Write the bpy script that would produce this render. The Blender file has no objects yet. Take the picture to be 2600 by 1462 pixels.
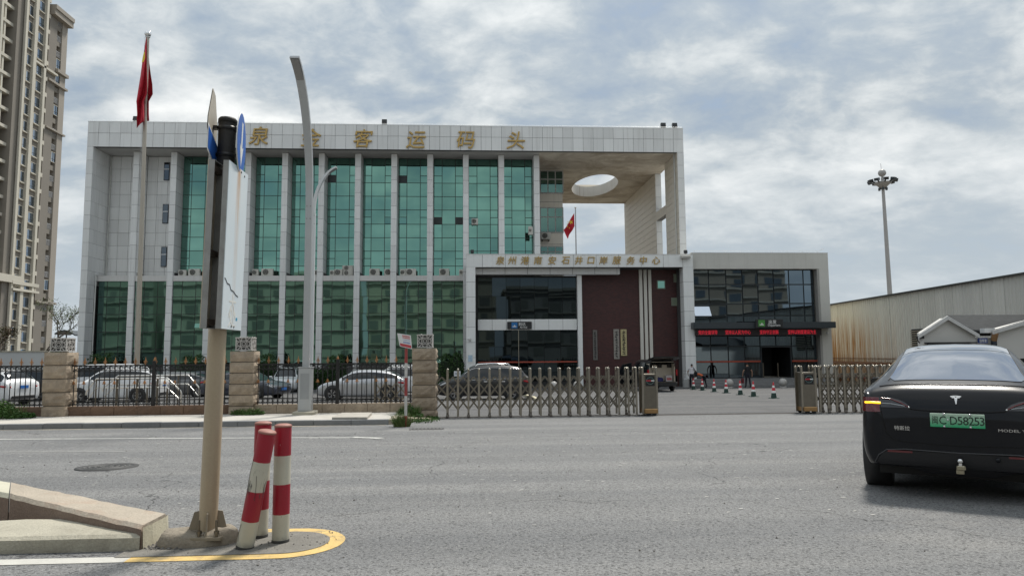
import bpy, math, random
from math import sin, cos, pi, radians, sqrt, atan2, exp
from mathutils import Vector, Matrix
random.seed(7)
SC = bpy.context.scene
COL = SC.collection

# ------------------------------------------------------------------ camera
H, FPX, YAW, ROLL = 1.55, 1800.0, radians(3.5), .0075
PIT = math.atan((899 - 731) / FPX)
cf = Vector((sin(YAW) * cos(PIT), cos(YAW) * cos(PIT), sin(PIT)))
cr0 = Vector((cos(YAW), -sin(YAW), 0))
cu0 = cr0.cross(cf)
cr = cos(ROLL) * cr0 - sin(ROLL) * cu0
cu = cos(ROLL) * cu0 + sin(ROLL) * cr0
cd = bpy.data.cameras.new('camera')
cam = bpy.data.objects.new('camera', cd)
COL.objects.link(cam)
cam.matrix_world = Matrix(((cr.x, cu.x, -cf.x, 0), (cr.y, cu.y, -cf.y, 0), (cr.z, cu.z, -cf.z, H), (0, 0, 0, 1)))
cd.sensor_width = 36.0
cd.lens = 36.0 * FPX / 2600
cd.clip_start = .05
cd.clip_end = 6000
SC.camera = cam

# ------------------------------------------------------------------ sky, sun, exposure
SUN_EL, SUN_AZ = radians(60), radians(34)          # azimuth measured from +Y towards +X
w = bpy.data.worlds.new('World')
SC.world = w
w.use_nodes = True
nt = w.node_tree
nt.nodes.clear()
N = nt.nodes.new
L = nt.links.new
wout = N('ShaderNodeOutputWorld')
bg = N('ShaderNodeBackground')
bg.inputs['Strength'].default_value = .1
L(bg.outputs[0], wout.inputs[0])
sky = N('ShaderNodeTexSky')
sky.sky_type = 'NISHITA'
sky.sun_disc = False
sky.sun_elevation = SUN_EL
sky.sun_rotation = SUN_AZ
sky.air_density = 1.2
sky.dust_density = 2.0
tc = N('ShaderNodeTexCoord')
sep = N('ShaderNodeSeparateXYZ')
L(tc.outputs['Generated'], sep.inputs[0])


def wmath(op, a, b=None, c=None):
    n = N('ShaderNodeMath')
    n.operation = op
    for i, v in enumerate((a, b, c)):
        if v is None:
            continue
        if isinstance(v, (int, float)):
            n.inputs[i].default_value = v
        else:
            L(v, n.inputs[i])
    return n.outputs[0]


zc = wmath('ADD', wmath('MAXIMUM', sep.outputs[2], 0.0), .34)
comb = N('ShaderNodeCombineXYZ')
L(wmath('DIVIDE', sep.outputs[0], zc), comb.inputs[0])
L(wmath('DIVIDE', sep.outputs[1], zc), comb.inputs[1])


def wnoise(scale, detail, rough, dist, off):
    m = N('ShaderNodeMapping')
    m.inputs['Location'].default_value = off
    m.inputs['Rotation'].default_value = (0, 0, .5)
    m.inputs['Scale'].default_value = (1, 1.25, 1)
    L(comb.outputs[0], m.inputs[0])
    n = N('ShaderNodeTexNoise')
    n.inputs['Scale'].default_value = scale
    n.inputs['Detail'].default_value = detail
    n.inputs['Roughness'].default_value = rough
    n.inputs['Distortion'].default_value = dist
    L(m.outputs[0], n.inputs['Vector'])
    return n.outputs[0]


n1 = wnoise(1.9, 3, .5, .3, (3.1, 7.7, 0))
n2 = wnoise(4.6, 9, .56, .25, (11.3, 2.2, 4))
n3 = wnoise(15.0, 6, .62, .5, (5.3, 1.2, 9))
mixn = wmath('ADD', wmath('ADD', wmath('MULTIPLY', n1, .44), wmath('MULTIPLY', n2, .5)), wmath('MULTIPLY', n3, .13))
ramp = N('ShaderNodeValToRGB')
e = ramp.color_ramp.elements
e[0].position, e[0].color = .38, (1.5, 1.98, 2.65, 1)
e[1].position, e[1].color = .68, (5.3, 5.4, 5.35, 1)
for p, c in ((.445, (1.9, 2.28, 2.7, 1)), (.505, (2.5, 2.85, 3.15, 1)), (.57, (3.6, 3.85, 3.98, 1))):
    k = e.new(p)
    k.color = c
L(mixn, ramp.inputs[0])
cover = N('ShaderNodeMapRange')
cover.inputs[1].default_value, cover.inputs[2].default_value = .38, .54
cover.inputs[3].default_value, cover.inputs[4].default_value = .86, 1.0
L(mixn, cover.inputs[0])
mx = N('ShaderNodeMix')
mx.data_type = 'RGBA'
L(cover.outputs[0], mx.inputs[0])
L(sky.outputs[0], mx.inputs[6])
L(ramp.outputs[0], mx.inputs[7])
hz = N('ShaderNodeMapRange')                      # thin haze low over the horizon
hz.inputs[1].default_value, hz.inputs[2].default_value = .0, .30
hz.inputs[3].default_value, hz.inputs[4].default_value = .88, .0
L(sep.outputs[2], hz.inputs[0])
mh = N('ShaderNodeMix')
mh.data_type = 'RGBA'
L(hz.outputs[0], mh.inputs[0])
L(mx.outputs[2], mh.inputs[6])
mh.inputs[7].default_value = (3.5, 3.92, 4.25, 1)
ov = wmath('ADD', wmath('MULTIPLY', wmath('MAXIMUM', sep.outputs[2], 0.0), .55), .90)   # an overcast sky grows brighter towards the zenith
mo = N('ShaderNodeMix')
mo.data_type = 'RGBA'
mo.blend_type = 'MULTIPLY'
mo.inputs[0].default_value = 1.0
L(mh.outputs[2], mo.inputs[6])
L(ov, mo.inputs[7])
L(mo.outputs[2], bg.inputs[0])

sl = bpy.data.lights.new('sun', 'SUN')
sl.energy = 2.3
sl.angle = radians(9)
sl.color = (1.0, .95, .87)
sun = bpy.data.objects.new('sun', sl)
COL.objects.link(sun)
sd = Vector((sin(SUN_AZ) * cos(SUN_EL), cos(SUN_AZ) * cos(SUN_EL), sin(SUN_EL)))
sun.rotation_euler = sd.to_track_quat('Z', 'Y').to_euler()
sun.location = sd * 300
SC.view_settings.view_transform = 'Standard'
SC.view_settings.look = 'None'
SC.view_settings.exposure = 0.80
SC.view_settings.gamma = 1.0
SC.view_settings.use_curve_mapping = False
SC.render.film_transparent = False
SC.cycles.max_bounces = 6
SC.cycles.glossy_bounces = 4
SC.cycles.caustics_reflective = False
SC.cycles.caustics_refractive = False


# ------------------------------------------------------------------ survey helpers: sight lines of the photograph cut with world planes
def ray(x, y):
    return cf + (x - 1300) / FPX * cr + (731 - y) / FPX * cu


def aty(x, y, Y):
    d = ray(x, y)
    t = Y / d.y
    return Vector((d.x * t, Y, H + d.z * t))


def atz(x, y, Z):
    d = ray(x, y)
    t = (Z - H) / d.z
    return Vector((d.x * t, d.y * t, Z))


GP = [(-1e5, 0), (8, 0), (19.3, -.30), (21.8, -.38), (48.7, -.9), (56, -1.0), (1e5, -1.0)]


def G(Y):
    for (a, b), (c2, d) in zip(GP, GP[1:]):
        if Y <= c2:
            return b + (d - b) * (Y - a) / (c2 - a)


def gnd(x, y):
    lo, hi = 1., 400.
    for _ in range(50):
        m = (lo + hi) / 2
        if aty(x, y, m).z > G(m):
            lo = m
        else:
            hi = m
    return aty(x, y, lo)


# ------------------------------------------------------------------ materials
def base_mat(name):
    m = bpy.data.materials.new(name)
    m.use_nodes = True
    nt = m.node_tree
    return m, nt, nt.nodes['Principled BSDF']


def nd(nt, typ, **kw):
    n = nt.nodes.new(typ)
    for k, v in kw.items():
        if k.startswith('i_'):
            n.inputs[k[2:].replace('_', ' ')].default_value = v
        else:
            setattr(n, k, v)
    return n


def nmath(nt, op, a, b=None, clamp=False):
    n = nt.nodes.new('ShaderNodeMath')
    n.operation = op
    n.use_clamp = clamp
    for i, v in enumerate((a, b)):
        if v is None:
            continue
        if isinstance(v, (int, float)):
            n.inputs[i].default_value = v
        else:
            nt.links.new(v, n.inputs[i])
    return n.outputs[0]


def nmix(nt, f, a, b, mode='MIX'):
    n = nt.nodes.new('ShaderNodeMix')
    n.data_type = 'RGBA'
    n.blend_type = mode
    for i, v in ((0, f), (6, a), (7, b)):
        if isinstance(v, (int, float)):
            n.inputs[i].default_value = v
        elif isinstance(v, tuple):
            n.inputs[i].default_value = v if len(v) == 4 else (*v, 1)
        else:
            nt.links.new(v, n.inputs[i])
    return n.outputs[2]


def pos(nt, scale=(1, 1, 1), obj=False):
    if obj:
        g = nt.nodes.new('ShaderNodeTexCoord').outputs['Object']
    else:
        g = nt.nodes.new('ShaderNodeNewGeometry').outputs['Position']
    mp = nt.nodes.new('ShaderNodeMapping')
    mp.inputs['Scale'].default_value = scale
    nt.links.new(g, mp.inputs[0])
    return mp.outputs[0]


def noise(nt, vec, scale, detail=4, rough=.55, dist=0):
    n = nt.nodes.new('ShaderNodeTexNoise')
    n.inputs['Scale'].default_value = scale
    n.inputs['Detail'].default_value = detail
    n.inputs['Roughness'].default_value = rough
    n.inputs['Distortion'].default_value = dist
    nt.links.new(vec, n.inputs['Vector'])
    return n.outputs[0]


def rng(nt, v, a, b, c=0., d=1.):
    n = nt.nodes.new('ShaderNodeMapRange')
    n.inputs[1].default_value, n.inputs[2].default_value = a, b
    n.inputs[3].default_value, n.inputs[4].default_value = c, d
    nt.links.new(v, n.inputs[0])
    return n.outputs[0]


def bump(nt, b, hgt, strength, dist=.01):
    n = nt.nodes.new('ShaderNodeBump')
    n.inputs['Strength'].default_value = strength
    n.inputs['Distance'].default_value = dist
    nt.links.new(hgt, n.inputs['Height'])
    nt.links.new(n.outputs[0], b.inputs['Normal'])


MC = {}


def M(name, col=(.5, .5, .5), rough=.6, metal=0., var=.12, vs=2.0, rnd=0., dirt=0., dirtcol=(.12, .10, .08), streak=0., streakcol=(.25, .2, .14),
      bmp=0., bs=60., spec=.5, coat=0., emit=None, obj=False, fine=0., fs=80.):
    """one principled material: mottled base colour, per-object tone, dirt patches, vertical run-off streaks, fine relief"""
    if name in MC:
        return MC[name]
    m, nt, b = base_mat(name)
    c = (*col, 1)
    P = pos(nt, obj=obj)
    out = None
    if var:
        n = noise(nt, P, vs, 5)
        out = nmix(nt, 1.0, c, nmix(nt, n, (1 - var * 1.6,) * 3, (1 + var * 1.6,) * 3), 'MULTIPLY')
    if fine:
        n = noise(nt, P, fs, 3, .7)
        out = nmix(nt, 1.0, out if out else c, nmix(nt, n, (1 - fine * 1.6,) * 3, (1 + fine * 1.6,) * 3), 'MULTIPLY')
    if rnd:
        oi = nt.nodes.new('ShaderNodeObjectInfo')
        v = rng(nt, oi.outputs['Random'], 0, 1, 1 - rnd, 1 + rnd)
        out = nmix(nt, 1.0, out if out else c, v, 'MULTIPLY')
    if dirt:
        n = rng(nt, noise(nt, P, vs * .8 + .3, 6, .65, .5), .5, .72, 0, dirt)
        out = nmix(nt, n, out if out else c, dirtcol)
    if streak:
        n = rng(nt, noise(nt, pos(nt, (3.5, 3.5, .12), obj), 1.6, 4, .6), .53, .75, 0, streak)
        out = nmix(nt, n, out if out else c, streakcol)
    if out:
        nt.links.new(out, b.inputs['Base Color'])
    else:
        b.inputs['Base Color'].default_value = c
    b.inputs['Roughness'].default_value = rough
    b.inputs['Metallic'].default_value = metal
    b.inputs['Specular IOR Level'].default_value = spec
    if coat:
        b.inputs['Coat Weight'].default_value = coat
        b.inputs['Coat Roughness'].default_value = .03
    if emit:
        b.inputs['Emission Color'].default_value = (*emit[:3], 1)
        b.inputs['Emission Strength'].default_value = emit[3]
    if bmp:
        bump(nt, b, noise(nt, P, bs, 6, .65), bmp, .02)
    MC[name] = m
    return m


# ------------------------------------------------------------------ mesh building
ORG = {}


class MB:
    def __init__(s):
        s.v, s.f, s.m, s.s = [], [], [], []

    def add(s, vs, fs, m=0, smooth=False):
        o = len(s.v)
        s.v += [tuple(p) for p in vs]
        for f in fs:
            s.f.append(tuple(i + o for i in f))
            s.m.append(m)
            s.s.append(smooth)
        return s

    def box(s, x0, x1, y0, y1, z0, z1, m=0):
        return s.add([(x0, y0, z0), (x1, y0, z0), (x1, y1, z0), (x0, y1, z0), (x0, y0, z1), (x1, y0, z1), (x1, y1, z1), (x0, y1, z1)],
                     [(3, 2, 1, 0), (4, 5, 6, 7), (0, 1, 5, 4), (1, 2, 6, 5), (2, 3, 7, 6), (3, 0, 4, 7)], m)

    def bevbox(s, x0, x1, y0, y1, z0, z1, b, m=0):
        """box with chamfered vertical and top edges"""
        r = []
        for z, d in ((z0, 0), (z1 - b, 0), (z1, b)):
            X0, X1, Y0, Y1 = x0 + d, x1 - d, y0 + d, y1 - d
            c = b if d == 0 else b * .6
            r.append([(X0 + c, Y0, z), (X1 - c, Y0, z), (X1, Y0 + c, z), (X1, Y1 - c, z), (X1 - c, Y1, z), (X0 + c, Y1, z), (X0, Y1 - c, z), (X0, Y0 + c, z)])
        return s.loft(r, m, caps=True)

    def loft(s, rings, m=0, caps=True, closed=True, smooth=False):
        n = len(rings[0])
        vs = [p for r in rings for p in r]
        fs = []
        for i in range(len(rings) - 1):
            for j in range(n if closed else n - 1):
                a, b = i * n + j, i * n + (j + 1) % n
                fs.append((a, b, b + n, a + n))
        s.add(vs, fs, m, smooth)
        if caps:
            s.add(rings[0], [tuple(range(n))[::-1]], m)
            s.add(rings[-1], [tuple(range(n))], m)
        return s

    def tube(s, path, r, n=8, m=0, caps=True, smooth=True, flat=None):
        """tube along a path; r a number or a list; flat = (a, b) half sizes gives a rectangular bar"""
        P = [Vector(p) for p in path]
        rings = []
        up = None
        for i, p in enumerate(P):
            t = (P[min(i + 1, len(P) - 1)] - P[max(i - 1, 0)]).normalized()
            if up is None:
                up = Vector((0, 0, 1)) if abs(t.z) < .9 else Vector((0, 1, 0))
            a = t.cross(up)
            if a.length < 1e-6:
                a = t.cross(Vector((1, 0, 0)))
            a.normalize()
            b = a.cross(t).normalized()
            up = b
            rr = r[i] if isinstance(r, (list, tuple)) else r
            if flat:
                fa, fb = flat
                k = rr
                rings.append([p + a * x * fa * k + b * y * fb * k for x, y in ((-1, -1), (1, -1), (1, 1), (-1, 1))])
            else:
                rings.append([p + (a * cos(2 * pi * k / n) + b * sin(2 * pi * k / n)) * rr for k in range(n)])
        return s.loft(rings, m, caps, True, smooth and not flat)

    def lathe(s, prof, n=16, m=0, c=(0, 0, 0), axis='z', smooth=True, caps=False):
        rings = []
        for r, h in prof:
            ring = []
            for k in range(n):
                a = 2 * pi * k / n
                x, y = r * cos(a), r * sin(a)
                p = {'z': (x, y, h), 'y': (x, h, y), 'x': (h, x, y)}[axis]
                ring.append((c[0] + p[0], c[1] + p[1], c[2] + p[2]))
            rings.append(ring)
        return s.loft(rings, m, caps, True, smooth)

    def prism(s, pts, axis, a, b, m=0):
        """polygon in the plane square to axis, pushed from a to b"""
        def P(u, v, t):
            return {'y': (u, t, v), 'x': (t, u, v), 'z': (u, v, t)}[axis]
        n = len(pts)
        vs = [P(u, v, a) for u, v in pts] + [P(u, v, b) for u, v in pts]
        fs = [(i, (i + 1) % n, (i + 1) % n + n, i + n) for i in range(n)] + [tuple(range(n))[::-1], tuple(range(n, 2 * n))]
        return s.add(vs, fs, m)

    def mesh(s, name, mats, org=None, shade=None):
        me = bpy.data.meshes.new(name)
        v = s.v
        if org is not None and (org[0] or org[1] or org[2]):
            v = [(p[0] - org[0], p[1] - org[1], p[2] - org[2]) for p in v]
        me.from_pydata(v, [], s.f)
        mats = mats if isinstance(mats, (list, tuple)) else [mats]
        for x in mats:
            me.materials.append(x)
        if len(mats) > 1:
            me.polygons.foreach_set('material_index', s.m)
        me.polygons.foreach_set('use_smooth', s.s)
        fixn(me)
        return me

    def obj(s, name, mats, parent=None, kind=None):
        org = ORG.get(parent.name, (0, 0, 0)) if parent else None
        o = bpy.data.objects.new(name, s.mesh(name, mats, org))
        COL.objects.link(o)
        if parent:
            o.parent = parent
            ORG[o.name] = org
        if kind:
            o['kind'] = kind
        return o


def fixn(me):
    import bmesh
    bm = bmesh.new()
    bm.from_mesh(me)
    bmesh.ops.recalc_face_normals(bm, faces=bm.faces)
    bm.to_mesh(me)
    bm.free()
    me.update()


def tag(o, label, cat, group=None):
    o['label'], o['category'] = label, cat
    if group:
        o['group'] = group
    return o


def thing(name, label, cat, loc=(0, 0, 0), rot=0., group=None, scale=1.):
    """an Empty at the base of a thing; with rot = 0 its parts are given in world coordinates, else in its own"""
    o = bpy.data.objects.new(name, None)
    COL.objects.link(o)
    o.location = loc
    o.rotation_euler = (0, 0, rot)
    o.scale = (scale,) * 3
    o.empty_display_size = .2
    tag(o, label, cat, group)
    ORG[o.name] = tuple(loc) if rot == 0. and scale == 1. else (0, 0, 0)
    return o


def piece(mesh, name, parent, loc, rot=None):
    """one more piece that shares mesh data; loc in the parent's frame of reference"""
    o = bpy.data.objects.new(name, mesh)
    COL.objects.link(o)
    po = ORG.get(parent.name, (0, 0, 0))
    o.parent = parent
    o.location = (loc[0] - po[0], loc[1] - po[1], loc[2] - po[2])
    if rot:
        o.rotation_euler = rot
    ORG[o.name] = tuple(loc)
    return o


KIDS = {}


def copy_tree(o, parent=None, kids=None):
    if kids is None:
        kids = {}
        for q in bpy.data.objects:
            if q.parent:
                kids.setdefault(q.parent.name, []).append(q)
    c = o.copy()
    COL.objects.link(c)
    if parent:
        c.parent = parent
    for ch in kids.get(o.name, []):
        copy_tree(ch, c, kids)
    return c


BOXM = {}


def boxmesh(sx, sy, sz, mat, bev=0.):
    """shared box mesh, origin in the middle of its front bottom edge"""
    k = (round(sx, 3), round(sy, 3), round(sz, 3), mat.name)
    if k not in BOXM:
        b = MB()
        if bev:
            b.bevbox(-sx / 2, sx / 2, 0, sy, 0, sz, bev)
        else:
            b.box(-sx / 2, sx / 2, 0, sy, 0, sz)
        BOXM[k] = b.mesh('block', mat)
    return BOXM[k]


TXT = {}


def text_mesh(body, mat, extrude=.02, offset=0., shear=0., res=2):
    k = (body, mat.name, extrude, offset, shear)
    if k in TXT:
        return TXT[k]
    c = bpy.data.curves.new('letters', 'FONT')
    c.body = body
    c.extrude = extrude
    c.shear = shear
    c.resolution_u = res
    c.align_x = 'CENTER'
    o = bpy.data.objects.new('letters', c)
    COL.objects.link(o)
    dg = bpy.context.evaluated_depsgraph_get()
    me = bpy.data.meshes.new_from_object(o.evaluated_get(dg))
    me.name = 'letters'
    me.materials.clear()
    me.materials.append(mat)
    bpy.data.objects.remove(o)
    bpy.data.curves.remove(c)
    ys = [v.co.y for v in me.vertices]
    if len(body) == 1 and ys:
        xs = [v.co.x for v in me.vertices]
        dx, dy = (min(xs) + max(xs)) / 2, (min(ys) + max(ys)) / 2
        for v in me.vertices:
            v.co.x -= dx
            v.co.y -= dy
    elif ys:
        dy = (min(ys) + max(ys)) / 2
        for v in me.vertices:
            v.co.y -= dy
    if offset:                                 # broader strokes: shifted copies, each a little behind the other
        import bmesh
        bm = bmesh.new()
        bm.from_mesh(me)
        base = list(bm.verts) + list(bm.edges) + list(bm.faces)
        for q, (ox, oy) in enumerate(((1, .4), (-1, -.4), (.3, -1), (-.3, 1))):
            d = bmesh.ops.duplicate(bm, geom=base)
            bmesh.ops.translate(bm, verts=[v for v in d['geom'] if isinstance(v, bmesh.types.BMVert)], vec=(ox * offset, oy * offset, -extrude * .08 * (q + 1)))
        bm.to_mesh(me)
        bm.free()
    TXT[k] = me
    return me


def letters(body, name, mat, parent, loc, size, rotz=0., extrude=.02, offset=0., shear=0., sx=1., tilt=pi / 2, loose=False):
    """lettering that stands upright facing -Y (turned by rotz), centred on loc"""
    me = text_mesh(body, mat, extrude / size, offset, shear)
    o = piece(me, name, parent, loc, (tilt, 0, rotz))
    o.scale = (size * sx, size, size)
    return o
# ================================================================== MATERIALS
def asphalt(name, col, warm=.0, coarse=1., flecks=.5, seam=0.):
    m, nt, b = base_mat(name)
    P = pos(nt)
    big = noise(nt, pos(nt, (.25, .8, 1)), .9, 4, .6)
    streak = noise(nt, pos(nt, (.18, 2.2, 1)), 1.1, 5, .62, .2)
    c = nmix(nt, 1., (*col, 1), nmix(nt, big, (.82,) * 3, (1.16,) * 3), 'MULTIPLY')
    c = nmix(nt, 1., c, nmix(nt, streak, (.80, .81, .83), (1.22, 1.2, 1.17)), 'MULTIPLY')
    lane = noise(nt, pos(nt, (.02, .9, 0)), 1.0, 3, .6)
    c = nmix(nt, 1., c, nmix(nt, rng(nt, lane, .35, .65), (.86, .865, .875), (1.15, 1.14, 1.12)), 'MULTIPLY')
    blot = noise(nt, pos(nt, (.5, .9, 1)), .6, 7, .68, .8)
    c = nmix(nt, rng(nt, blot, .57, .70, 0, .32), c, (.30, .29, .27))
    c = nmix(nt, rng(nt, noise(nt, pos(nt, (.6, 1.3, 1)), .8, 6, .7, 1.1), .62, .72, 0, .45), c, (.075, .075, .076))
    ck = nd(nt, 'ShaderNodeTexVoronoi', feature='DISTANCE_TO_EDGE')
    ck.inputs['Scale'].default_value = .22
    wv = nt.nodes.new('ShaderNodeVectorMath')
    wv.operation = 'ADD'
    wn = nt.nodes.new('ShaderNodeTexNoise')
    wn.inputs['Scale'].default_value = 1.3
    wn.inputs['Detail'].default_value = 6
    nt.links.new(P, wn.inputs['Vector'])
    nt.links.new(P, wv.inputs[0])
    nt.links.new(wn.outputs['Color'], wv.inputs[1])
    nt.links.new(wv.outputs[0], ck.inputs['Vector'])
    crk = nmath(nt, 'MULTIPLY', rng(nt, ck.outputs['Distance'], .0028, .0012), rng(nt, noise(nt, P, .35, 2), .45, .55, 0, .75))
    c = nmix(nt, crk, c, (.03, .03, .03))
    fine = noise(nt, P, 120 * coarse, 4, .75)
    c = nmix(nt, 1., c, nmix(nt, rng(nt, fine, .3, .7), (.35,) * 3, (1.65,) * 3), 'MULTIPLY')
    mid = noise(nt, P, 34 * coarse, 3, .7)
    c = nmix(nt, 1., c, nmix(nt, rng(nt, mid, .32, .68), (.68,) * 3, (1.32,) * 3), 'MULTIPLY')
    v = nd(nt, 'ShaderNodeTexVoronoi', feature='F1')
    v.inputs['Scale'].default_value = 60 * coarse
    nt.links.new(P, v.inputs['Vector'])
    sp = nd(nt, 'ShaderNodeSeparateColor')
    nt.links.new(v.outputs['Color'], sp.inputs[0])
    lite = nmath(nt, 'MULTIPLY', rng(nt, sp.outputs[0], .86, .9), rng(nt, v.outputs['Distance'], .5, .3))
    c = nmix(nt, nmath(nt, 'MULTIPLY', lite, .55), c, (.34, .33, .31))
    dark = nmath(nt, 'MULTIPLY', rng(nt, sp.outputs[1], .82, .9), .6)
    c = nmix(nt, dark, c, (.035, .035, .035))
    if flecks:                                       # chips of pale paint and mortar trodden into the surface
        f = noise(nt, pos(nt, (1.6, 5.5, 1)), 2.6, 6, .72, .4)
        c = nmix(nt, rng(nt, f, .68, .75, 0, flecks), c, (.42, .41, .38))
    if seam:
        f = noise(nt, pos(nt, (.5, .5, 1)), .5, 3, .5, 1.2)
        c = nmix(nt, rng(nt, f, .56, .68, 0, .35), c, (.06, .06, .06))
    nt.links.new(c, b.inputs['Base Color'])
    b.inputs['Roughness'].default_value = .85
    b.inputs['Specular IOR Level'].default_value = .25
    bump(nt, b, nmath(nt, 'ADD', fine, nmath(nt, 'MULTIPLY', v.outputs['Distance'], -.6)), .55, .012)
    return m


ROADM = asphalt('road asphalt', (.182, .185, .187), flecks=.5)
YARDM = asphalt('forecourt asphalt', (.118, .119, .121), flecks=.15, seam=.6)
EARTH = M('earth', (.14, .13, .11), .9, vs=.6, var=.2, fine=.3)
PAVE = M('pale paving', (.46, .44, .40), .85, vs=1.1, var=.10, fine=.18, fs=45, dirt=.25, dirtcol=(.26, .23, .19))
KERB = M('kerb granite', (.20, .205, .21), .8, vs=3, var=.12, rnd=.12, fine=.25, fs=70, dirt=.3, dirtcol=(.12, .12, .12))
TILE = M('facade panel', (.75, .755, .745), .42, vs=.35, var=.04, rnd=.07, streak=.36, streakcol=(.42, .41, .39))
TILEW = M('warm facade panel', (.74, .69, .60), .5, vs=.5, var=.05, rnd=.06, streak=.28, streakcol=(.40, .37, .32))
JOINT = M('joint', (.09, .09, .09), .8, var=0)
WHITEP = M('white panel', (.80, .81, .80), .38, vs=.6, var=.03, rnd=.03, streak=.25, streakcol=(.48, .46, .43))
PLASTER = M('render wall', (.56, .55, .51), .8, vs=.8, var=.06, fine=.08, fs=30, streak=.25, streakcol=(.33, .31, .27))
LEDGE = M('ledge', (.62, .61, .59), .6, vs=1, var=.05, streak=.3, streakcol=(.40, .36, .30))
GREYSOF = M('soffit paint', (.50, .49, .47), .8, vs=.4, var=.06)
DARKIN = M('dark interior', (.012, .013, .014), .6, var=0)
STEEL = M('stainless steel', (.33, .305, .26), .30, 1.0, vs=6, var=.10)
STEELD = M('dull stainless steel', (.20, .182, .152), .36, 1.0, vs=8, var=.12)
CHROME = M('bright chrome', (.78, .78, .78), .12, 1.0, var=0)
GOLD = M('gold letters', (.50, .335, .11), .45, .35, vs=4, var=.10)
GREYPOLE = M('grey paint', (.36, .37, .38), .5, vs=2, var=.05)
BLACKM = M('black paint', (.016, .016, .017), .38, vs=6, var=.2)
DKGREY = M('anthracite metal', (.045, .055, .062), .4, .2, vs=2, var=.06)
BLACKPL = M('black plastic', (.02, .02, .021), .55, var=0)
RUBBER = M('rubber', (.022, .022, .022), .8, var=.1, vs=10)
ACW = M('cream casing', (.56, .55, .50), .5, vs=3, var=.08, rnd=.1, dirt=.3)
REDP = M('red paint', (.42, .022, .035), .45, vs=5, var=.1)


def glass(name, col, rough=.02, wav=.035, metal=1.0, rnd=.10):
    m, nt, b = base_mat(name)
    oi = nt.nodes.new('ShaderNodeObjectInfo')
    dust = noise(nt, pos(nt, (1, 1, .35)), .8, 5, .6)
    c = nmix(nt, 1., (*col, 1), rng(nt, oi.outputs['Random'], 0, 1, 1 - rnd, 1 + rnd), 'MULTIPLY')
    c = nmix(nt, 1., c, nmix(nt, dust, (.88,) * 3, (1.12,) * 3), 'MULTIPLY')
    nt.links.new(c, b.inputs['Base Color'])
    b.inputs['Metallic'].default_value = metal
    b.inputs['Roughness'].default_value = rough
    bump(nt, b, noise(nt, pos(nt, (1, 1, .7)), .55, 1, .4), wav, 1.0)
    MC[name] = m
    return m


TEAL = glass('teal coated glass', (.165, .325, .272), wav=.0015)
TEALD = glass('dark teal glass', (.105, .185, .163), wav=.004)
SMOKE = glass('smoked glass', (.036, .047, .052), wav=.003)
BLUEG = glass('blue grey glass', (.15, .19, .22), wav=.004)
WINGL = glass('window glass', (.10, .12, .14), wav=.006)


def soffit_mat():
    m, nt, b = base_mat('stained concrete soffit')
    P = pos(nt)
    a = noise(nt, P, .35, 7, .68, .6)
    f = noise(nt, pos(nt, (.5, 1.6, 1)), .8, 7, .7, .3)
    c = nmix(nt, rng(nt, a, .38, .62), (.41, .345, .27), (.70, .64, .55))
    c = nmix(nt, rng(nt, f, .52, .7, 0, .75), c, (.36, .27, .175))
    c = nmix(nt, rng(nt, noise(nt, P, .9, 6, .7), .60, .7, 0, .6), c, (.66, .62, .55))
    nt.links.new(c, b.inputs['Base Color'])
    b.inputs['Roughness'].default_value = .85
    return m


SOFFIT = soffit_mat()


def brick_mat():
    m, nt, b = base_mat('dark red tile wall')
    mp = nt.nodes.new('ShaderNodeMapping')
    mp.inputs['Rotation'].default_value = (radians(90), 0, 0)
    g = nt.nodes.new('ShaderNodeNewGeometry')
    nt.links.new(g.outputs['Position'], mp.inputs[0])
    br = nd(nt, 'ShaderNodeTexBrick')
    br.inputs['Scale'].default_value = 1.0
    br.inputs['Brick Width'].default_value = .24
    br.inputs['Row Height'].default_value = .085
    br.inputs['Mortar Size'].default_value = .010
    br.inputs['Color1'].default_value = (.085, .023, .021, 1)
    br.inputs['Color2'].default_value = (.055, .016, .016, 1)
    br.inputs['Mortar'].default_value = (.042, .022, .020, 1)
    nt.links.new(mp.outputs[0], br.inputs['Vector'])
    n = noise(nt, pos(nt), .5, 5)
    nt.links.new(nmix(nt, 1., br.outputs[0], nmix(nt, n, (.75,) * 3, (1.25,) * 3), 'MULTIPLY'), b.inputs['Base Color'])
    b.inputs['Roughness'].default_value = .55
    bump(nt, b, br.outputs['Fac'], -.6, .02)
    return m


BRICK = brick_mat()


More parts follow.
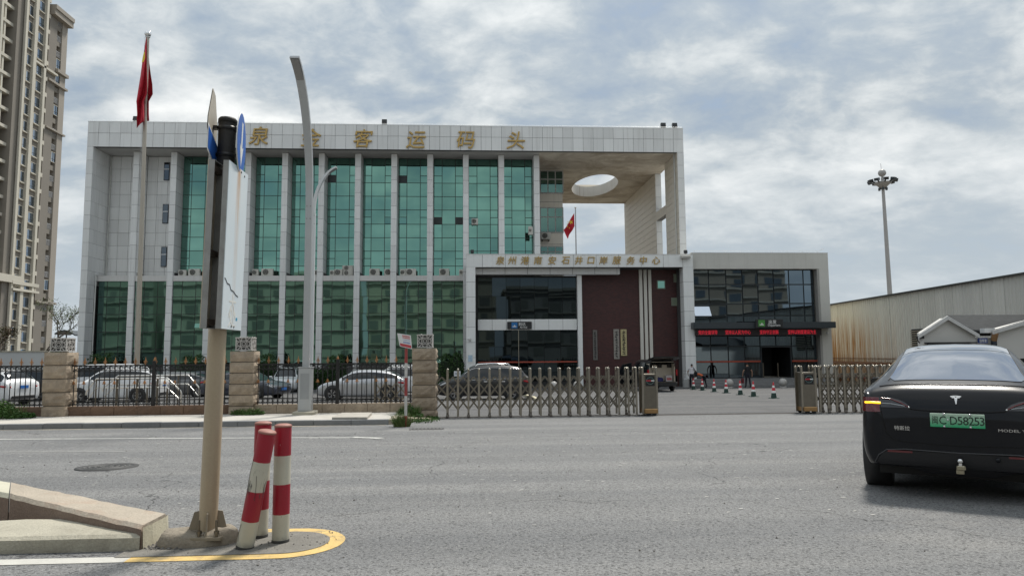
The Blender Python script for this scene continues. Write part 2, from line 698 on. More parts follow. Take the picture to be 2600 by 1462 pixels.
def rust_mat():
    m, nt, b = base_mat('rusty sheet steel')
    P = pos(nt)
    g = nt.nodes.new('ShaderNodeNewGeometry')
    s = nt.nodes.new('ShaderNodeSeparateXYZ')
    nt.links.new(g.outputs['Position'], s.inputs[0])
    oi = nt.nodes.new('ShaderNodeObjectInfo')
    base = nmix(nt, rng(nt, s.outputs[1], 40, 58), (.60, .59, .545), (.84, .79, .63))
    base = nmix(nt, 1., base, rng(nt, oi.outputs['Random'], 0, 1, .93, 1.07), 'MULTIPLY')
    st = noise(nt, pos(nt, (2.5, 2.5, .10)), 1.5, 6, .7)
    low = rng(nt, s.outputs[2], 4.6, 2.2)
    far = rng(nt, s.outputs[1], 46, 58)
    k = nmath(nt, 'MULTIPLY', nmath(nt, 'MULTIPLY', rng(nt, st, .38, .62), far), low)
    base = nmix(nt, nmath(nt, 'MULTIPLY', k, 1.6, True), base, (.46, .22, .055))
    low2 = nmath(nt, 'MULTIPLY', rng(nt, s.outputs[2], 1.6, .2), rng(nt, noise(nt, pos(nt, (2, 2, .4)), 1.4, 6, .7), .35, .6))
    base = nmix(nt, nmath(nt, 'MULTIPLY', low2, .85), base, (.22, .105, .04))
    thin = rng(nt, noise(nt, pos(nt, (5, 5, .06)), 1.7, 5, .65), .58, .72, 0, .4)
    base = nmix(nt, thin, base, (.27, .24, .19))
    nt.links.new(base, b.inputs['Base Color'])
    b.inputs['Roughness'].default_value = .6
    return m


RUST = rust_mat()

# ================================================================== THE SETTING
def sheet(name, x0, x1, y0, y1, dz, mat, kind='structure', nx=1):
    ys = sorted({y0, y1, *[p[0] for p in GP if y0 < p[0] < y1]})
    b = MB()
    xs = [x0 + (x1 - x0) * i / nx for i in range(nx + 1)]
    vs = [(x, y, G(y) + dz) for y in ys for x in xs]
    k = nx + 1
    b.add(vs, [(j * k + i, j * k + i + 1, (j + 1) * k + i + 1, (j + 1) * k + i) for j in range(len(ys) - 1) for i in range(nx)])
    return b.obj(name, mat, kind=kind)


sheet('ground', -3000, 3000, -3000, 3000, -.02, EARTH)
sheet('road', -90, 90, -14, 22.3, 0, ROADM)
sheet('forecourt', -70, 31, 22.304, 62, 0, YARDM)

# pavement along the fence, with its row of kerb stones
SWX = -2.15
b = MB()
b.box(-60, SWX, 19.55, 23.2, -.6, -.165)
pv = b.obj('pavement', PAVE, kind='structure')
x = SWX
i = 0
kw = .99
km = boxmesh(kw - .008, .16, .55, KERB, .012)
while x > -20:
    o = piece(km, 'kerb_stone', pv, (x - kw / 2, 19.38 + random.uniform(-.006, .006), -.705 + random.uniform(-.004, .004)))
    x -= kw
    i += 1
b = MB()
b.box(-60, x, 19.39, 19.54, -.6, -.16)
b.obj('kerb', KERB, pv)
# dirt shoulder where the pavement ends at the gate pillar
b = MB()
pts = [(SWX, 19.4, -.17), (-1.75, 20.1, -.2), (-1.2, 21.0, -.30), (-.9, 22.2, -.375), (SWX, 22.4, -.17)]
b.add([(p[0], p[1], p[2]) for p in pts] + [(p[0], p[1], -.7) for p in pts],
      [(0, 1, 2, 3, 4), (0, 1, 6, 5), (1, 2, 7, 6), (2, 3, 8, 7)])
b.obj('earth_shoulder', M('dry soil', (.27, .235, .18), .95, vs=4, var=.25, fine=.3, bmp=.6, bs=25), kind='structure')
# thin channel and rail of the sliding gate across the entrance
b = MB()
b.box(-1.0, 19, 22.14, 22.17, G(22.15) - .1, G(22.15) + .018)
b.box(-1.0, 19, 22.40, 22.43, G(22.4) - .1, G(22.4) + .018)
b.obj('gate_rail', M('rail steel', (.10, .09, .085), .5, .6, vs=5, var=.3), kind='structure')
b = MB()
b.box(-1.0, 19, 22.05, 22.135, G(22.1) - .08, G(22.1) + .004)
b.box(-1.0, 19, 22.175, 22.395, G(22.2) - .08, G(22.2) + .004)
b.box(-1.0, 19, 22.435, 22.52, G(22.45) - .08, G(22.45) + .004)
b.obj('rail_bed', M('rail bed concrete', (.17, .165, .155), .85, vs=3, var=.15, fine=.2), kind='structure')

PAINTW = M('worn white road paint', (.52, .52, .49), .7, vs=5, var=.15, dirt=.85, dirtcol=(.2, .2, .2), fine=.2, fs=90)
PAINTY = M('worn yellow road paint', (.62, .43, .155), .7, vs=7, var=.14, dirt=.8, dirtcol=(.22, .19, .13), fine=.22, fs=90)
PAINTWF = M('fresh white road paint', (.50, .49, .45), .7, vs=6, var=.10, dirt=.35, dirtcol=(.3, .29, .27), fine=.15, fs=90)


def strip(name, path, wid, dz, mat, kind='structure'):
    """a painted line along ground points"""
    b = MB()
    P = [Vector((p[0], p[1], 0)) for p in path]
    Ls, Rs = [], []
    for i, p in enumerate(P):
        t = (P[min(i + 1, len(P) - 1)] - P[max(i - 1, 0)]).normalized()
        n = Vector((-t.y, t.x, 0)) * wid / 2
        jit = random.uniform(-.006, .006)
        Ls.append(p + n * (1 + jit * 4))
        Rs.append(p - n * (1 - jit * 4))
    vs = []
    for l, r in zip(Ls, Rs):
        vs += [(l.x, l.y, G(l.y) + dz), (r.x, r.y, G(r.y) + dz)]
    b.add(vs, [(2 * i, 2 * i + 1, 2 * i + 3, 2 * i + 2) for i in range(len(P) - 1)])
    return b.obj(name, mat, kind=kind)


strip('lane_line', [(-60, 21.5), (-45, 20.5)] + [(-30 + 2 * i, 18.55 - i * .21) for i in range(14)] + [(-2.05, 15.5)], .13, .004, PAINTW)
strip('lane_line_end', [(-2.5, 15.62), (-2.05, 15.42), (-1.85, 15.28)], .22, .008, PAINTW)
strip('lane_line_faint', [(-40, 15.2), (-12, 14.0), (-8.5, 13.62), (-6.2, 13.4)], .10, .004, M('nearly gone road paint', (.26, .26, .25), .8, dirt=.9, dirtcol=(.17, .17, .17), vs=4))
# yellow hoop painted round the nose of the median, going on as white lines
cy, rr, xt = 6.19, .40, -1.12 - .40
hoop = [(-2.62, cy - rr)] + [(-2.4 + .1 * k, cy - rr) for k in range(9)]
hoop += [(xt + rr * cos(a), cy + rr * sin(a)) for a in [radians(-80 + 10 * k) for k in range(17)]]
hoop += [(xt - .05, cy + rr), (xt - .15, cy + rr), (xt - .3, cy + rr + .01)]
strip('yellow_nose_line', hoop, .15, .004, PAINTY)
strip('white_edge_line', [(-14, cy - rr + .06), (-6, cy - rr + .02), (-4, cy - rr + .01), (-2.62, cy - rr)], .15, .004, PAINTWF)
strip('white_far_line', [(-2.75, 6.72), (-2.62, 6.68), (-2.2, 6.64)], .12, .004, PAINTWF)
b = MB()
seg = 20
ring = [(xt + (rr - .05) * cos(a), cy + (rr - .05) * sin(a)) for a in [radians(-90 + 180 * k / seg) for k in range(seg + 1)]]
ring = [(-2.75, cy - rr + .05)] + ring + [(-2.75, cy + rr - .05)]
b.add([(p[0], p[1], .002 + .006) for p in ring], [tuple(range(len(ring)))])
b.obj('nose_apron', M('dusty mortar patch', (.19, .18, .16), .9, vs=6, var=.25, fine=.4, fs=90, bmp=.6, bs=60), kind='structure')

# ================================================================== MAIN TERMINAL BUILDING
T = thing('terminal_building', 'wide pale panelled terminal with teal glass bays and a big open portal frame', 'building', (-6, 56, -1))
YF, XL, XR, ZS, ZR = 56.0, -29.75, 17.64, 17.94, 19.95
NF = 57
pw = (XR - XL) / NF
b = MB()
b.box(XL + .02, XR - .02, YF + .04, YF + .40, ZS + .002, ZR - .03)
fas = b.obj('roof_fascia', JOINT, T)
mA, mB_ = boxmesh(pw - .022, .05, .905, TILE), boxmesh(pw - .022, .05, 1.075, TILE)
for k in range(NF):
    xx = XL + (k + .5) * pw
    piece(mB_, 'fascia_panel', fas, (xx, YF + random.uniform(-.006, .004), ZS))
    piece(mA, 'fascia_panel', fas, (xx, YF + random.uniform(-.006, .004), ZS + 1.10))
b = MB()
b.box(XL - .01, XR + .01, YF - .02, YF + .46, ZR - .03, ZR + .03)
b.tube([(XL, YF + .2, ZR + .16), (XR, YF + .2, ZR + .16)], .013, 5)
for k in range(30):
    xx = XL + .3 + k * (XR - XL - .6) / 29
    b.tube([(xx, YF + .2, ZR), (xx, YF + .2, ZR + .17)], .012, 5)
b.obj('parapet_coping', WHITEP, T)
# roof slab over the closed part, then the slab of the portal with its oval opening
b = MB()
b.box(XL + .01, 5.8, YF + .41, 76, ZS + .004, ZS + .95)
b.box(XL + .01, XL + .3, YF + .41, 76, ZS + .952, ZR - .05)
b.box(XL + .01, 5.79, 75.7, 76, ZS + .952, ZR - .05)
b.obj('roof_slab', GREYSOF, T)
b = MB()
ex, ey, ea, eb = 12.37, 68.0, 2.15, 4.6
X0, X1, Y0, Y1 = 5.802, XR - .03, YF + .41, 76.0
n = 48
for zz in (ZS + .004, ZS + .95):
    el, sq = [], []
    for k in range(n):
        a = 2 * pi * k / n
        el.append((ex + ea * cos(a), ey + eb * sin(a), zz))
        dx, dy = cos(a) * ea, sin(a) * eb
        t = min(((X1 - ex) if dx > 0 else (X0 - ex)) / dx if abs(dx) > 1e-6 else 1e9, ((Y1 - ey) if dy > 0 else (Y0 - ey)) / dy if abs(dy) > 1e-6 else 1e9)
        sq.append((ex + dx * t, ey + dy * t, zz))
    for c in ((X0, Y0), (X1, Y0), (X1, Y1), (X0, Y1)):
        kk = min(range(n), key=lambda q: (sq[q][0] - c[0]) ** 2 + (sq[q][1] - c[1]) ** 2)
        sq[kk] = (c[0], c[1], zz)
    b.add(el + sq, [(k, (k + 1) % n, (k + 1) % n + n, k + n) for k in range(n)])
b.obj('portal_slab', SOFFIT, T)
b = MB()
rings = []
for zz in (ZS + .004, ZS + .5, ZS + 1.05):
    rings.append([(ex + ea * cos(2 * pi * k / n), ey + eb * sin(2 * pi * k / n), zz) for k in range(n)])
b.loft(rings, caps=False, smooth=True)
o = b.obj('oval_opening', M('opening rim', (.62, .59, .54), .8, vs=.8, var=.1, streak=.5, streakcol=(.33, .24, .15)), T)
b = MB()
b.box(X0, X1, 75.7, 75.99, ZS + .952, ZR)
b.box(X1 - .3, X1, YF + .41, 75.69, ZS + .952, ZR)
b.obj('portal_parapet', TILEW, T)
# left end wall and its panels
b = MB()
b.box(XL + .02, XL + .47, YF + .03, 76, -1.0, ZS)
lw = b.obj('end_wall', JOINT, T)
mF = boxmesh(.485, .04, 1.06, TILE)
for k in range(17):
    z = ZS - 1.08 * (k + 1)
    piece(mF, 'end_panel', lw, (XL + .247, YF - .01 + random.uniform(-.004, .004), z))
mS = MB().box(0, .03, -.26, .26, 0, 1.06).mesh('side_panel', TILE)
for k in range(17):
    z = ZS - 1.08 * (k + 1)
    for j in range(5):
        yy = YF + .30 + j * .54
        if k > 9 and j > 1:
            continue
        piece(mS, 'side_panel', lw, (XL + .468, yy, z))
# back wall of the two blank bays, with panels and three slot windows
b = MB()
b.box(XL + .5, 5.4, 58.76, 75.9, -1.0, ZS - .01)
core = b.obj('wall', JOINT, T)
CX = [-26.74 + 2.92 * k for k in range(12)]
CWD = .46
rows_wall = [ZS - .02 - 1.055 * (k + 1) for k in range(9)]
for bay, (xa, xb) in enumerate(((XL + .5, CX[0]), (CX[0] + CWD, CX[1]))):
    nn = 3
    ww = (xb - xa) / nn
    mW = boxmesh(ww - .022, .05, 1.035, TILE)
    for k in range(10):
        z = ZS - .02 - 1.055 * (k + 1)
        if z < 7.3:
            continue
        for j in range(nn):
            piece(mW, 'wall_panel', core, (xa + (j + .5) * ww, 58.70 + random.uniform(-.004, .004), z))
for (px0, px1, py0, py1) in ((417, 430, 414, 457), (413.5, 427, 520, 566), (409.5, 423, 628, 676)):
    p, q = aty(px0, py1, 58.66), aty(px1, py0, 58.66)
    b = MB()
    b.box(p.x - .04, q.x + .04, 58.62, 58.72, p.z - .04, q.z + .04)
    sw = b.obj('slot_window', BLACKPL, T)
    b = MB()
    zm = p.z + (q.z - p.z) * .62
    b.box(p.x, q.x, 58.61, 58.66, p.z, zm - .03)
    b.box(p.x, q.x, 58.61, 58.66, zm + .03, q.z)
    b.obj('pane', WINGL, sw)
    b = MB()
    b.box(p.x - .02, q.x + .02, 58.595, 58.615, zm - .03, zm + .03)
    b.obj('transom', WHITEP, sw)
b = MB()
b.tube([(XL + .62, 58.55, ZS), (XL + .62, 58.55, 8.06), (XL + .58, 57.1, 7.98), (XL + .58, 57.05, -1)], .055, 8)
for z in (9, 10.6, 12.2, 13.8, 15.4, 17):
    b.tube([(XL + .62, 58.55, z), (XL + .62, 58.55, z + .12)], .07, 8)
b.obj('drainpipe', M('pale pipe', (.55, .55, .52), .5), T)
# columns, stacked from panels
mU = boxmesh(CWD, 1.45, 1.06, TILE, .006)
mL = boxmesh(CWD, .30, 1.06, TILE, .006)
for k, cx in enumerate(CX):
    b = MB()
    b.box(cx + .012, cx + CWD - .012, 57.215, 58.76, -1.0, ZS - .004)
    co = b.obj('column', JOINT, T)
    for j in range(18):
        z = ZS - .01 - 1.08 * (j + 1)
        piece(mU if z > 7.2 else mL, 'column_panel', co, (cx + CWD / 2, 57.2, z))
# ledge between the storeys
for k in range(12):
    xa = XL + .5 if k == 0 else CX[k - 1] + CWD
    xb = CX[k]
    if xa > 0.4:
        break
    b = MB()
    b.box(xa + .004, xb - .004, 57.28, 58.755, 7.50, 7.93)
    b.obj('ledge', LEDGE, T)
# glazed bays of the upper storeys
ZG = ZS - .0
zc_ = 57.2
rowpx = [575, 688, 800, 920, 1033, 1145, 1270]
rz = [aty(980, 290 + .3037 * y, 58.6).z for y in rowpx]
tz = ZS - .02
bz = 7.94
sp_ = [aty(980, 290 + .3037 * y, 58.6).z for y in (515, 862, 1207)]
wide = [tz] + rz + [bz]
narrow = sorted([tz] + sp_ + rz + [bz], reverse=True)
open_dark = {(6, 0, 2), (8, 0, 2), (9, 0, 6), (9, 2, 6)}
open_tilt = {(7, 2, 6), (6, 2, 6), (8, 0, 6), (10, 0, 6), (8, 2, 10)}
for bay in range(1, 11):
    xa, xb = CX[bay] + CWD, CX[bay + 1]
    b = MB()
    b.box(xa + .003, xb - .003, 58.62, 58.755, bz, tz)
    cw = b.obj('curtain_wall', JOINT, T)
    W = xb - xa
    cols = [(xa, xa + W * .285), (xa + W * .285, xa + W * .735), (xa + W * .735, xb)]
    for ci, (ca, cb) in enumerate(cols):
        zz = wide if ci == 1 else narrow
        for ri in range(len(zz) - 1):
            z1, z0 = zz[ri], zz[ri + 1]
            key = (bay + 1, ci, ri + 1)
            if key in open_dark:
                piece(boxmesh(cb - ca - .09, .04, z1 - z0 - .09, M('open dark pane', (.012, .022, .02), .3, var=0)), 'window_pane', cw, ((ca + cb) / 2, 58.585, z0 + .045))
                continue
            rx = random.uniform(-.0035, .0035)
            yy = 58.58
            if key in open_tilt:
                rx, yy = -.10, 58.50
            piece(boxmesh(cb - ca - .05, .03, z1 - z0 - .05, TEAL), 'window_pane', cw, ((ca + cb) / 2, yy, z0 + .025), (rx, 0, random.uniform(-.004, .004)))
# glazed ground storey
lowz = [7.48, 6.25, 4.88, 3.51, 2.14, .77, -.6]
for bay in range(0, 11):
    xa = XL + .68 if bay == 0 else CX[bay - 1] + CWD
    xb = CX[bay]
    if bay == 10:
        xb = -.24
    if xb > 0.6:
        break
    b = MB()
    b.box(xa + .003, xb - .003, 57.36, 57.46, -1.0, 7.49)
    gw = b.obj('glazed_bay', JOINT, T)
    W = xb - xa
    cs = (0, .30, .72, 1)
    for ci in range(3):
        ca, cb = xa + W * cs[ci], xa + W * cs[ci + 1]
        for ri in range(5):
            z1, z0 = lowz[ri], lowz[ri + 1]
            if bay == 2 and ci == 2 and ri == 2:
                piece(boxmesh(cb - ca - .05, .03, z1 - z0 - .5, TEAL), 'glass_panel', gw, ((ca + cb) / 2, 57.24, z0 + .3), (-.25, 0, 0))
            piece(boxmesh(cb - ca - .045, .03, z1 - z0 - .045, TEALD), 'glass_panel', gw, ((ca + cb) / 2, 57.325, z0 + .022), (random.uniform(-.001, .001), 0, random.uniform(-.0013, .0013)))
# recessed wing inside the portal, with its windows
b = MB()
b.box(5.41, 8.35, 61.75, 75.9, -1.0, ZS - .01)
rw = b.obj('recessed_wall', TILEW, T)
for z in (16.9, 15.0, 14.05, 13.0, 11.2, 10.2, 8.9):
    b = MB()
    b.box(5.42, 8.36, 61.735, 61.755, z - .012, z + .012)
    b.obj('joint', JOINT, rw)
for (y0, y1, nr) in ((435, 490, 2), (528, 590, 2), (626, 662, 1)):
    p, q = aty(1372, y1, 61.7), aty(1429, y0, 61.7)
    b = MB()
    b.box(p.x - .05, q.x + .05, 61.68, 61.76, p.z - .05, q.z + .05)
    wi = b.obj('window', M('grey frame', (.42, .42, .40), .5), T)
    W3 = (q.x - p.x) / 3
    zm = p.z + (q.z - p.z) * .62
    for j in range(3):
        for (za, zb) in ((p.z, zm), (zm, q.z)):
            piece(boxmesh(W3 - .1, .03, zb - za - .1, TEALD), 'pane', wi, (p.x + (j + .5) * W3, 61.66, za + .05))
# right wall of the portal: two piers with a slot between them, tied by a beam
def tiled_wall(name, y0, y1, z0, z1):
    b = MB()
    b.box(17.12, XR - .02, y0, y1, z0, z1)
    wl = b.obj(name, JOINT, T)
    b = MB()
    ny, nz = max(1, round((y1 - y0) / .62)), max(1, round((z1 - z0) / .56))
    for i in range(ny):
        for j in range(nz):
            ya, yb = y0 + (y1 - y0) * i / ny, y0 + (y1 - y0) * (i + 1) / ny
            za, zb = z0 + (z1 - z0) * j / nz, z0 + (z1 - z0) * (j + 1) / nz
            d = random.uniform(0, .006)
            b.box(17.085 + d, 17.125, ya + .017, yb - .017, za + .013, zb - .013)
    b.obj('wall_tiling', TILEW, wl, kind='stuff')
    return wl


fp = tiled_wall('portal_pier', YF + .03, 59.8, -1, ZS)
mF2 = boxmesh(.53, .04, 1.06, TILE)
for k in range(17):
    piece(mF2, 'pier_panel', fp, (17.365, YF - .01, ZS - 1.08 * (k + 1)))
rp = tiled_wall('portal_pier', 63.0, 76, -1, ZS)
for k in range(17):
    piece(mF2, 'pier_panel', rp, (17.365, 62.955, ZS - 1.08 * (k + 1)))
zb0 = aty(1679, 523, 61.4)
tiled_wall('tie_beam', 59.81, 62.94, 13.55, 14.35)
b = MB()
b.tube([(17.0, 56.6, ZS), (17.0, 56.6, 9)], .06, 8)
b.obj('drainpipe', M('pale pipe'), T)

# big gold characters on the fascia
for ch, px, py in (('泉', 655.6, 344.7), ('金', 789.6, 349), ('客', 921.7, 351), ('运', 1056, 355), ('码', 1183, 355), ('头', 1309.8, 356)):
    p = aty(px, py, 55.86)
    o = letters(ch, 'character', GOLD, T, (p.x, 55.90, p.z), 1.58, 0, .05, .004, .15)

# ---- things fixed on and around it
def ac_unit(p, w=.80, h=.56, d=.30, label='', grp='air conditioner units on the terminal ledge'):
    t = thing('air_conditioner', label, 'air conditioner', p, group=grp)
    x, y, z = p
    b = MB()
    b.bevbox(x - w / 2, x + w / 2, y, y + d, z + .05, z + h, .02)
    b.box(x - w * .38, x - w * .30, y + .04, y + d - .04, z, z + .051)
    b.box(x + w * .30, x + w * .38, y + .04, y + d - .04, z, z + .051)
    b.obj('casing', ACW, t)
    nf = 2 if h > .75 else 1
    for k in range(nf):
        r = min(w * .32, (h - .1) / nf * .46)
        zc2 = z + .05 + (h - .05) * (k + .5) / nf
        b = MB()
        b.lathe([(0, -.012), (r, -.012), (r, .0)], 18, c=(x - w * .12, y, zc2), axis='y')
        fn = b.obj('fan_recess', M('dark grille', (.07, .07, .065), .6), t)
        b = MB()
        for rr2 in (.35, .68, 1.0):
            b.tube([(x - w * .12 + r * rr2 * cos(a), y - .022, zc2 + r * rr2 * sin(a)) for a in [2 * pi * i / 16 for i in range(17)]], .008, 4)
        b.obj('grille_ring', ACW, fn)
    return t


acs = [(464, .62, .5, 'narrow'), (494, .9, .58, 'cream'), (649, .5, .56, 'narrow'), (679, .92, .6, 'cream'), (805, .5, .5, 'small'), (845, .45, .48, 'small'),
       (861, .75, .56, 'cream'), (883, .85, .86, 'tall two fan'), (951, .82, .6, 'cream'), (988, .75, .58, 'cream'), (1024, .5, .56, 'narrow'), (1043, .86, .6, 'cream'), (1128, .82, .6, 'cream'), (1172, .4, .55, 'narrow')]
bayname = ['first', 'second', 'third', 'fourth', 'fifth', 'sixth', 'seventh', 'eighth', 'ninth', 'tenth', 'eleventh']
seen = {}
for px, ww, hh, kd in acs:
    p = aty(px, 698, 57.75)
    bay = max(0, sum(1 for c in CX if c < p.x) - 2)
    k = seen.get(bay, 0)
    seen[bay] = k + 1
    ac_unit((p.x, 57.6, 7.93), ww, hh, .32, f"{kd} unit on the ledge of the {bayname[bay]} teal bay, {'left' if k == 0 else 'middle' if k == 1 else 'right'} one there")
p = aty(1386, 600, 61.4)
t = ac_unit((p.x, 61.3, p.z - .3), .85, .62, .35, 'wall mounted air conditioner beside the portal opening under the middle window', None)
b = MB()
b.box(p.x - .3, p.x - .25, 61.3, 61.7, p.z - .42, p.z - .30)
b.box(p.x + .25, p.x + .3, 61.3, 61.7, p.z - .42, p.z - .30)
b.obj('bracket', BLACKM, t)
p = aty(1347, 588, 57.0)
t = ac_unit((p.x, 56.9, p.z - .3), .36, .72, .3, 'small grey unit hung on the last column', None)
p = aty(1205.5, 563, 58.3)
t = ac_unit((p.x, 58.25, p.z - .28), .55, .56, .3, 'old window air conditioner set into the ninth teal bay', None)


def floodlight(p, yaw, label, s=1.):
    t = thing('floodlight', label, 'floodlight', p, group='floodlights on the roof edges')
    x, y, z = p
    b = MB()
    b.tube([(x, y, z), (x, y, z + .18 * s)], .025, 6)
    b.box(x - .2 * s, x + .2 * s, y - .03, y + .03, z + .14 * s, z + .18 * s)
    b.obj('bracket', BLACKM, t)
    b = MB()
    b.prism([(y - .16 * s, z + .22 * s), (y + .10 * s, z + .18 * s), (y + .16 * s, z + .52 * s), (y - .06 * s, z + .58 * s)], 'x', x - .2 * s, x + .2 * s)
    b.obj('lamp_head', BLACKM, t)
    return t


for px, py, lab in ((345, 312, 'dark floodlight on the roof edge behind the limp red flag'), (976, 321, 'dark floodlight alone in the middle of the terminal roof edge'),
                    (1684, 329, 'dark floodlight on the roof edge, left one of the pair at the portal corner'), (1713, 328, 'dark floodlight on the roof edge, right one of the pair at the portal corner')):
    p = aty(px, py, 56.5)
    floodlight((p.x, 56.5, ZR + .03), 0, lab, 1.0)
# ================================================================== ARRIVALS BLOCK (white frame, dark glass, red wall)
A = thing('arrivals_hall', 'white framed entrance block with dark glass and dark red tiled wall', 'building', (8, 51.5, -1))
AX0, AX1, AY, AZ, AS = -.19, 16.68, 51.5, 8.83, 7.9
b = MB()
b.box(AX0 + .01, AX1 - .01, AY + .03, 57.0, AS + .9, AZ - .02)
b.box(AX0 + .01, AX1 - .01, AY + .03, 57.0, AS + .002, AS + .899)
beam = b.obj('frame_beam', JOINT, A)
edges = [AX0, 1.0] + [1.0 + 1.68 * k for k in range(1, 9)] + [15.9, AX1]
edges = sorted(set([round(e, 3) for e in edges if e <= AX1]))
for a, c in zip(edges, edges[1:]):
    piece(boxmesh(c - a - .022, .04, AZ - AS, WHITEP), 'fascia_panel', beam, ((a + c) / 2, AY + random.uniform(-.004, .004), AS))
b = MB()
b.box(AX0, AX1, AY - .02, AY + .3, AZ, AZ + .04)
b.box(AX0, AX1, AY + .301, 57.0, AZ - .019, AZ + .02)
b.obj('coping', LEDGE, A)
for xa, xb in ((AX0, .48), (15.9, AX1)):
    b = MB()
    b.box(xa + .012, xb - .012, AY + .03, 57.2, -1, AS)
    lg = b.obj('frame_leg', JOINT, A)
    m1 = boxmesh(xb - xa, .9, 1.075, WHITEP, .006)
    for k in range(9):
        z = AS - 1.095 * (k + 1) + .01
        if z > -1.9:
            piece(m1, 'leg_panel', lg, ((xa + xb) / 2, AY, z))
b = MB()
b.box(.485, 11.3, 52.2, 52.9, 7.45, AS - .001)
db = b.obj('drop_beam', WHITEP, A)
for k in range(7):
    b = MB()
    xx = 1.0 + 1.68 * (k)
    b.box(xx - .01, xx + .01, 52.19, 52.21, 7.45, AS - .002)
    if xx < 11.3:
        b.obj('joint', JOINT, db)
# dark glass front in two storeys
GY = 53.0
p0, p1 = aty(1213, 703, GY), aty(1464, 810, GY)
gx0, gx1, gzt = p0.x, p1.x, 7.28
g1 = p1.z
g2 = aty(1300, 838, GY).z
b = MB()
b.box(.485, gx1 + .02, GY + .06, GY + .2, -1, 7.44)
gb = b.obj('glass_front', BLACKPL, A)
WX = (gx1 - gx0)
for (za, zb, n) in ((g1 + .02, gzt, 7), (-.45, g2 - .02, 6)):
    hs = [(za, za + (zb - za) * (.55 if n == 7 else .68)), (za + (zb - za) * (.55 if n == 7 else .68), zb)]
    for j in range(n):
        xa = gx0 + WX * j / n
        for (h0, h1) in hs:
            piece(boxmesh(WX / n - .025, .03, h1 - h0 - .02, SMOKE), 'glass_panel', gb, (xa + WX / n / 2, GY, h0 + .01), (random.uniform(-.004, .004), 0, random.uniform(-.006, .006)))
b = MB()
b.box(gx0 - .05, gx1 + .02, GY - .12, GY + .055, g2, g1)
bd = b.obj('white_band', JOINT, A)
for j in range(7):
    piece(boxmesh(WX / 7 - .02, .05, g1 - g2, WHITEP), 'band_panel', bd, (gx0 + WX * (j + .5) / 7, GY - .14, g2))
b = MB()
b.box(gx0, gx1, GY - .012, GY - .004, aty(1300, 919, GY).z - .05, aty(1300, 919, GY).z + .05)
b.obj('red_safety_strip', M('red film', (.38, .07, .04), .4, var=.2), A)
b = MB()
b.box(gx0 + WX * .405, gx0 + WX * .405 + .05, GY - .06, GY - .01, -.45, g2)
b.obj('door_post', STEEL, A)
# white post between the glass and the red wall
b = MB()
b.box(gx1 + .03, gx1 + .37, 52.6, 53.4, -1, 7.445)
b.obj('post', WHITEP, A)
# dark red wall
RY = 53.3
b = MB()
b.box(gx1 + .375, 15.895, RY, RY + .3, -1, AS - .002)
b.obj('red_tile_wall', BRICK, A)
for px in (1625, 1636.5, 1648):
    p = aty(px, 690, RY)
    b = MB()
    b.box(p.x - .115, p.x + .115, RY - .16, RY - .002, -.9, AS - .003)
    b.obj('white_fin', M('cream fin', (.66, .64, .58), .6, vs=1, var=.05), A)
for (xa, ya, xb, yb, mt) in ((1600, 288, 1665, 358, TEAL), (1733, 238, 1790, 305, None), (1715, 428, 1780, 492, None)):
    p, q = aty(1160 + xa * .3175, 620 + yb * .3175, RY), aty(1160 + xb * .3175, 620 + ya * .3175, RY)
    b = MB()
    b.box(p.x, q.x, RY - .05, RY - .002, p.z, q.z)
    so = b.obj('square_window', M('grey green frame', (.22, .24, .19), .5), A)
    b = MB()
    b.box(p.x + .07, q.x - .07, RY - .06, RY - .051, p.z + .07, q.z - .07)
    b.obj('pane', mt or M('dull green pane', (.20, .24, .17), .35, var=.05), so)
# gold characters on the beam
nm = '泉州港南安石井口岸服务中心'
for ch, xx in zip(nm, (345, 443, 545, 650, 762, 872, 975, 1073, 1172, 1278, 1390, 1492, 1592)):
    p = aty(1160 + .3175 * xx, 661, AY - .05)
    letters(ch, 'character', GOLD, A, (p.x, AY - .04, p.z), .64, 0, .03, .006, .15)
# fixed to it: arrivals sign
BLUES = M('sign blue', (.02, .16, .42), .4, var=.05)
GREENS = M('sign green', (.07, .27, .05), .4, var=.05)
SIGNW = M('sign white', (.74, .74, .72), .5, var=0)


def hall_sign(name, label, x0, y0, x1, y1, Y, sym, txt, en):
    p, q = aty(x0, y1, Y), aty(x1, y0, Y)
    t = thing(name, label, 'sign', ((p.x + q.x) / 2, Y, p.z))
    Wd, Hh = q.x - p.x, q.z - p.z
    b = MB()
    b.bevbox(p.x, q.x, Y, Y + .12, p.z, q.z, .02)
    b.obj('board', BLACKPL, t)
    sx0 = p.x + Wd * .17 if sym is BLUES else p.x + Wd * .09
    b = MB()
    b.box(sx0, sx0 + Hh * .80, Y - .012, Y - .002, p.z + Hh * .12, p.z + Hh * .9)
    s = b.obj('symbol', sym, t)
    b = MB()
    bx, bz, u = sx0 + Hh * .4, p.z + Hh * .28, Hh
    b.prism([(bx - .30 * u, bz + .1 * u), (bx + .30 * u, bz + .1 * u), (bx + .22 * u, bz), (bx - .24 * u, bz)], 'y', Y - .02, Y - .013)
    b.prism([(bx - .10 * u, bz + .12 * u), (bx + .14 * u, bz + .12 * u), (bx + .05 * u, bz + .28 * u), (bx - .06 * u, bz + .22 * u)], 'y', Y - .02, Y - .013)
    b.obj('ship_mark', SIGNW, s)
    tx = sx0 + Hh * .80 + (q.x - sx0 - Hh * .80) * (.42 if sym is BLUES else .5)
    letters(txt, 'characters', SIGNW, t, (tx - Wd * .06, Y - .012, p.z + Hh * .66), Hh * .50, 0, .006, .012)
    letters(en, 'lettering', SIGNW, t, (tx, Y - .012, p.z + Hh * .24), Hh * .36, 0, .006, .01)
    return t


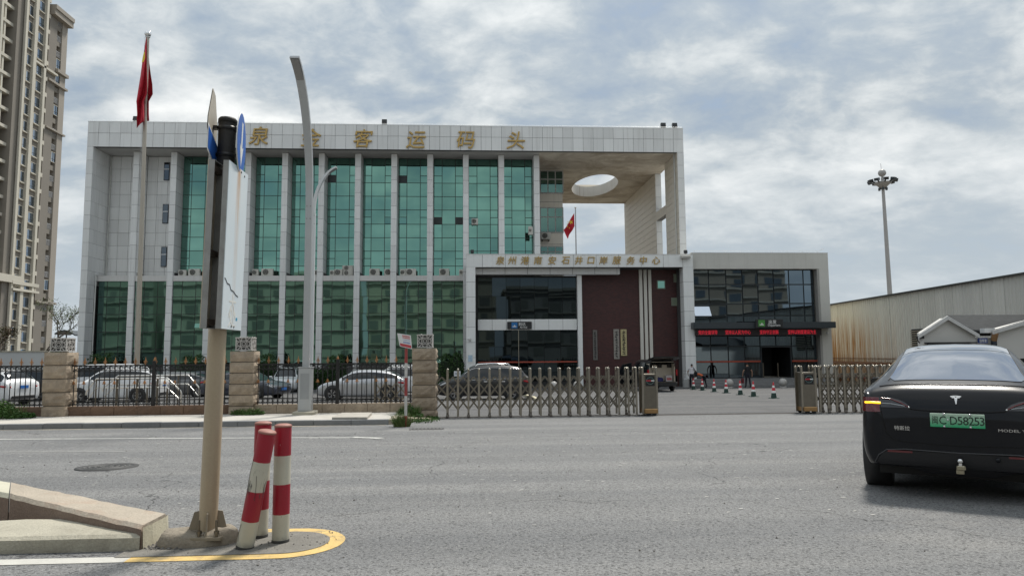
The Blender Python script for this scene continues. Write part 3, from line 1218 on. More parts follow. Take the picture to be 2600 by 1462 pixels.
hall_sign('arrivals_sign', 'black board with blue ship symbol reading 到达 Arrival over the dark doors', 1160 + 404 * .3175, 620 + 618 * .3175, 1160 + 599 * .3175, 620 + 678 * .3175, GY - .30, BLUES, '到达', 'Arrival')


def plaque(label, px0, py0, px1, py1, mat, ink, n):
    p, q = aty(px0, py1, RY - .05), aty(px1, py0, RY - .05)
    t = thing('hanging_plaque', label, 'plaque', ((p.x + q.x) / 2, RY, p.z), group='long plaques on the red wall')
    b = MB()
    b.bevbox(p.x, q.x, RY - .07, RY - .003, p.z, q.z, .015)
    b.obj('board', mat, t)
    b = MB()
    h = (q.z - p.z) * .9 / n
    ww = (q.x - p.x) * .58
    cx_ = (p.x + q.x) / 2
    for k in range(n):                         # one brushed character per cell, as unreadable as in the photograph
        zc2 = q.z - (q.z - p.z) * .05 - (k + .5) * h
        for j in range(4):
            a = random.uniform(-.4, .4) + (pi / 2 if j > 1 else 0)
            l = ww * random.uniform(.5, 1) / 2
            ox, oz = random.uniform(-.2, .2) * ww, random.uniform(-.28, .28) * h
            dx, dz = cos(a) * l, sin(a) * min(l, h * .42)
            b.tube([(cx_ + ox - dx, RY - .075, zc2 + oz - dz), (cx_ + ox + dx, RY - .075, zc2 + oz + dz)], ww * .06, 4)
    b.obj('brush_strokes', ink, t, kind='stuff')
    return t


INK = M('black ink', (.03, .03, .03), .6, var=0)
k_ = .3175
plaque('narrow grey plaque on the red wall, the one nearest the dark glass', 1160 + 1090 * k_, 620 + 685 * k_, 1160 + 1122 * k_, 620 + 925 * k_, M('grey plaque', (.16, .15, .14), .6), INK, 15)
plaque('weathered grey plaque beside the golden plaque on the red wall', 1160 + 1257 * k_, 620 + 678 * k_, 1160 + 1297 * k_, 620 + 917 * k_, M('weathered plaque', (.30, .28, .25), .6, dirt=.4), INK, 10)
plaque('pale golden plaque beside the three white fins', 1160 + 1313 * k_, 620 + 680 * k_, 1160 + 1357 * k_, 620 + 890 * k_, M('pale gold plaque', (.52, .45, .24), .5, var=.05), INK, 14)
for (x0, y0, x1, y1, Y, lab, c) in ((1160 + 85 * k_, 620 + 880 * k_, 1160 + 130 * k_, 620 + 945 * k_, AY - .03, 'pale blue notice on the left white leg of the entrance block', (.42, .55, .66)),
                                    (1160 + 1780 * k_, 620 + 845 * k_, 1160 + 1810 * k_, 620 + 878 * k_, RY - .02, 'small white notice at the right edge of the red wall', (.60, .62, .66))):
    p, q = aty(x0, y1, Y), aty(x1, y0, Y)
    t = thing('notice', lab, 'notice', ((p.x + q.x) / 2, Y, p.z))
    b = MB()
    b.box(p.x, q.x, Y, Y + .025, p.z, q.z)
    b.obj('board', SIGNW, t)
    b = MB()
    b.box(p.x + .05, q.x - .05, Y - .006, Y - .001, p.z + .05, q.z - .05)
    b.obj('print', M('print' + lab[:5], c, .5, vs=9, var=.3), t)
# small lamps on its roof
for px, py, lab in ((1199, 645, 'small floodlight on the left end of the white entrance beam'), (1741, 646, 'small floodlight on the right end of the white entrance beam')):
    p = aty(px, py, 51.9)
    floodlight((p.x, 51.9, AZ + .045), 0, lab, .62)
p = aty(1740, 653, 51.3)
t = thing('light_bar', 'grey light box fixed to the right end of the white entrance beam', 'lamp', (p.x, 51.3, p.z))
b = MB()
b.bevbox(p.x - .36, p.x + .36, 51.12, 51.44, p.z - .10, p.z + .10, .02)
b.obj('housing', M('grey housing', (.40, .39, .36), .5), t)
b = MB()
b.box(p.x - .05, p.x + .05, 51.441, 51.5, p.z - .05, p.z + .05)
b.obj('bracket', BLACKM, t)
# camera on the left leg
def cctv(p, label, side=1):
    t = thing('security_camera', label, 'camera', p, group='security cameras on the walls')
    x, y, z = p
    b = MB()
    b.tube([(x - side * .22, y + .3, z + .05), (x - side * .12, y, z + .08), (x, y, z + .08)], .025, 6)
    b.obj('bracket', WHITEP, t)
    b = MB()
    b.lathe([(.02, .1), (.10, .09), (.11, 0), (.10, -.02)], 12, c=(x, y, z))
    b.lathe([(.10, -.02), (.085, -.08), (.05, -.12), (0, -.135)], 12, c=(x, y, z))
    b.obj('dome', M('camera casing', (.6, .6, .58), .3), t)
    return t


p = aty(1193, 862, 51.3)
cctv((p.x, 51.25, p.z), 'white dome camera on the left white leg of the entrance block')
# exhaust cowls on the roof behind the beam
for px, lab in ((1432, 'black round roof cowl just behind the white beam, under the flying flag'), (1497, 'black round roof cowl right of the thin rear flagpole')):
    p = aty(px, 640, 55.2)
    t = thing('roof_cowl', lab, 'roof vent', (p.x, 55.2, AZ), group='roof cowls')
    b = MB()
    b.lathe([(.02, .36), (.25, .33), (.45, .22), (.55, .08), (.55, .0)], 20, c=(p.x, 55.2, AZ + .02))
    b.obj('cowl', BLACKPL, t)
    b = MB()
    b.lathe([(.40, .3), (.40, -.3)], 12, c=(p.x, 55.2, AZ - .02))
    b.obj('duct', GREYPOLE, t)

# ================================================================== DEPARTURES BLOCK
D = thing('departures_hall', 'rendered grey block with blue glass grid and red running text', 'building', (22, 52, -1))
DX0, DX1, DY = 16.72, 27.3, 52.0
DZ = 9.03
DGZ = 7.83
b = MB()
b.box(DX0, DX1, DY, 66, DGZ, DZ)
b.box(26.56, DX1, DY, 66, -1, DGZ - .002)
b.box(DX0, DX0 + .12, DY + .3, 66, -1, DGZ - .002)
b.obj('frame', PLASTER, D)
b = MB()
b.box(DX0, DX1 + .02, DY - .02, DY + .25, DZ, DZ + .03)
b.tube([(DX0 + .2, DY + .2, DZ + .17), (DX1 - .6, DY + .2, DZ + .17), (DX1 - .2, DY + .2, DZ + .40)], .014, 5)
for k in range(9):
    xx = DX0 + .3 + k * 1.2
    b.tube([(xx, DY + .2, DZ), (xx, DY + .2, DZ + .17)], .012, 5)
b.obj('coping', LEDGE, D)
b = MB()
b.box(26.40, 26.558, DY + .02, DY + .5, -1, DGZ - .003)
b.obj('reveal', M('reveal render', (.33, .32, .30), .8), D)
DG = DY + .55
b = MB()
colsx = [1660 + k_ * v for v in (318, 440, 578, 708, 832, 958, 1082, 1198, 1318)]
cxs = [aty(v, 740, DG).x for v in colsx]
cxs[0] = DX0 + .13
cxs[-1] = 26.39
b = MB()
b.box(DX0 + .125, 26.39, DG + .08, DG + .22, 3.62, DGZ - .004)
b.box(DX0 + .125, cxs[4] + .04, DG + .08, DG + .22, -.9, 3.619)
b.box(cxs[6] - .04, 26.39, DG + .08, DG + .22, -.9, 3.619)
b.box(cxs[4] + .041, cxs[6] - .041, DG + .08, DG + .22, 2.02, 3.618)
dfr = b.obj('mullion_grid', DKGREY, D)
rws = [aty(1900, 620 + k_ * v, DG).z for v in (196, 323, 475, 572, 640)]
rws2 = [aty(1900, 620 + k_ * v, DG).z for v in (728, 815)]
base_z = -.36
for i in range(8):
    xa, xb = cxs[i], cxs[i + 1]
    for z1, z0 in list(zip(rws, rws[1:])) + [(rws2[0] + .1, rws2[1])]:
        if i == 0 and z1 == rws[2]:
            continue
        piece(boxmesh(xb - xa - .09, .04, z1 - z0 - .09, BLUEG), 'glass_panel', dfr, ((xa + xb) / 2, DG, z0 + .045), (random.uniform(-.003, .003), 0, random.uniform(-.005, .005)))
    if i in (4, 5):
        continue
    zm = aty(1900, 620 + k_ * 940, DG).z
    for z1, z0 in ((rws2[1], zm), (zm, base_z)):
        piece(boxmesh(xb - xa - .09, .04, z1 - z0 - .07, BLUEG), 'glass_panel', dfr, ((xa + xb) / 2, DG, z0 + .035), (random.uniform(-.003, .003), 0, random.uniform(-.005, .005)))
xa, xb = cxs[0], cxs[1]
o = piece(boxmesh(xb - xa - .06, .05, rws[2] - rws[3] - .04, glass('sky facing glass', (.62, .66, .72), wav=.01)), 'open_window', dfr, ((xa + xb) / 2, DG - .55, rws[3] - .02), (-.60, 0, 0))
zm = aty(1900, 620 + k_ * 940, DG).z
for xa, xb in ((cxs[0], cxs[4]), (cxs[6], cxs[8])):
    b = MB()
    b.box(xa, xb, DG - .014, DG - .004, zm - .02, zm + .10)
    b.obj('red_safety_strip', M('red film'), D)
# open doorway
b = MB()
ox0, ox1, ozt = cxs[4] + .05, cxs[6] - .05, rws2[1]
b.box(ox0, ox1, DG + 3.5, DG + 3.6, base_z, ozt + .5)
b.box(ox0 - .1, ox0, DG + .23, DG + 3.5, base_z, ozt + .5)
b.box(ox1, ox1 + .1, DG + .23, DG + 3.5, base_z, ozt + .5)
b.box(ox0, ox1, DG + .23, DG + 3.5, ozt + .3, ozt + .4)
b.obj('doorway', DARKIN, D)
for xx in (ox0 + .35, ox0 + 1.5):
    b = MB()
    b.box(xx, xx + .08, DG + .6, DG + .68, base_z, base_z + 1.1)
    b.obj('turnstile_post', STEELD, D)
b = MB()
for z in (0,):
    b.box(ox0, ox0 + .06, DG - .02, DG + .1, base_z, ozt)
    b.box(ox1 - .06, ox1, DG - .02, DG + .1, base_z, ozt)
    b.box(ox0 + .061, ox1 - .061, DG - .02, DG + .1, ozt - .1, ozt)
b.obj('door_frame', DKGREY, D)
# canopy, display board, steps
pa, pb = aty(1761, 834, 50.9), aty(2122, 816.5, 50.9)
b = MB()
b.box(pa.x, pb.x, 50.9, DG + .06, pa.z, pb.z)
b.obj('canopy', DKGREY, D)
for j in range(3):
    b = MB()
    b.box(DX0 - .7, 26.5, 50.0 + .42 * j, 53.2 if j == 2 else 50.0 + .42 * (j + 1) - .001, -1.2, -.93 + .19 * (j + 1))
    b.obj('step', M('granite step', (.22, .22, .22), .7, vs=2, var=.1, fine=.15), D)
hall_sign('departures_sign', 'black board with green ship symbol reading 出发 Departure on the dark canopy', 1660 + 818 * k_, 620 + 598 * k_, 1660 + 1033 * k_, 620 + 666 * k_, 50.65, GREENS, '出发', 'Departure')
pa, pb = aty(1766, 852.5, 51.2), aty(2085, 833.5, 51.2)
t = thing('display_board', 'long black display board with red running characters under the canopy', 'display', ((pa.x + pb.x) / 2, 51.2, pa.z))
b = MB()
b.box(pa.x, pb.x, 51.2, 51.4, pa.z, pb.z)
b.obj('board', M('display black', (.014, .006, .007), .5, var=0), t)
LED = M('red light emitting dots', (.3, .01, .02), .5, var=0, emit=(1.0, .03, .06, .30))
zc2 = (pa.z + pb.z) / 2
ss = .34
for txt, u in (('党的全面领导', .098), ('坚持以人民为中心', .335), ('坚持守正创新', .583), ('坚持以制度建设为主', .845)):
    o = letters(txt, 'running_text', LED, t, (pa.x + (pb.x - pa.x) * u, 51.192, zc2), ss, 0, .004, .0, sx=.71)
p = aty(2103, 846, 51.7)
cctv((p.x - .1, 51.6, p.z), 'white dome camera on the right end of the departures block')

# ================================================================== RESIDENTIAL TOWER on the left
CREAM = M('cream trim', (.56, .53, .455), .75, vs=.3, var=.06, rnd=.04)
BROWN = M('brown grey render', (.225, .205, .178), .85, vs=.15, var=.07)
BROWNL = M('light brown render', (.33, .30, .26), .85, vs=.15, var=.06)
W_ = thing('residential_tower', 'tall beige and brown apartment tower with bay windows and balconies', 'building', (-79, 128, -1))
XT = -79.0


def ty(z1):                                     # sight column of the photograph (enlarged strip) -> distance along the tower face
    d = ray(z1 / 2.957, 101)
    return XT / d.x * d.y


Yw = {k: ty(v) for k, v in dict(a=-60, b=0, c=36, d=44, e=135, f=183, g=210, h=246, i=268, j=284, k=330, l=346, m=376, n=436, o=442, p=472, q=512).items()}
FH, NFL = 3.06, 26
Z0 = 1.2
TOP = Z0 + NFL * FH
b = MB()
b.box(-98, XT - 1.6, Yw['a'] - 8, Yw['d'], -1, TOP)
b.box(-98, XT - 2.4, Yw['d'] + .01, Yw['e'] - .01, -1, TOP)
b.box(-98, XT - .3, Yw['e'], Yw['f'], -1, TOP)
b.box(-98, XT - .15, Yw['f'] + .01, Yw['l'], -1, TOP)
b.box(-98, XT - 1.5, Yw['l'] + .01, Yw['m'], -1, TOP - 2)
b.box(-98, XT - .2, Yw['m'] + .01, Yw['n'], -1, 69 - 1)
b.box(-82.5, XT - 1.0, Yw['n'] + .01, Yw['o'] - .2, -1, 67)
b.obj('wall', BROWN, W_)
b = MB()
b.box(XT - 1.4, XT - .15, Yw['p'], Yw['q'], -1, 66.5)
b.obj('edge_pier', BROWNL, W_)
for nm2, y0, y1, x1 in (('pilaster', 'f', 'f', .25), ('pilaster', 'h', 'i', .35), ('pilaster', 'k', 'l', .35)):
    ya, yb = Yw[y0], Yw[y1]
    if ya == yb:
        yb = ya + .45
        ya -= .1
    b = MB()
    b.box(XT - .14, XT + x1, ya, yb, 0, TOP)
    b.obj(nm2, CREAM, W_)
b = MB()
b.box(XT - 1.59, XT - .8, Yw['c'], Yw['d'] + .3, 0, TOP)
b.obj('pilaster', CREAM, W_)


TOWGL = glass('tower window glass', (.24, .29, .35), wav=.004, rnd=.35)


def wmesh(wy, hz, frame=CREAM, bars=True):
    b = MB()
    t = .09
    b.box(0, .12, -wy / 2, wy / 2, 0, t)
    b.box(0, .12, -wy / 2, wy / 2, hz - t, hz)
    b.box(0, .12, -wy / 2, -wy / 2 + t, t, hz - t)
    b.box(0, .12, wy / 2 - t, wy / 2, t, hz - t)
    fm = b.mesh('window', frame)
    b = MB()
    b.box(.02, .05, -wy / 2 + t, wy / 2 - t, t, hz - t)
    pm = b.mesh('pane', TOWGL)
    b = MB()
    b.box(.052, .10, -.03, .03, t, hz - t)
    b.box(.052, .10, -wy / 2 + t, wy / 2 - t, hz * .30, hz * .30 + .05)
    bm_ = b.mesh('glazing_bar', DKGREY)
    return fm, pm, bm_


def put_window(ms, y, z, x, bars=True):
    f = piece(ms[0], 'window', W_, (x, y, z))
    piece(ms[1], 'pane', f, (x, y, z))
    if bars:
        piece(ms[2], 'glazing_bar', f, (x, y, z))


w1 = wmesh(Yw['h'] - Yw['g'] - .1, 1.95)
w1n = wmesh(Yw['g'] - Yw['f'] - .5, 2.75)
w2 = wmesh(Yw['k'] - Yw['j'] - .1, 1.95)
w2n = wmesh(Yw['j'] - Yw['i'] - .05, 2.75)
w0 = wmesh(Yw['c'] - Yw['b'] - .1, 2.4)
w3 = wmesh(1.5, 2.0)
slabm = MB().box(0, 1.5, -(Yw['e'] - Yw['d']) / 2, (Yw['e'] - Yw['d']) / 2, 0, .55).mesh('balcony_slab', CREAM)
upst = MB().box(0, .25, -.22, .22, 0, FH).mesh('balcony_upright', CREAM)
stub = MB().box(0, 1.45, -(Yw['m'] - Yw['l']) / 2 + .05, (Yw['m'] - Yw['l']) / 2, 0, .75).mesh('balcony_front', CREAM)
sill = MB().box(0, .30, -(Yw['h'] - Yw['g']) / 2, (Yw['h'] - Yw['g']) / 2, 0, .12).mesh('sill', CREAM)
rail = MB()
for k in range(7):
    rail.box(0, .05, -.8 + k * .27, -.75 + k * .27, 0, 1.0)
rail.box(0, .06, -.85, .9, 1.0, 1.06)
railm = rail.mesh('railing', M('pale railing', (.55, .56, .58), .5))
yo = (Yw['o'] + Yw['p']) / 2
slab2 = MB().box(-1.6, 0, Yw['o'] - .2 - yo, Yw['p'] - yo, 0, .95).mesh('floor_slab', BROWN)
for f in range(NFL):
    z = Z0 + f * FH
    if z < 75:
        put_window(w0, (Yw['b'] + Yw['c']) / 2, z + .4, XT - 1.6)
        piece(slabm, 'balcony_slab', W_, (XT - 2.4, (Yw['d'] + Yw['e']) / 2, z + .1))
        piece(upst, 'balcony_upright', W_, (XT - 1.3, Yw['d'] + (Yw['e'] - Yw['d']) * .38, z))
        put_window(w1, (Yw['g'] + Yw['h']) / 2, z + .75, XT - .15)
        put_window(w1n, Yw['f'] + .45 + (Yw['g'] - Yw['f'] - .5) / 2, z + .2, XT - .15, False)
        piece(sill, 'sill', W_, (XT - .15, (Yw['g'] + Yw['h']) / 2, z + .55))
        put_window(w2, (Yw['j'] + Yw['k']) / 2, z + .05, XT - .15)
        put_window(w2n, (Yw['i'] + Yw['j']) / 2, z - .45, XT - .15, False)
        piece(sill, 'sill', W_, (XT - .15, (Yw['j'] + Yw['k']) / 2, z - .15))
        if z < 70:
            piece(stub, 'balcony_front', W_, (XT - 1.5, (Yw['l'] + Yw['m']) / 2, z))
    if z < 66:
        if f in (4, 12, 15, 18, 17):
            put_window(w3, yo, z + .7, XT - .35)
        else:
            piece(slab2, 'floor_slab', W_, (XT - .4, yo, z + 2.2))
            piece(railm, 'railing', W_, (XT - .4, yo, z + .05))
for z0, z1, ya, yb, d in ((14.3, 14.9, 'f', 'm', .45), (13.2, 13.6, 'f', 'm', .55), (14.5, 15.8, 'd', 'h', .4), (11.6, 12.0, 'm', 'q', .2), (1.2, 2.0, 'f', 'm', .8), (55.2, 55.6, 'i', 'n', .35), (44.5, 44.8, 'm', 'q', .2), (66.5, 67.6, 'm', 'q', .7), (67.6, 68.4, 'm', 'q', .9), (53.6, 54.0, 'm', 'q', .25), (56.2, 56.8, 'n', 'q', .3)):
    b = MB()
    b.box(XT - 1.3, XT + d, Yw[ya] + .02, Yw[yb] + (.4 if yb == 'q' else 0), z0, z1)
    b.obj('cornice', CREAM if yb in 'mhn' else BROWNL, W_)

# ================================================================== WAREHOUSE on the right
WH = thing('warehouse', 'long corrugated steel warehouse, cream and streaked with orange rust', 'building', (30.6, 60, -1))
wa, wb = Vector((30.7, 60.5, 0)), Vector((27.0, 13, 0))
dirw = (wb - wa).normalized()
nrm = Vector((-abs(dirw.y), dirw.x * (1 if dirw.y < 0 else -1), 0))
nrm = Vector((dirw.y, -dirw.x, 0))
if nrm.x > 0:
    nrm = -nrm
WL = (wb - wa).length
angw = atan2(dirw.y, dirw.x)
SW = .93
WTOP = 5.45


def ribsheet(h):
    b = MB()
    n = 3
    prof = []
    for k in range(n):
        u = SW * k / n
        q = SW / n
        prof += [(u, 0), (u + q * .58, 0), (u + q * .68, .045), (u + q * .90, .045), ]
    prof.append((SW - .002, 0))
    vs = []
    for u, v in prof:
        vs += [(u, v, 0), (u, v, h)]
    b.add(vs, [(2 * i, 2 * i + 2, 2 * i + 3, 2 * i + 1) for i in range(len(prof) - 1)])
    return b.mesh('wall_sheet', RUST)


up, lo = ribsheet(WTOP - .75), ribsheet(1.75)
flip = -1 if Vector((-dirw.y, dirw.x, 0)).dot(nrm) < 0 else 1
for k in range(int(WL / SW)):
    p = wa + dirw * (k * SW)
    o = piece(up, 'wall_sheet', WH, (p.x + nrm.x * random.uniform(0, .012), p.y, .75), (0, 0, angw))
    o.scale = (1, flip, 1)
    o = piece(lo, 'wall_sheet', WH, (p.x - nrm.x * .06, p.y, -1.0), (0, 0, angw))
    o.scale = (1, flip, 1)


def along(b, u0, u1, d0, d1, z0, z1):
    pts = []
    for u, d in ((u0, d0), (u1, d0), (u1, d1), (u0, d1)):
        p = wa + dirw * u + nrm * d
        pts.append((p.x, p.y))
    return b.prism(pts, 'z', z0, z1)


b = MB()
along(b, -.2, WL, -.30, -.10, -1, WTOP - .02)
b.obj('backing_wall', DKGREY, WH)
b = MB()
along(b, -.4, WL + .2, -.3, .22, WTOP, WTOP + .10)
b.obj('roof_edge', M('dark roof edge', (.055, .055, .05), .6), WH)
b = MB()
along(b, -.4, WL, -16, -.301, WTOP - .05, WTOP + .09)
b.obj('roof', M('pale steel roof', (.35, .35, .33), .5), WH)
b = MB()
along(b, -.2, WL, .05, .16, .62, .78)
along(b, -.2, WL, .05, .10, 1.02, 1.06)
b.obj('rusty_rail', M('rusty pipe', (.20, .095, .045), .7, vs=2, var=.3), WH)
b = MB()
along(b, 2, 16, .35, .42, -.45, -.38)
b.obj('red_pipe', M('red pipe', (.24, .02, .025), .5), WH)
b = MB()
for u in range(8):
    along(b, 2.2 + u * 1.9, 2.26 + u * 1.9, .05, .38, -1, -.35)
b.obj('pipe_bracket', M('rusty pipe'), WH)
# louvred vent
def uat(px):
    best = min(range(0, 480), key=lambda i: abs(proj(wa + dirw * i * .1 + Vector((0, 0, 3)))[0] - px))
    return best * .1


def proj(v):
    d = Vector(v) - Vector((0, 0, H))
    z = d.dot(cf)
    return 1300 + FPX * d.dot(cr) / z, 731 - FPX * d.dot(cu) / z


u0, u1 = uat(2318), uat(2369)
b = MB()
along(b, u0, u1, .05, .09, 1.75, 3.0)
lv = b.obj('vent', M('dark vent', (.035, .035, .035), .8), WH)
lm = MB().box(0, (u1 - u0) / 2 - .05, 0, .10, 0, .06).mesh('louvre', M('rusty louvre', (.36, .32, .24), .6, vs=3, var=.2))
for k in range(8):
    for j in range(2):
        p = wa + dirw * (u0 + .03 + j * (u1 - u0) / 2) + nrm * .10
        o = piece(lm, 'louvre', lv, (p.x, p.y, 1.82 + k * .145), (0, 0, angw))
        o.scale = (1, flip, 1)

# ================================================================== GUARDHOUSE
GYF = 30.0
GZ = G(GYF)
GH = thing('guardhouse', 'small white guardhouse with two slate gables and a blue name plate', 'building', (22, GYF, GZ))
ap = aty(2406.5, 801, GYF - .5)
el_ = aty(2332, 849.6, GYF - .5)
va = aty(2500.7, 837, GYF - .5)
GW = M('white guardhouse wall', (.62, .61, .58), .7, vs=.7, var=.05)
SLATE = M('slate roof', (.050, .053, .055), .85, vs=4, var=.25, bmp=.5, bs=9, spec=.15)
x0, x1 = 19.75, 26.3
b = MB()
b.prism([(x0, GYF + .05), (x1, GYF + .05), (x1 + 2.9, GYF + 3.6), (x0 + 2.9, GYF + 3.6)], 'z', GZ - .2, 2.12)
b.obj('wall', GW, GH)
gw2 = (ap.x - el_.x)
ap2 = aty(2690, 788, GYF - .5)
for k, (ax, gw2) in enumerate(((ap.x, ap.x - el_.x), (ap2.x, ap2.x - aty(2521, 838, GYF - .5).x))):
    ez, az = el_.z + (.0 if k == 0 else .16), (ap.z, ap2.z)[k]
    # gable front, boards and roof planes running back
    b = MB()
    b.prism([(ax - gw2 + .30, 1.2), (ax + gw2 - .05, 1.2), (ax + gw2 - .05, ez - .02), (ax, az - .10), (ax - gw2 + .30, ez + .08)], 'y', GYF - .30, GYF + .045)
    b.obj('gable', GW, GH)
    for s in (-1, 1):
        b = MB()
        dx, dz = s * gw2, (ez - az)
        ll = sqrt(dx * dx + dz * dz)
        nx_, nz_ = -dz / ll * s * .15, -abs(dx) / ll * .15
        b.prism([(ax, az), (ax + dx, ez), (ax + dx, ez - .16), (ax, az - .18)], 'y', GYF - .52, GYF - .46)
        b.obj('barge_board', M('barge board paint', (.60, .60, .59), .5, var=.06, dirt=.25), GH)
        b = MB()
        b.prism([(ax, az + .03), (ax + dx, ez + .03), (ax + dx, ez - .03), (ax, az - .03)], 'y', GYF - .455, GYF + 1.2)
        b.v = [(v[0] + (v[1] - GYF + .5) * .73, v[1], v[2]) for v in b.v]
        b.obj('gable_roof', SLATE, GH)
b = MB()
za = ap.z
pts = [(ap.x + .35, GYF + .2, el_.z + .25), (x1 + .3, GYF + .1, el_.z + .1), (x1 + 1.3, GYF + 2.0, za + .16), (ap.x + 1.75, GYF + 2.0, za + .16)]
b.add(pts + [(p[0], p[1], p[2] - .08) for p in pts], [(0, 1, 2, 3), (7, 6, 5, 4), (0, 1, 5, 4), (1, 2, 6, 5), (2, 3, 7, 6), (3, 0, 4, 7)])
pts = [(ap.x + 3.2, GYF + 3.9, el_.z + .1), (x1 + 3, GYF + 3.9, el_.z + .1), (x1 + 1.3, GYF + 2.01, za + .16), (ap.x + 1.75, GYF + 2.01, za + .16)]
b.add(pts + [(p[0], p[1], p[2] - .08) for p in pts], [(0, 1, 2, 3), (7, 6, 5, 4), (0, 1, 5, 4), (1, 2, 6, 5), (2, 3, 7, 6), (3, 0, 4, 7)])
b.obj('roof', SLATE, GH)
p, q = aty(2499, 845, GYF - .2), aty(2524, 833, GYF - .2)
b = MB()
b.box(p.x, q.x, GYF - .25, GYF + .06, p.z, q.z)
b.obj('valley_fascia', WHITEP, GH)
p = aty(2522, 845, GYF - .3)
b = MB()
b.tube([(p.x, GYF - .3, 2.05), (p.x + .05, GYF - .3, GZ)], .11, 10)
b.obj('downpipe', M('dark blue pipe', (.02, .028, .045), .5), GH)
b = MB()
b.tube([(p.x - .02, GYF - .45, 2.30), (p.x, GYF - .3, 2.0)], .12, 10)
b.obj('gutter_spout', M('rusty spout', (.30, .17, .08), .7), GH)
b = MB()
pz = aty(2400, 873, GYF).z
b.box(ap.x - .9, ap.x + 1.0, GYF - .36, GYF - .301, pz - 1.2, pz)
b.obj('window', WINGL, GH)
b = MB()
b.box(ap.x - 1.0, ap.x + 1.1, GYF - .7, GYF - .301, pz + .01, pz + .07)
b.obj('window_hood', BLACKPL, GH)
b = MB()
b.box(24.3, 25.6, GYF - .02, GYF + .048, GZ, aty(2590, 867, GYF).z)
b.obj('door', DKGREY, GH)
p, q = aty(2484, 871, GYF - .34), aty(2506, 858, GYF - .34)
t = thing('name_plate', 'blue name plate with white characters on the guardhouse wall', 'sign', ((p.x + q.x) / 2, GYF, p.z))
b = MB()
b.box(p.x, q.x, GYF - .36, GYF - .302, p.z, q.z)
b.obj('plate', M('deep blue', (.02, .05, .22), .4, var=.1), t)
letters('值班室', 'characters', SIGNW, t, ((p.x + q.x) / 2, GYF - .366, (p.z + q.z) / 2), (q.z - p.z) * .66, 0, .003, .01, sx=.78)
p = aty(2347, 866, GYF - .5)
t = thing('wall_equipment', 'black lamp bracket and cable loop at the left corner of the guardhouse', 'lamp', (p.x, GYF - .3, p.z))
b = MB()
b.tube([(p.x + .17, GYF + .05, p.z + .3), (p.x + .17, GYF - .1, p.z - .4)], .05, 6)
b.tube([(p.x + .17 - .16 * sin(a) - .05, GYF - .1, p.z + .10 + .18 * cos(a)) for a in [i * pi / 8 for i in range(0, 14)]], .022, 5)
b.obj('bracket', BLACKM, t)
b = MB()
b.bevbox(p.x - .1, p.x + .12, GYF - .35, GYF - .1, p.z + .12, p.z + .24, .02)
b.obj('lamp_head', BLACKM, t)

# ================================================================== FAR THINGS: high mast, rear flag
t = thing('high_mast_light', 'tall tapered mast with a crown of floodlights and a ball on top', 'mast', (67.9, 110, -1))
mx_, my_, mz_ = 67.6, 110.0, aty(2245, 470, 110).z
GM = M('galvanised mast', (.40, .385, .37), .5, .2, vs=.5, var=.06)
b = MB()
b.tube([(mx_ + .25, my_, -1), (mx_ + .12, my_, mz_ * .5), (mx_, my_, mz_ + 1.2)], [.42, .34, .22], 12)
b.obj('mast', GM, t)
b = MB()
b.lathe([(.32, -.7), (.8, -.12), (1.35, .28), (1.25, .46), (.4, .4), (.2, .12)], 14, c=(mx_, my_, mz_))
b.obj('headframe', GM, t)
b = MB()
b.lathe([(.62 * sin(a), .62 * -cos(a)) for a in [i * pi / 8 for i in range(9)]], 14, c=(mx_, my_, mz_ + 2.0))
b.tube([(mx_, my_, mz_ + .6), (mx_, my_, mz_ + 1.5)], .16, 8)
b.obj('ball', GM, t)
b = MB()
b.tube([(mx_ - .1, my_, mz_ + 2.6), (mx_ - .15, my_, mz_ + 3.6)], .03, 5)
b.obj('lightning_rod', GM, t)
for k in range(9):
    a = 2 * pi * k / 9 + .25
    c_ = Vector((mx_ + 1.9 * cos(a), my_ + 1.9 * sin(a), mz_ + .68))
    b = MB()
    b.tube([(mx_ + 1.1 * cos(a), my_ + 1.1 * sin(a), mz_ + .3), c_], .13, 6)
    d = Vector((cos(a), sin(a), -.25)).normalized()
    b.tube([c_ - d * .3, c_ + d * .34], .3, 4, flat=(1.1, .75))
    b.obj('floodlight', DKGREY if k % 2 else BLACKM, t)
b = MB()
for k in range(6):
    a = 2 * pi * k / 6
    b.box(mx_ + 0.6 * cos(a) - .13, mx_ + 0.6 * cos(a) + .13, my_ + .6 * sin(a) - .13, my_ + .6 * sin(a) + .13, mz_ - .85, mz_ - .5)
b.obj('underside_lamps', DKGREY, t)

FLAGR = M('red flag cloth', (.47, .012, .030), .75, var=.08, vs=2)
FLAGY = M('yellow star cloth', (.75, .55, .05), .7, var=0)


def star(b, cx, cz, r, y, rot=0.):
    pts = []
    for k in range(10):
        a = pi / 2 + rot + k * pi / 5
        q = r if k % 2 == 0 else r * .4
        pts.append((cx + q * cos(a), cz + q * sin(a)))
    n = len(pts)
    vs = [(p[0], y(p[0], p[1]), p[1]) for p in pts] + [(cx, y(cx, cz), cz)]
    b.add(vs, [(i, (i + 1) % n, n) for i in range(n)])


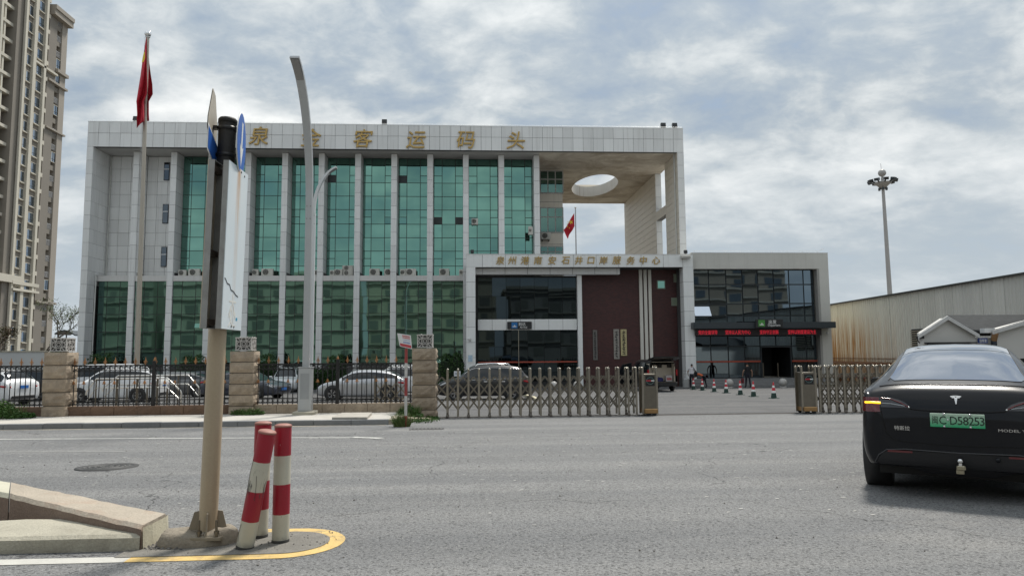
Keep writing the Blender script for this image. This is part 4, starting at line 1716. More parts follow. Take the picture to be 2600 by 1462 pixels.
pt_, pb_ = aty(1461, 529, 82), aty(1463, 645, 82)
t = thing('flagpole', 'thin pole seen through the portal with a red flag', 'flagpole', (pb_.x, 82, -1))
b = MB()
b.tube([(pb_.x, 82, -1), (pt_.x, 82, pt_.z)], [.09, .06], 8)
b.obj('pole', GREYPOLE, t)
b = MB()
b.lathe([(.13 * sin(a), .13 * -cos(a)) for a in [i * pi / 6 for i in range(7)]], 8, c=(pt_.x, 82, pt_.z + .1))
b.obj('finial', CHROME, t)
t = thing('flag', 'red flag with yellow stars blowing left, seen through the portal', 'flag', (pt_.x, 82, pt_.z - 2))
b = MB()
q0, q1 = aty(1458, 541, 82), aty(1459, 574, 82)
r0, r1 = aty(1431, 585, 82), aty(1441, 606, 82)
n1_, n2_ = 12, 8
vs = []
for i in range(n1_ + 1):
    u = i / n1_
    for j in range(n2_ + 1):
        v = j / n2_
        top = q0.lerp(r0, u)
        bot = q1.lerp(r1, u)
        p = top.lerp(bot, v)
        p.y += .22 * sin(u * 9 + v * 2) * (.3 + u)
        p.z += .12 * sin(u * 7 - v * 3) * u
        vs.append(p)
b.add(vs, [(i * (n2_ + 1) + j, (i + 1) * (n2_ + 1) + j, (i + 1) * (n2_ + 1) + j + 1, i * (n2_ + 1) + j + 1) for i in range(n1_) for j in range(n2_)], smooth=True)
o = b.obj('cloth', FLAGR, t)
b = MB()
c_ = q0.lerp(r0, .40).lerp(q1.lerp(r1, .4), .26)
star(b, c_.x, c_.z, .30, lambda x, z: 81.55, .4)
for dx, dz in ((-.35, .12), (-.45, -.15), (-.42, -.42), (-.2, -.6)):
    star(b, c_.x + dx, c_.z + dz - .1, .10, lambda x, z: 81.55)
b.obj('stars', FLAGY, o)

# ================================================================== BLOCKS ACROSS THE STREET (they stand behind the photographer and show in the glass)
def block(name, label, x0, x1, y0, y1, h, wallm, fl, bay, wcol, gap=1.2):
    t = thing(name, label, 'building', ((x0 + x1) / 2, y1, 0))
    b = MB()
    b.box(x0, x1, y0, y1, -.5, h)
    b.obj('wall', wallm, t)
    b = MB()
    nf = int((h - 1) / fl)
    nb = int((x1 - x0) / bay)
    for f in range(nf):
        for k in range(nb):
            xx = x0 + (k + .5) * (x1 - x0) / nb
            z = 1.0 + f * fl
            if random.random() < .30:
                continue
            xx += random.uniform(-.35, .35)
            gp_ = gap * random.uniform(.55, 1.05)
            b.box(xx - gp_, xx + gp_, y1 + .002, y1 + .06, z, z + fl * .55)
    b.obj('windows', wcol, t, kind='stuff')
    b = MB()
    for f in range(1, nf + 1):
        b.box(x0 - .1, x1 + .1, y1 + .001, y1 + .35, f * fl + .5, f * fl + .72)
    b.box(x0 - .3, x1 + .3, y0 - .3, y1 + .4, h + .001, h + .6)
    b.obj('floor_bands', M('pale band', (.40, .39, .35), .8), t, kind='stuff')
    return t


DW = M('dark window', (.24, .25, .23), .3, var=0)
block('apartment_block', 'long grey green street block mirrored in the leftmost teal glass', -150, -66, -52, -38, 19.0, M('grey green wall', (.36, .38, .33), .85, vs=.2, var=.1), 3.1, 3.4, DW)
block('apartment_block', 'pale street block mirrored in the lower left teal glass', -62, -24, -46, -34, 18.5, M('pale wall', (.52, .52, .45), .85, vs=.2, var=.1), 3.1, 3.4, DW)
block('apartment_block', 'cream street block mirrored in the lower middle teal glass', -21, 5, -46, -33, 17.0, M('cream wall', (.50, .47, .38), .85, vs=.2, var=.1), 3.1, 3.2, DW)
block('apartment_block', 'grey street block mirrored in the dark entrance glass', 8, 30, -48, -36, 14.0, M('grey wall', (.34, .34, .33), .85, vs=.2, var=.1), 3.2, 3.6, DW)
block('residential_tower', 'brown high tower mirrored in the blue departures glass', 48, 70, -64, -48, 66, M('brown tower wall', (.26, .23, .19), .85, vs=.2, var=.1), 3.1, 4.2, M('blue window', (.07, .09, .11), .2, var=0), 1.3)
# ================================================================== MEDIAN NOSE
CONC = M('weathered concrete', (.41, .385, .31), .9, vs=2.2, var=.14, fine=.22, fs=60, dirt=.55, dirtcol=(.16, .14, .105), bmp=.5, bs=45)
CONCP = M('pale new concrete', (.52, .50, .40), .9, vs=2.2, var=.10, fine=.15, fs=60, dirt=.2, dirtcol=(.3, .27, .2), bmp=.4, bs=45)
CONCS = M('soiled and shade toned concrete', (.20, .15, .12), .92, vs=2.6, var=.18, fine=.24, fs=60, dirt=.5, dirtcol=(.12, .08, .06), bmp=.6, bs=40)  # rear kerb inner faces: soil dirt, with their shade put into the dark colour
CONCR = M('reddish worn concrete', (.39, .34, .275), .9, vs=2.6, var=.16, fine=.24, fs=60, dirt=.55, dirtcol=(.36, .20, .13), bmp=.6, bs=40)
MI = thing('median_kerb', 'weathered concrete nose of the traffic median, low front kerb and rising rear kerb', 'median', (-2.66, 6.04, 0))


def rough_prism(b, low, top, m=0, sub=14, amp=.0045):
    """block between two quads (low, top: 4 points each) with worn, uneven edges along its length"""
    rings = []
    for i in range(sub + 1):
        u = i / sub
        j = [Vector((random.uniform(-1, 1), random.uniform(-1, 1), random.uniform(-1, 1))) * amp for _ in range(4)]
        a = Vector(low[0]).lerp(Vector(low[1]), u)
        d = Vector(low[3]).lerp(Vector(low[2]), u)
        e = Vector(top[0]).lerp(Vector(top[1]), u) + j[0]
        h = Vector(top[3]).lerp(Vector(top[2]), u) + j[1]
        c1 = e.lerp(h, .07) + Vector((0, 0, .004))
        c2 = h.lerp(e, .07) + Vector((0, 0, .004))
        e2 = e.lerp(a, .10)
        h2 = h.lerp(d, .10)
        rings.append([a, e2, c1, c2, h2, d])
    b.loft(rings, m)


b = MB()
rough_prism(b, [(-2.652, 6.045, -.05), (-12, 6.03, -.05), (-12, 6.66, -.05), (-2.80, 6.60, -.05)], [(-2.652, 6.045, .118), (-12, 6.03, .108), (-12, 6.66, .150), (-2.95, 6.60, .150)], sub=40)
b.obj('front_kerb', CONC, MI)
# rear kerb: nose block, then a paler one
n0, n1p = Vector((-2.64, 6.05, 0)), Vector((-2.665, 6.59, 0))
l0, l1 = Vector((-4.36, 7.02, 0)), Vector((-4.81, 7.73, 0))


def rp_(u, side, z):
    p = (n0 if side == 0 else n1p).lerp(l0 if side == 0 else l1, u)
    return (p.x, p.y, z)


hh = lambda u: .185 + .125 * u
b = MB()
rough_prism(b, [rp_(0, 0, -.05), rp_(.919, 0, -.05), rp_(.919, 1, -.05), rp_(0, 1, -.05)], [rp_(0, 0, hh(0)), rp_(.919, 0, hh(.91)), rp_(.919, 1, hh(.91)), rp_(0, 1, hh(0) - .01)], sub=18)
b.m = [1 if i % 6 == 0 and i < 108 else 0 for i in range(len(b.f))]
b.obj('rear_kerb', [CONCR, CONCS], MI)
b = MB()
rough_prism(b, [rp_(.925, 0, -.05), rp_(4, 0, -.05), rp_(4, 1, -.05), rp_(.925, 1, -.05)], [rp_(.925, 0, hh(.925)), rp_(4, 0, .34), rp_(4, 1, .34), rp_(.925, 1, hh(.925))], sub=20)
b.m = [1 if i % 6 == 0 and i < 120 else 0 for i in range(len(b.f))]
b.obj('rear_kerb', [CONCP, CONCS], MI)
b = MB()
b.add([(-2.9, 6.61, .03), (-12, 6.67, .03), (-12, 9, .03), (-4.5, 7.05, .03)], [(0, 1, 2, 3)])
b.obj('soil_bed', M('median soil', (.15, .11, .08), .95, vs=5, var=.25, fine=.3, bmp=.8, bs=30), MI)
# end cap plaster of the nose: slightly lighter mortar
b = MB()
vs = [(-2.628, 6.06, -.02), (-2.652, 6.60, -.02), (-2.658, 6.60, .165), (-2.636, 6.06, .178), (-2.60, 6.2, -.02), (-2.605, 6.5, -.02)]
b.add([vs[0], vs[4], vs[5], vs[1], vs[2], (-2.632, 6.5, .170), (-2.622, 6.2, .176), vs[3]], [(0, 1, 6, 7), (1, 2, 5, 6), (2, 3, 4, 5)])
b.obj('mortar_face', M('cream mortar', (.50, .47, .36), .9, vs=3, var=.12, fine=.15, fs=60, streak=.35, streakcol=(.30, .27, .19), bmp=.4, bs=50), MI)

# loose rubble lying between the nose and the sign footing
b = MB()
for k in range(620):
    u = random.random()
    x = -2.60 + random.random() * .30 + random.gauss(0, .03)
    y = 6.02 + random.random() * .62
    if k > 470:
        x, y = random.uniform(-2.6, -1.1), random.uniform(5.9, 6.5)
    r = random.uniform(.004, .015) * (1 if k < 470 else .7)
    c0 = Vector((x, y, r * .5 + .007))
    q = [c0 + Vector((random.uniform(.6, 1) * r * sx, random.uniform(.6, 1) * r * sy, random.uniform(.5, .9) * r * sz)) for sx, sy, sz in ((1, 0, 0), (-1, 0, 0), (0, 1, 0), (0, -1, 0), (0, 0, 1), (0, 0, -1))]
    b.add(q, [(0, 2, 4), (2, 1, 4), (1, 3, 4), (3, 0, 4), (2, 0, 5), (1, 2, 5), (3, 1, 5), (0, 3, 5)])
tag(b.obj('rubble', M('rubble', (.16, .15, .14), .95, vs=40, var=.5), kind='stuff'), 'grey rubble crumbs between the median nose and the sign footing', 'rubble')
b = MB()
for k in range(260):
    p = Vector((random.uniform(-7, 5), random.uniform(4.6, 17), 0))
    r = random.uniform(.006, .016)
    c0 = Vector((p.x, p.y, G(p.y) + r * .45))
    q = [c0 + Vector((random.uniform(.6, 1) * r * sx, random.uniform(.6, 1) * r * sy, random.uniform(.5, .9) * r * sz)) for sx, sy, sz in ((1, 0, 0), (-1, 0, 0), (0, 1, 0), (0, -1, 0), (0, 0, 1), (0, 0, -1))]
    b.add(q, [(0, 2, 4), (2, 1, 4), (1, 3, 4), (3, 0, 4), (2, 0, 5), (1, 2, 5), (3, 1, 5), (0, 3, 5)])
tag(b.obj('gravel', M('stray grit', (.20, .19, .175), .95, vs=20, var=.6), kind='stuff'), 'stray grit and pebbles scattered over the road', 'gravel')

# flakes of old paint and mortar trodden into the road, and sand swept against the kerb
b = MB()
for k in range(230):
    x, y = random.uniform(-9, 7), 6.6 + 10.5 * random.random() ** 1.2
    if -3.2 < x < -.9 and y < 7:
        continue
    l, w_ = random.uniform(.012, .045) * (1 + (y - 6) * .05), random.uniform(.006, .016) * (1 + (y - 6) * .05)
    n = 6
    a0 = random.uniform(-.5, .5)
    pts = []
    for j in range(n):
        a = 2 * pi * j / n
        u, v = l * cos(a) * random.uniform(.6, 1.2), w_ * sin(a) * random.uniform(.6, 1.2)
        px_, py_ = x + u * cos(a0) - v * sin(a0), y + u * sin(a0) + v * cos(a0)
        pts.append((px_, py_, G(py_) + .005))
    b.add(pts, [tuple(range(n))])
tag(b.obj('paint_flakes', M('pale flakes', (.50, .49, .46), .8, vs=3, var=.2), kind='stuff'), 'pale flakes of old paint scattered over the road', 'debris')
b = MB()
top, bot = [], []
for k in range(121):
    x = -20 + k * (17.8 / 120)
    d = .16 + .12 * sin(x * 1.7) * sin(x * .6 + 1) + random.uniform(-.05, .05)
    top.append((x, 19.385, G(19.385) + .007))
    bot.append((x, 19.37 - max(.03, d), G(19.37 - d) + .005))
b.add(top + bot, [(k, k + 1, k + 122, k + 121) for k in range(120)])
b.obj('kerb_sand', M('swept sand', (.30, .275, .225), .95, vs=6, var=.2, fine=.3), kind='structure')

# ================================================================== SIGN POST ON THE MEDIAN
sb = atz(538, 1347, .10)
sb.z = 0
sb.x -= .035
tp = aty(579, 303, sb.y)
lean = math.atan((tp.x - sb.x) / tp.z)
FT = thing('concrete_footing', 'lumpy mortar footing under the sign post', 'footing', (sb.x, sb.y, 0))
b = MB()
rings = []
for rr2, z in ((1.02, -.02), (1.0, .05), (.95, .095), (.84, .112), (.55, .118), (.25, .122)):
    ring = []
    for k in range(26):
        a = 2 * pi * k / 26
        w_ = .30 + .03 * sin(3 * a + 1) + random.uniform(-.012, .012)
        d_ = .17 + .015 * sin(2 * a) + random.uniform(-.008, .008)
        e_ = 3.2
        ca, sa = cos(a), sin(a)
        k_e = (abs(ca) ** e_ + abs(sa) ** e_) ** (-1 / e_)
        ring.append((sb.x - .085 + w_ * rr2 * k_e * ca, sb.y + .0 + d_ * rr2 * k_e * sa, z * (1 + .15 * sin(2.3 * a)) + random.uniform(-.004, .004)))
    rings.append(ring)
b.loft(rings, smooth=True)
b.obj('mortar', M('footing mortar', (.27, .235, .185), .95, vs=5, var=.18, fine=.25, fs=50, dirt=.5, bmp=.8, bs=35), FT)

S = thing('sign_post', 'tan steel post on the median with faded tall panels and blue arrow sign', 'sign post', (sb.x, sb.y, .06))
S.rotation_euler = (0, lean, 0)
ORG[S.name] = (0, 0, 0)
TAN = M('tan painted post', (.40, .325, .225), .5, vs=1.3, var=.08, fine=.08, fs=60, obj=True, streak=.25, streakcol=(.24, .17, .10))
b = MB()
b.tube([(0, 0, 0), (0, 0, 1.75)], .0735, 24)
b.obj('post', TAN, S)
b = MB()
b.tube([(0, 0, 1.751), (0, 0, 3.02)], .0735, 24)
b.obj('post_middle', M('brown stained post', (.20, .135, .08), .55, vs=2, var=.15), S)
b = MB()
b.tube([(0, 0, 3.021), (0, 0, tp.z - .08)], .0735, 24)
b.lathe([(.073, 0), (.080, 0), (.080, .03), (.07, .045), (0, .055)], 24, c=(0, 0, tp.z - .10))
b.obj('post_top', M('dark wrapped post', (.022, .021, .020), .6, vs=9, var=.3, bmp=.3, bs=20), S)
GUS = M('gusset steel', (.24, .205, .15), .55, vs=5, var=.15, dirt=.4)
for k in range(4):
    a = k * pi / 2 + .25
    b = MB()
    pr = [(.06, 0), (.155, 0), (.150, .03), (.11, .175), (.06, .185)]
    vs = []
    for u, z in pr:
        for t_ in (-.006, .006):
            vs.append((u * cos(a) - t_ * sin(a), u * sin(a) + t_ * cos(a), z + .025))
    n = len(pr)
    b.add(vs, [(2 * i, 2 * ((i + 1) % n), 2 * ((i + 1) % n) + 1, 2 * i + 1) for i in range(n)] + [tuple(range(0, 2 * n, 2)), tuple(range(1, 2 * n, 2))[::-1]])
    b.obj('gusset', GUS, S)
b = MB()
b.bevbox(-.16, .16, -.16, .16, .0, .026, .004)
b.obj('base_plate', GUS, S)
for k in range(2):
    b = MB()
    x = -.02 if k == 0 else .12
    b.tube([(x, -.14, .02), (x - .004, -.143, .16)], .011, 8)
    b.lathe([(.022, .05), (.022, .075)], 6, c=(x, -.141, 0), caps=True)
    b.obj('anchor_bolt', STEELD, S)


def panel_mat():
    m, nt, bb = base_mat('faded light blue panel')
    P = pos(nt, obj=True)
    s = nt.nodes.new('ShaderNodeSeparateXYZ')
    nt.links.new(P, s.inputs[0])
    c = nmix(nt, noise(nt, P, 3, 6, .65), (.58, .68, .74), (.74, .78, .79))
    run = nmath(nt, 'MULTIPLY', rng(nt, nmath(nt, 'ABSOLUTE', nmath(nt, 'ADD', s.outputs[1], .02)), .07, .005), rng(nt, noise(nt, pos(nt, (6, 16, 1.2), True), 1.5, 5, .7), .35, .6))
    run = nmath(nt, 'MULTIPLY', run, rng(nt, s.outputs[2], 1.9, 3.1, .10, .95))
    c = nmix(nt, run, c, (.50, .27, .10))
    e = rng(nt, noise(nt, P, 14, 6, .75), .60, .72, 0, .5)
    c = nmix(nt, e, c, (.62, .60, .53))
    nt.links.new(c, bb.inputs['Base Color'])
    bb.inputs['Roughness'].default_value = .5
    return m


PB = panel_mat()
PBE = M('panel edge', (.30, .30, .29), .55, vs=6, var=.2, dirt=.4)
PBK = M('beige panel back', (.50, .43, .33), .6, vs=2, var=.12, streak=.4, streakcol=(.30, .2, .1))
for sgn, y0, y1 in ((1, -.28, .22), (-1, -.29, -.085)):
    z0, z1 = 1.72, 3.13
    b = MB()
    xf, xb2 = (.128, .122) if sgn > 0 else (-.045, -.039)
    b.box(min(xf, xb2), max(xf, xb2), y0, y1, z0, z1)
    pn = b.obj('panel', PB if sgn > 0 else PBK, S)
    b = MB()
    xi = .078 if sgn > 0 else .010
    lo_, hi_ = min(xi, xb2) , max(xi, xb2)
    g = .0008
    b.box(lo_, hi_ - (g if sgn > 0 else -g) * 0 - .0, y0, y0 + .006, z0, z1)
    b.box(lo_, hi_, y1 - .006, y1, z0, z1)
    b.box(lo_, hi_, y0 + .0061, y1 - .0061, z1 - .006, z1)
    b.box(lo_, hi_, y0 + .0061, y1 - .0061, z0, z0 + .006)
    b.obj('panel_flange', PBE, pn)
    for z in (z0 + .03, (z0 + z1) / 2 - .1, z1 - .09):
        b = MB()
        b.box(*((.070, .120) if sgn > 0 else (-.038, .006)), y0 + .008, y1 - .008, z, z + .05)
        b.obj('clamp_bar', M('brown clamp', (.09, .07, .055), .6, .3, var=.2), pn)
    if sgn > 0:
        b = MB()
        path = [(.1295, -.265, 2.14), (.1295, -.24, 2.13), (.1295, -.20, 2.10), (.1295, -.14, 2.095), (.1295, -.10, 2.055), (.1295, -.03, 2.045), (.1295, .03, 2.02), (.1295, .09, 2.01)]
        b.tube(path, .004, 4, flat=(.3, 1))
        b.obj('crack', BLACKPL, pn)
        GHO = M('ghost of old characters', (.70, .70, .66), .55, var=.1, vs=20, obj=True)
        for ch, zz in (('大', 2.05 - .12), ('处', 1.83)):
            o = letters(ch, 'faded_character', GHO, S, (.1288, -.04, zz), .20, pi / 2, .0006, .004)
        for z, y in ((1.745, -.05), (1.745, .02), (3.105, .03), (3.09, .12)):
            b = MB()
            b.lathe([(0, .004), (.010, .003), (.011, 0)], 8, c=(.128, y, z), axis='x')
            b.obj('rivet', BLACKM, pn)
        b = MB()
        b.box(.1282, .1292, .06, .10, 1.80, 1.825)
        b.obj('blue_paint_rest', M('clear blue rest', (.03, .30, .48), .5, var=.3, vs=60, obj=True), pn)
BLUEP = M('traffic sign blue', (.025, .12, .46), .4, var=.06, obj=True)
SGW = M('traffic sign white', (.74, .75, .73), .45, var=.05, obj=True)
BACK = M('sign back', (.42, .385, .32), .55, vs=5, var=.10, obj=True)
rc = aty(608, 364, sb.y + .02)
rz_, rrad = rc.z - .06, .272
b = MB()
b.lathe([(0, .0), (rrad, 0), (rrad, .006), (0, .006)], 40, c=(.115, .02, rz_), axis='x')
def turned(b, cx_, cy_, a):
    b.v = [(cx_ + (v[0] - cx_) * cos(a) - (v[1] - cy_) * sin(a), cy_ + (v[0] - cx_) * sin(a) + (v[1] - cy_) * cos(a), v[2]) for v in b.v]
    return b


RT = radians(10)
rs = turned(b, .115, .02, RT).obj('round_sign', SGW, S)
b = MB()
b.lathe([(0, .0075), (rrad - .012, .0075)], 40, c=(.115, .02, rz_), axis='x')
turned(b, .115, .02, RT).obj('blue_face', BLUEP, rs)
b = MB()
ar = [(-.02, .19), (.05, .19), (.035, -.04), (.105, -.01), (.0, -.215), (-.105, -.02), (-.035, -.05)]
b.add([(.1235, .02 + u, rz_ + v) for u, v in ar], [(0, 1, 2, 6), (2, 3, 4), (2, 4, 6), (4, 5, 6)])
turned(b, .115, .02, RT).obj('white_arrow', SGW, rs)
b = MB()
for z in (rz_ + .12, rz_ - .12):
    b.lathe([(.0775, -.015), (.083, -.015), (.083, .015), (.0775, .015)], 20, c=(0, 0, z))
    b.box(.07, .114, -.02, .05, z - .014, z + .014)
    b.box(-.114, -.07, -.06, .0, z - .014, z + .014)
b.obj('clamp_band', BLACKM, S)
# bent plate on the other side: its beige back above, one corner folded round and showing blue
b = MB()
tz_, bz_ = 3.80, 3.16
X = -.115
b.add([(X, -.14, tz_), (X, -.30, 3.50), (X, -.30, 3.40), (X, .12, 3.30), (X, .16, 3.55), (X, .0, 3.78)], [(0, 1, 2, 3, 4, 5)])
b.add([(X - .006, -.14, tz_), (X - .006, -.30, 3.50), (X - .006, -.30, 3.40), (X - .006, .12, 3.30), (X - .006, .16, 3.55), (X - .006, .0, 3.78)], [(5, 4, 3, 2, 1, 0)])
bp = turned(b, -.115, 0, RT * 1.05).obj('bent_sign', BACK, S)
b = MB()
b.add([(X + .002, -.30, 3.45), (X + .05, .13, 3.27), (X + .045, .10, 3.20), (X + .02, -.12, 3.145), (X + .003, -.30, 3.22)], [(0, 1, 2, 3, 4)])
turned(b, -.115, 0, RT * 1.05).obj('folded_edge', SGW, bp)
b = MB()
b.add([(X + .0055, -.285, 3.425), (X + .052, .105, 3.265), (X + .048, .08, 3.215), (X + .025, -.115, 3.165), (X + .007, -.285, 3.235)], [(0, 1, 2, 3, 4)])
turned(b, -.115, 0, RT * 1.05).obj('folded_blue_face', BLUEP, bp)

# ================================================================== RED AND WHITE BOLLARDS
def bollard_mat(nm, z1, z2, z3, off=0., scars=0.):
    m, nt, bb = base_mat(nm)
    P = pos(nt, obj=True)
    s = nt.nodes.new('ShaderNodeSeparateXYZ')
    nt.links.new(P, s.inputs[0])
    wob = nmath(nt, 'MULTIPLY', nmath(nt, 'SUBTRACT', noise(nt, P, 30, 2), .5), .006)
    z = nmath(nt, 'ADD', s.outputs[2], wob)
    a = rng(nt, z, z3 - .001, z3 + .001)
    c_ = nmath(nt, 'MULTIPLY', rng(nt, z, z1 - .001, z1 + .001), rng(nt, z, z2 + .001, z2 - .001))
    red = nmath(nt, 'ADD', a, c_, True)
    wh = nmix(nt, noise(nt, P, 4, 5, .6), (.44, .42, .33), (.54, .52, .44))
    rd = nmix(nt, noise(nt, P, 4, 5, .6), (.25, .006, .018), (.34, .010, .026))
    c = nmix(nt, red, wh, rd)
    chips = rng(nt, noise(nt, P, 26, 5, .7, .6), .67, .71)
    c = nmix(nt, chips, c, (.10, .085, .07))
    chips = rng(nt, noise(nt, pos(nt, (1, 1, .5), True), 19, 4, .7, .6), .70, .73)
    c = nmix(nt, chips, c, (.55, .53, .50))
    if scars:
        sc = nmath(nt, 'MULTIPLY', rng(nt, noise(nt, pos(nt, (16, 16, 3.4), True), 1.6, 6, .75, .9), .52, .60), nmath(nt, 'MULTIPLY', rng(nt, z, .38, .44), rng(nt, z, .68, .62)))
        c = nmix(nt, sc, c, (.045, .04, .04))
    d = nmath(nt, 'MULTIPLY', rng(nt, z, .07, .0), rng(nt, noise(nt, P, 20, 4), .3, .6))
    c = nmix(nt, nmath(nt, 'MULTIPLY', d, .8), c, (.05, .045, .04))
    nt.links.new(c, bb.inputs['Base Color'])
    bb.inputs['Roughness'].default_value = .42
    return m


def bollard(label, x, y, h, bands, lx=0., ly=0., scars=0.):
    t = thing('bollard', label, 'bollard', (x, y, .006), group='red and white bollards at the median nose')
    t.rotation_euler = (ly, lx, random.uniform(0, 6) if not scars else 0)
    ORG[t.name] = (0, 0, 0)
    b = MB()
    b.lathe([(.0695, -.03)] + [(.0695, h * k / 12) for k in range(0, 13)], 28)
    b.obj('tube', bollard_mat('bollard paint ' + label[:12], *bands, 0, scars), t)
    b = MB()
    b.lathe([(.0695, h + .0005), (.0725, h + .001), (.0725, h + .012), (.066, h + .020), (.04, h + .028), (0, h + .030)], 28)
    b.obj('cap', M('faded red cap', (.33, .15, .12), .6, vs=8, var=.15, obj=True), t)
    b = MB()
    b.lathe([(.0697, .024), (.0712, .022), (.0716, .0), (.0712, -.03)], 28)
    b.obj('base_ring', M('dark cut edge', (.035, .033, .03), .7, vs=20, var=.3), t)
    if scars:
        b = MB()
        for pts in ([(-.055, -.046, .72), (-.064, -.036, .60), (-.060, -.040, .50), (-.03, -.066, .44)], [(-.0, -.0705, .60), (.012, -.0695, .53), (.022, -.067, .40)], [(-.05, -.05, .20), (-.062, -.035, .12), (-.05, -.052, .06)]):
            b.tube(pts, .0015, 4)
        b.obj('scratches', BLACKPL, t)
    return t


bt = aty(1081 * 0 + 690, 1096, 6.0)
bollard('leaning scarred bollard in front of the other two', -1.815, 6.03, .935, (.226, .467, .705), .182, .05, 1.0)
bollard('upright bollard mostly hidden behind the leaning one', -1.80, 6.38, .95, (.235, .475, .71), -.022, 0)
bollard('upright bollard on the right, fully in view', -1.575, 6.20, .945, (.23, .475, .71), .004, 0)

# manhole
mhc = gnd(272, 1186)
t = thing('manhole_cover', 'worn round iron manhole cover in the road', 'manhole cover', (mhc.x, mhc.y, G(mhc.y) + .006))
slope_ = math.atan((G(mhc.y + .5) - G(mhc.y - .5)))
t.rotation_euler = (slope_, 0, 0)
ORG[t.name] = (0, 0, 0)
IRON = M('cast iron', (.055, .055, .055), .75, .1, vs=6, var=.25, obj=True, fine=.2)
b = MB()
b.lathe([(0, .006), (.33, .006), (.335, .003), (.345, .003), (.35, .008), (.42, .008), (.425, -.03)], 40)
b.obj('cover', IRON, t)
b = MB()
for r in (.08, .16, .24, .30):
    b.lathe([(r - .014, .0055), (r - .012, .0115), (r + .012, .0115), (r + .014, .0055)], 32)
for k in range(8):
    a = k * pi / 4
    b.tube([(.06 * cos(a), .06 * sin(a), .009), (.31 * cos(a), .31 * sin(a), .009)], .010, 4, flat=(1, .3))
b.obj('tread_ribs', M('worn iron edges', (.10, .10, .098), .65, .2, vs=8, var=.2, obj=True), t)

# ================================================================== FENCE: PILLARS, PLINTH, IRONWORK
STONE = M('rough sandstone', (.325, .262, .195), .9, vs=4.0, var=.26, rnd=.10, fine=.22, fs=40, dirt=.35, dirtcol=(.17, .14, .11), streak=.3, streakcol=(.20, .16, .12), bmp=1.0, bs=14)
STONED = M('dark plinth stone', (.150, .092, .060), .9, vs=3.0, var=.2, rnd=.14, fine=.25, fs=40, dirt=.6, dirtcol=(.095, .07, .055), bmp=1.0, bs=14)
LANT = M('carved pale stone', (.50, .48, .455), .8, vs=5, var=.08, dirt=.3)
FY = 21.75


def stone(name, x0, x1, y0, y1, z0, z1, par, mat, amp=.028, n=5):
    """quarry-faced block: flat joints, bulging chipped faces"""
    b = MB()
    def face(o, u, v, nrm_, nu, nv):
        vs = []
        for j in range(nv + 1):
            for i in range(nu + 1):
                a, c = i / nu, j / nv
                edge = min(a, 1 - a, c, 1 - c)
                d = 0 if edge < 1e-6 else (.35 + .65 * min(1, edge * 4)) * amp * random.uniform(.35, 1.25)
                vs.append(Vector(o) + Vector(u) * a + Vector(v) * c + Vector(nrm_) * d)
        b.add(vs, [(j * (nu + 1) + i, j * (nu + 1) + i + 1, (j + 1) * (nu + 1) + i + 1, (j + 1) * (nu + 1) + i) for j in range(nv) for i in range(nu)])
    W, Dp, Hh = x1 - x0, y1 - y0, z1 - z0
    nu = max(3, round(W / .11))
    nd_ = max(3, round(Dp / .13))
    nv = max(3, round(Hh / .09))
    face((x0, y0, z0), (W, 0, 0), (0, 0, Hh), (0, -1, 0), nu, nv)
    face((x1, y0, z0), (0, Dp, 0), (0, 0, Hh), (1, 0, 0), nd_, nv)
    b.add([(x0, y0, z0), (x0, y1, z0), (x0, y1, z1), (x0, y0, z1), (x1, y1, z0), (x1, y1, z1)], [(0, 3, 2, 1), (1, 2, 5, 4)])
    b.add([(x0, y0, z1), (x1, y0, z1), (x1, y1, z1), (x0, y1, z1)], [(0, 1, 2, 3)])
    b.add([(x0, y0, z0), (x1, y0, z0), (x1, y1, z0), (x0, y1, z0)], [(3, 2, 1, 0)])
    return b.obj(name, mat, par)


def lantern(par, cx, cy, z, s=.47, h=.40):
    b = MB()
    b.box(cx - s / 2 + .03, cx + s / 2 - .03, cy - s / 2 + .03, cy + s / 2 - .03, z + .03, z + h - .03)
    ln = b.obj('cap_lantern', M('lantern shade', (.10, .095, .09), .9, var=.1), par)
    b = MB()
    b.box(cx - s / 2 - .01, cx + s / 2 + .01, cy - s / 2 - .01, cy + s / 2 + .01, z, z + .029)
    b.box(cx - s / 2 - .01, cx + s / 2 + .01, cy - s / 2 - .01, cy + s / 2 + .01, z + h - .029, z + h)
    for sx in (-1, 1):
        for sy in (-1, 1):
            b.box(cx + sx * s / 2 - (.03 if sx > 0 else 0), cx + sx * s / 2 + (.03 if sx < 0 else 0), cy + sy * s / 2 - (.03 if sy > 0 else 0), cy + sy * s / 2 + (.03 if sy < 0 else 0), z + .0291, z + h - .0291)
    zc2, R = z + h / 2, h / 2 - .03
    for fx, fy in ((0, -1), (1, 0)):
        def pt(u, v):
            return (cx + u, cy - s / 2 + .008, zc2 + v) if fy else (cx + s / 2 - .008, cy + u, zc2 + v)
        for r in (.055, .10):
            b.tube([pt(r * cos(a), r * sin(a)) for a in [2 * pi * i / 16 for i in range(17)]], .012, 4, caps=False)
        for k in range(4):
            a0 = k * pi / 2
            b.tube([pt(.12 * cos(a0) + .065 * cos(a0 + a), .12 * sin(a0) + .065 * sin(a0 + a)) for a in [-pi * .62 + i * pi * 1.24 / 10 for i in range(11)]], .013, 4)
            a0 += pi / 4
            b.tube([pt(.20 * cos(a0) + .075 * cos(a0 + a), .20 * sin(a0) + .075 * sin(a0 + a)) for a in [pi * .35 + i * pi * 1.3 / 10 for i in range(11)]], .013, 4)
            b.tube([pt(.11 * cos(a0), .11 * sin(a0)), pt(.27 * cos(a0), .27 * sin(a0))], .014, 4)
    b.obj('tracery', LANT, ln)
    return ln


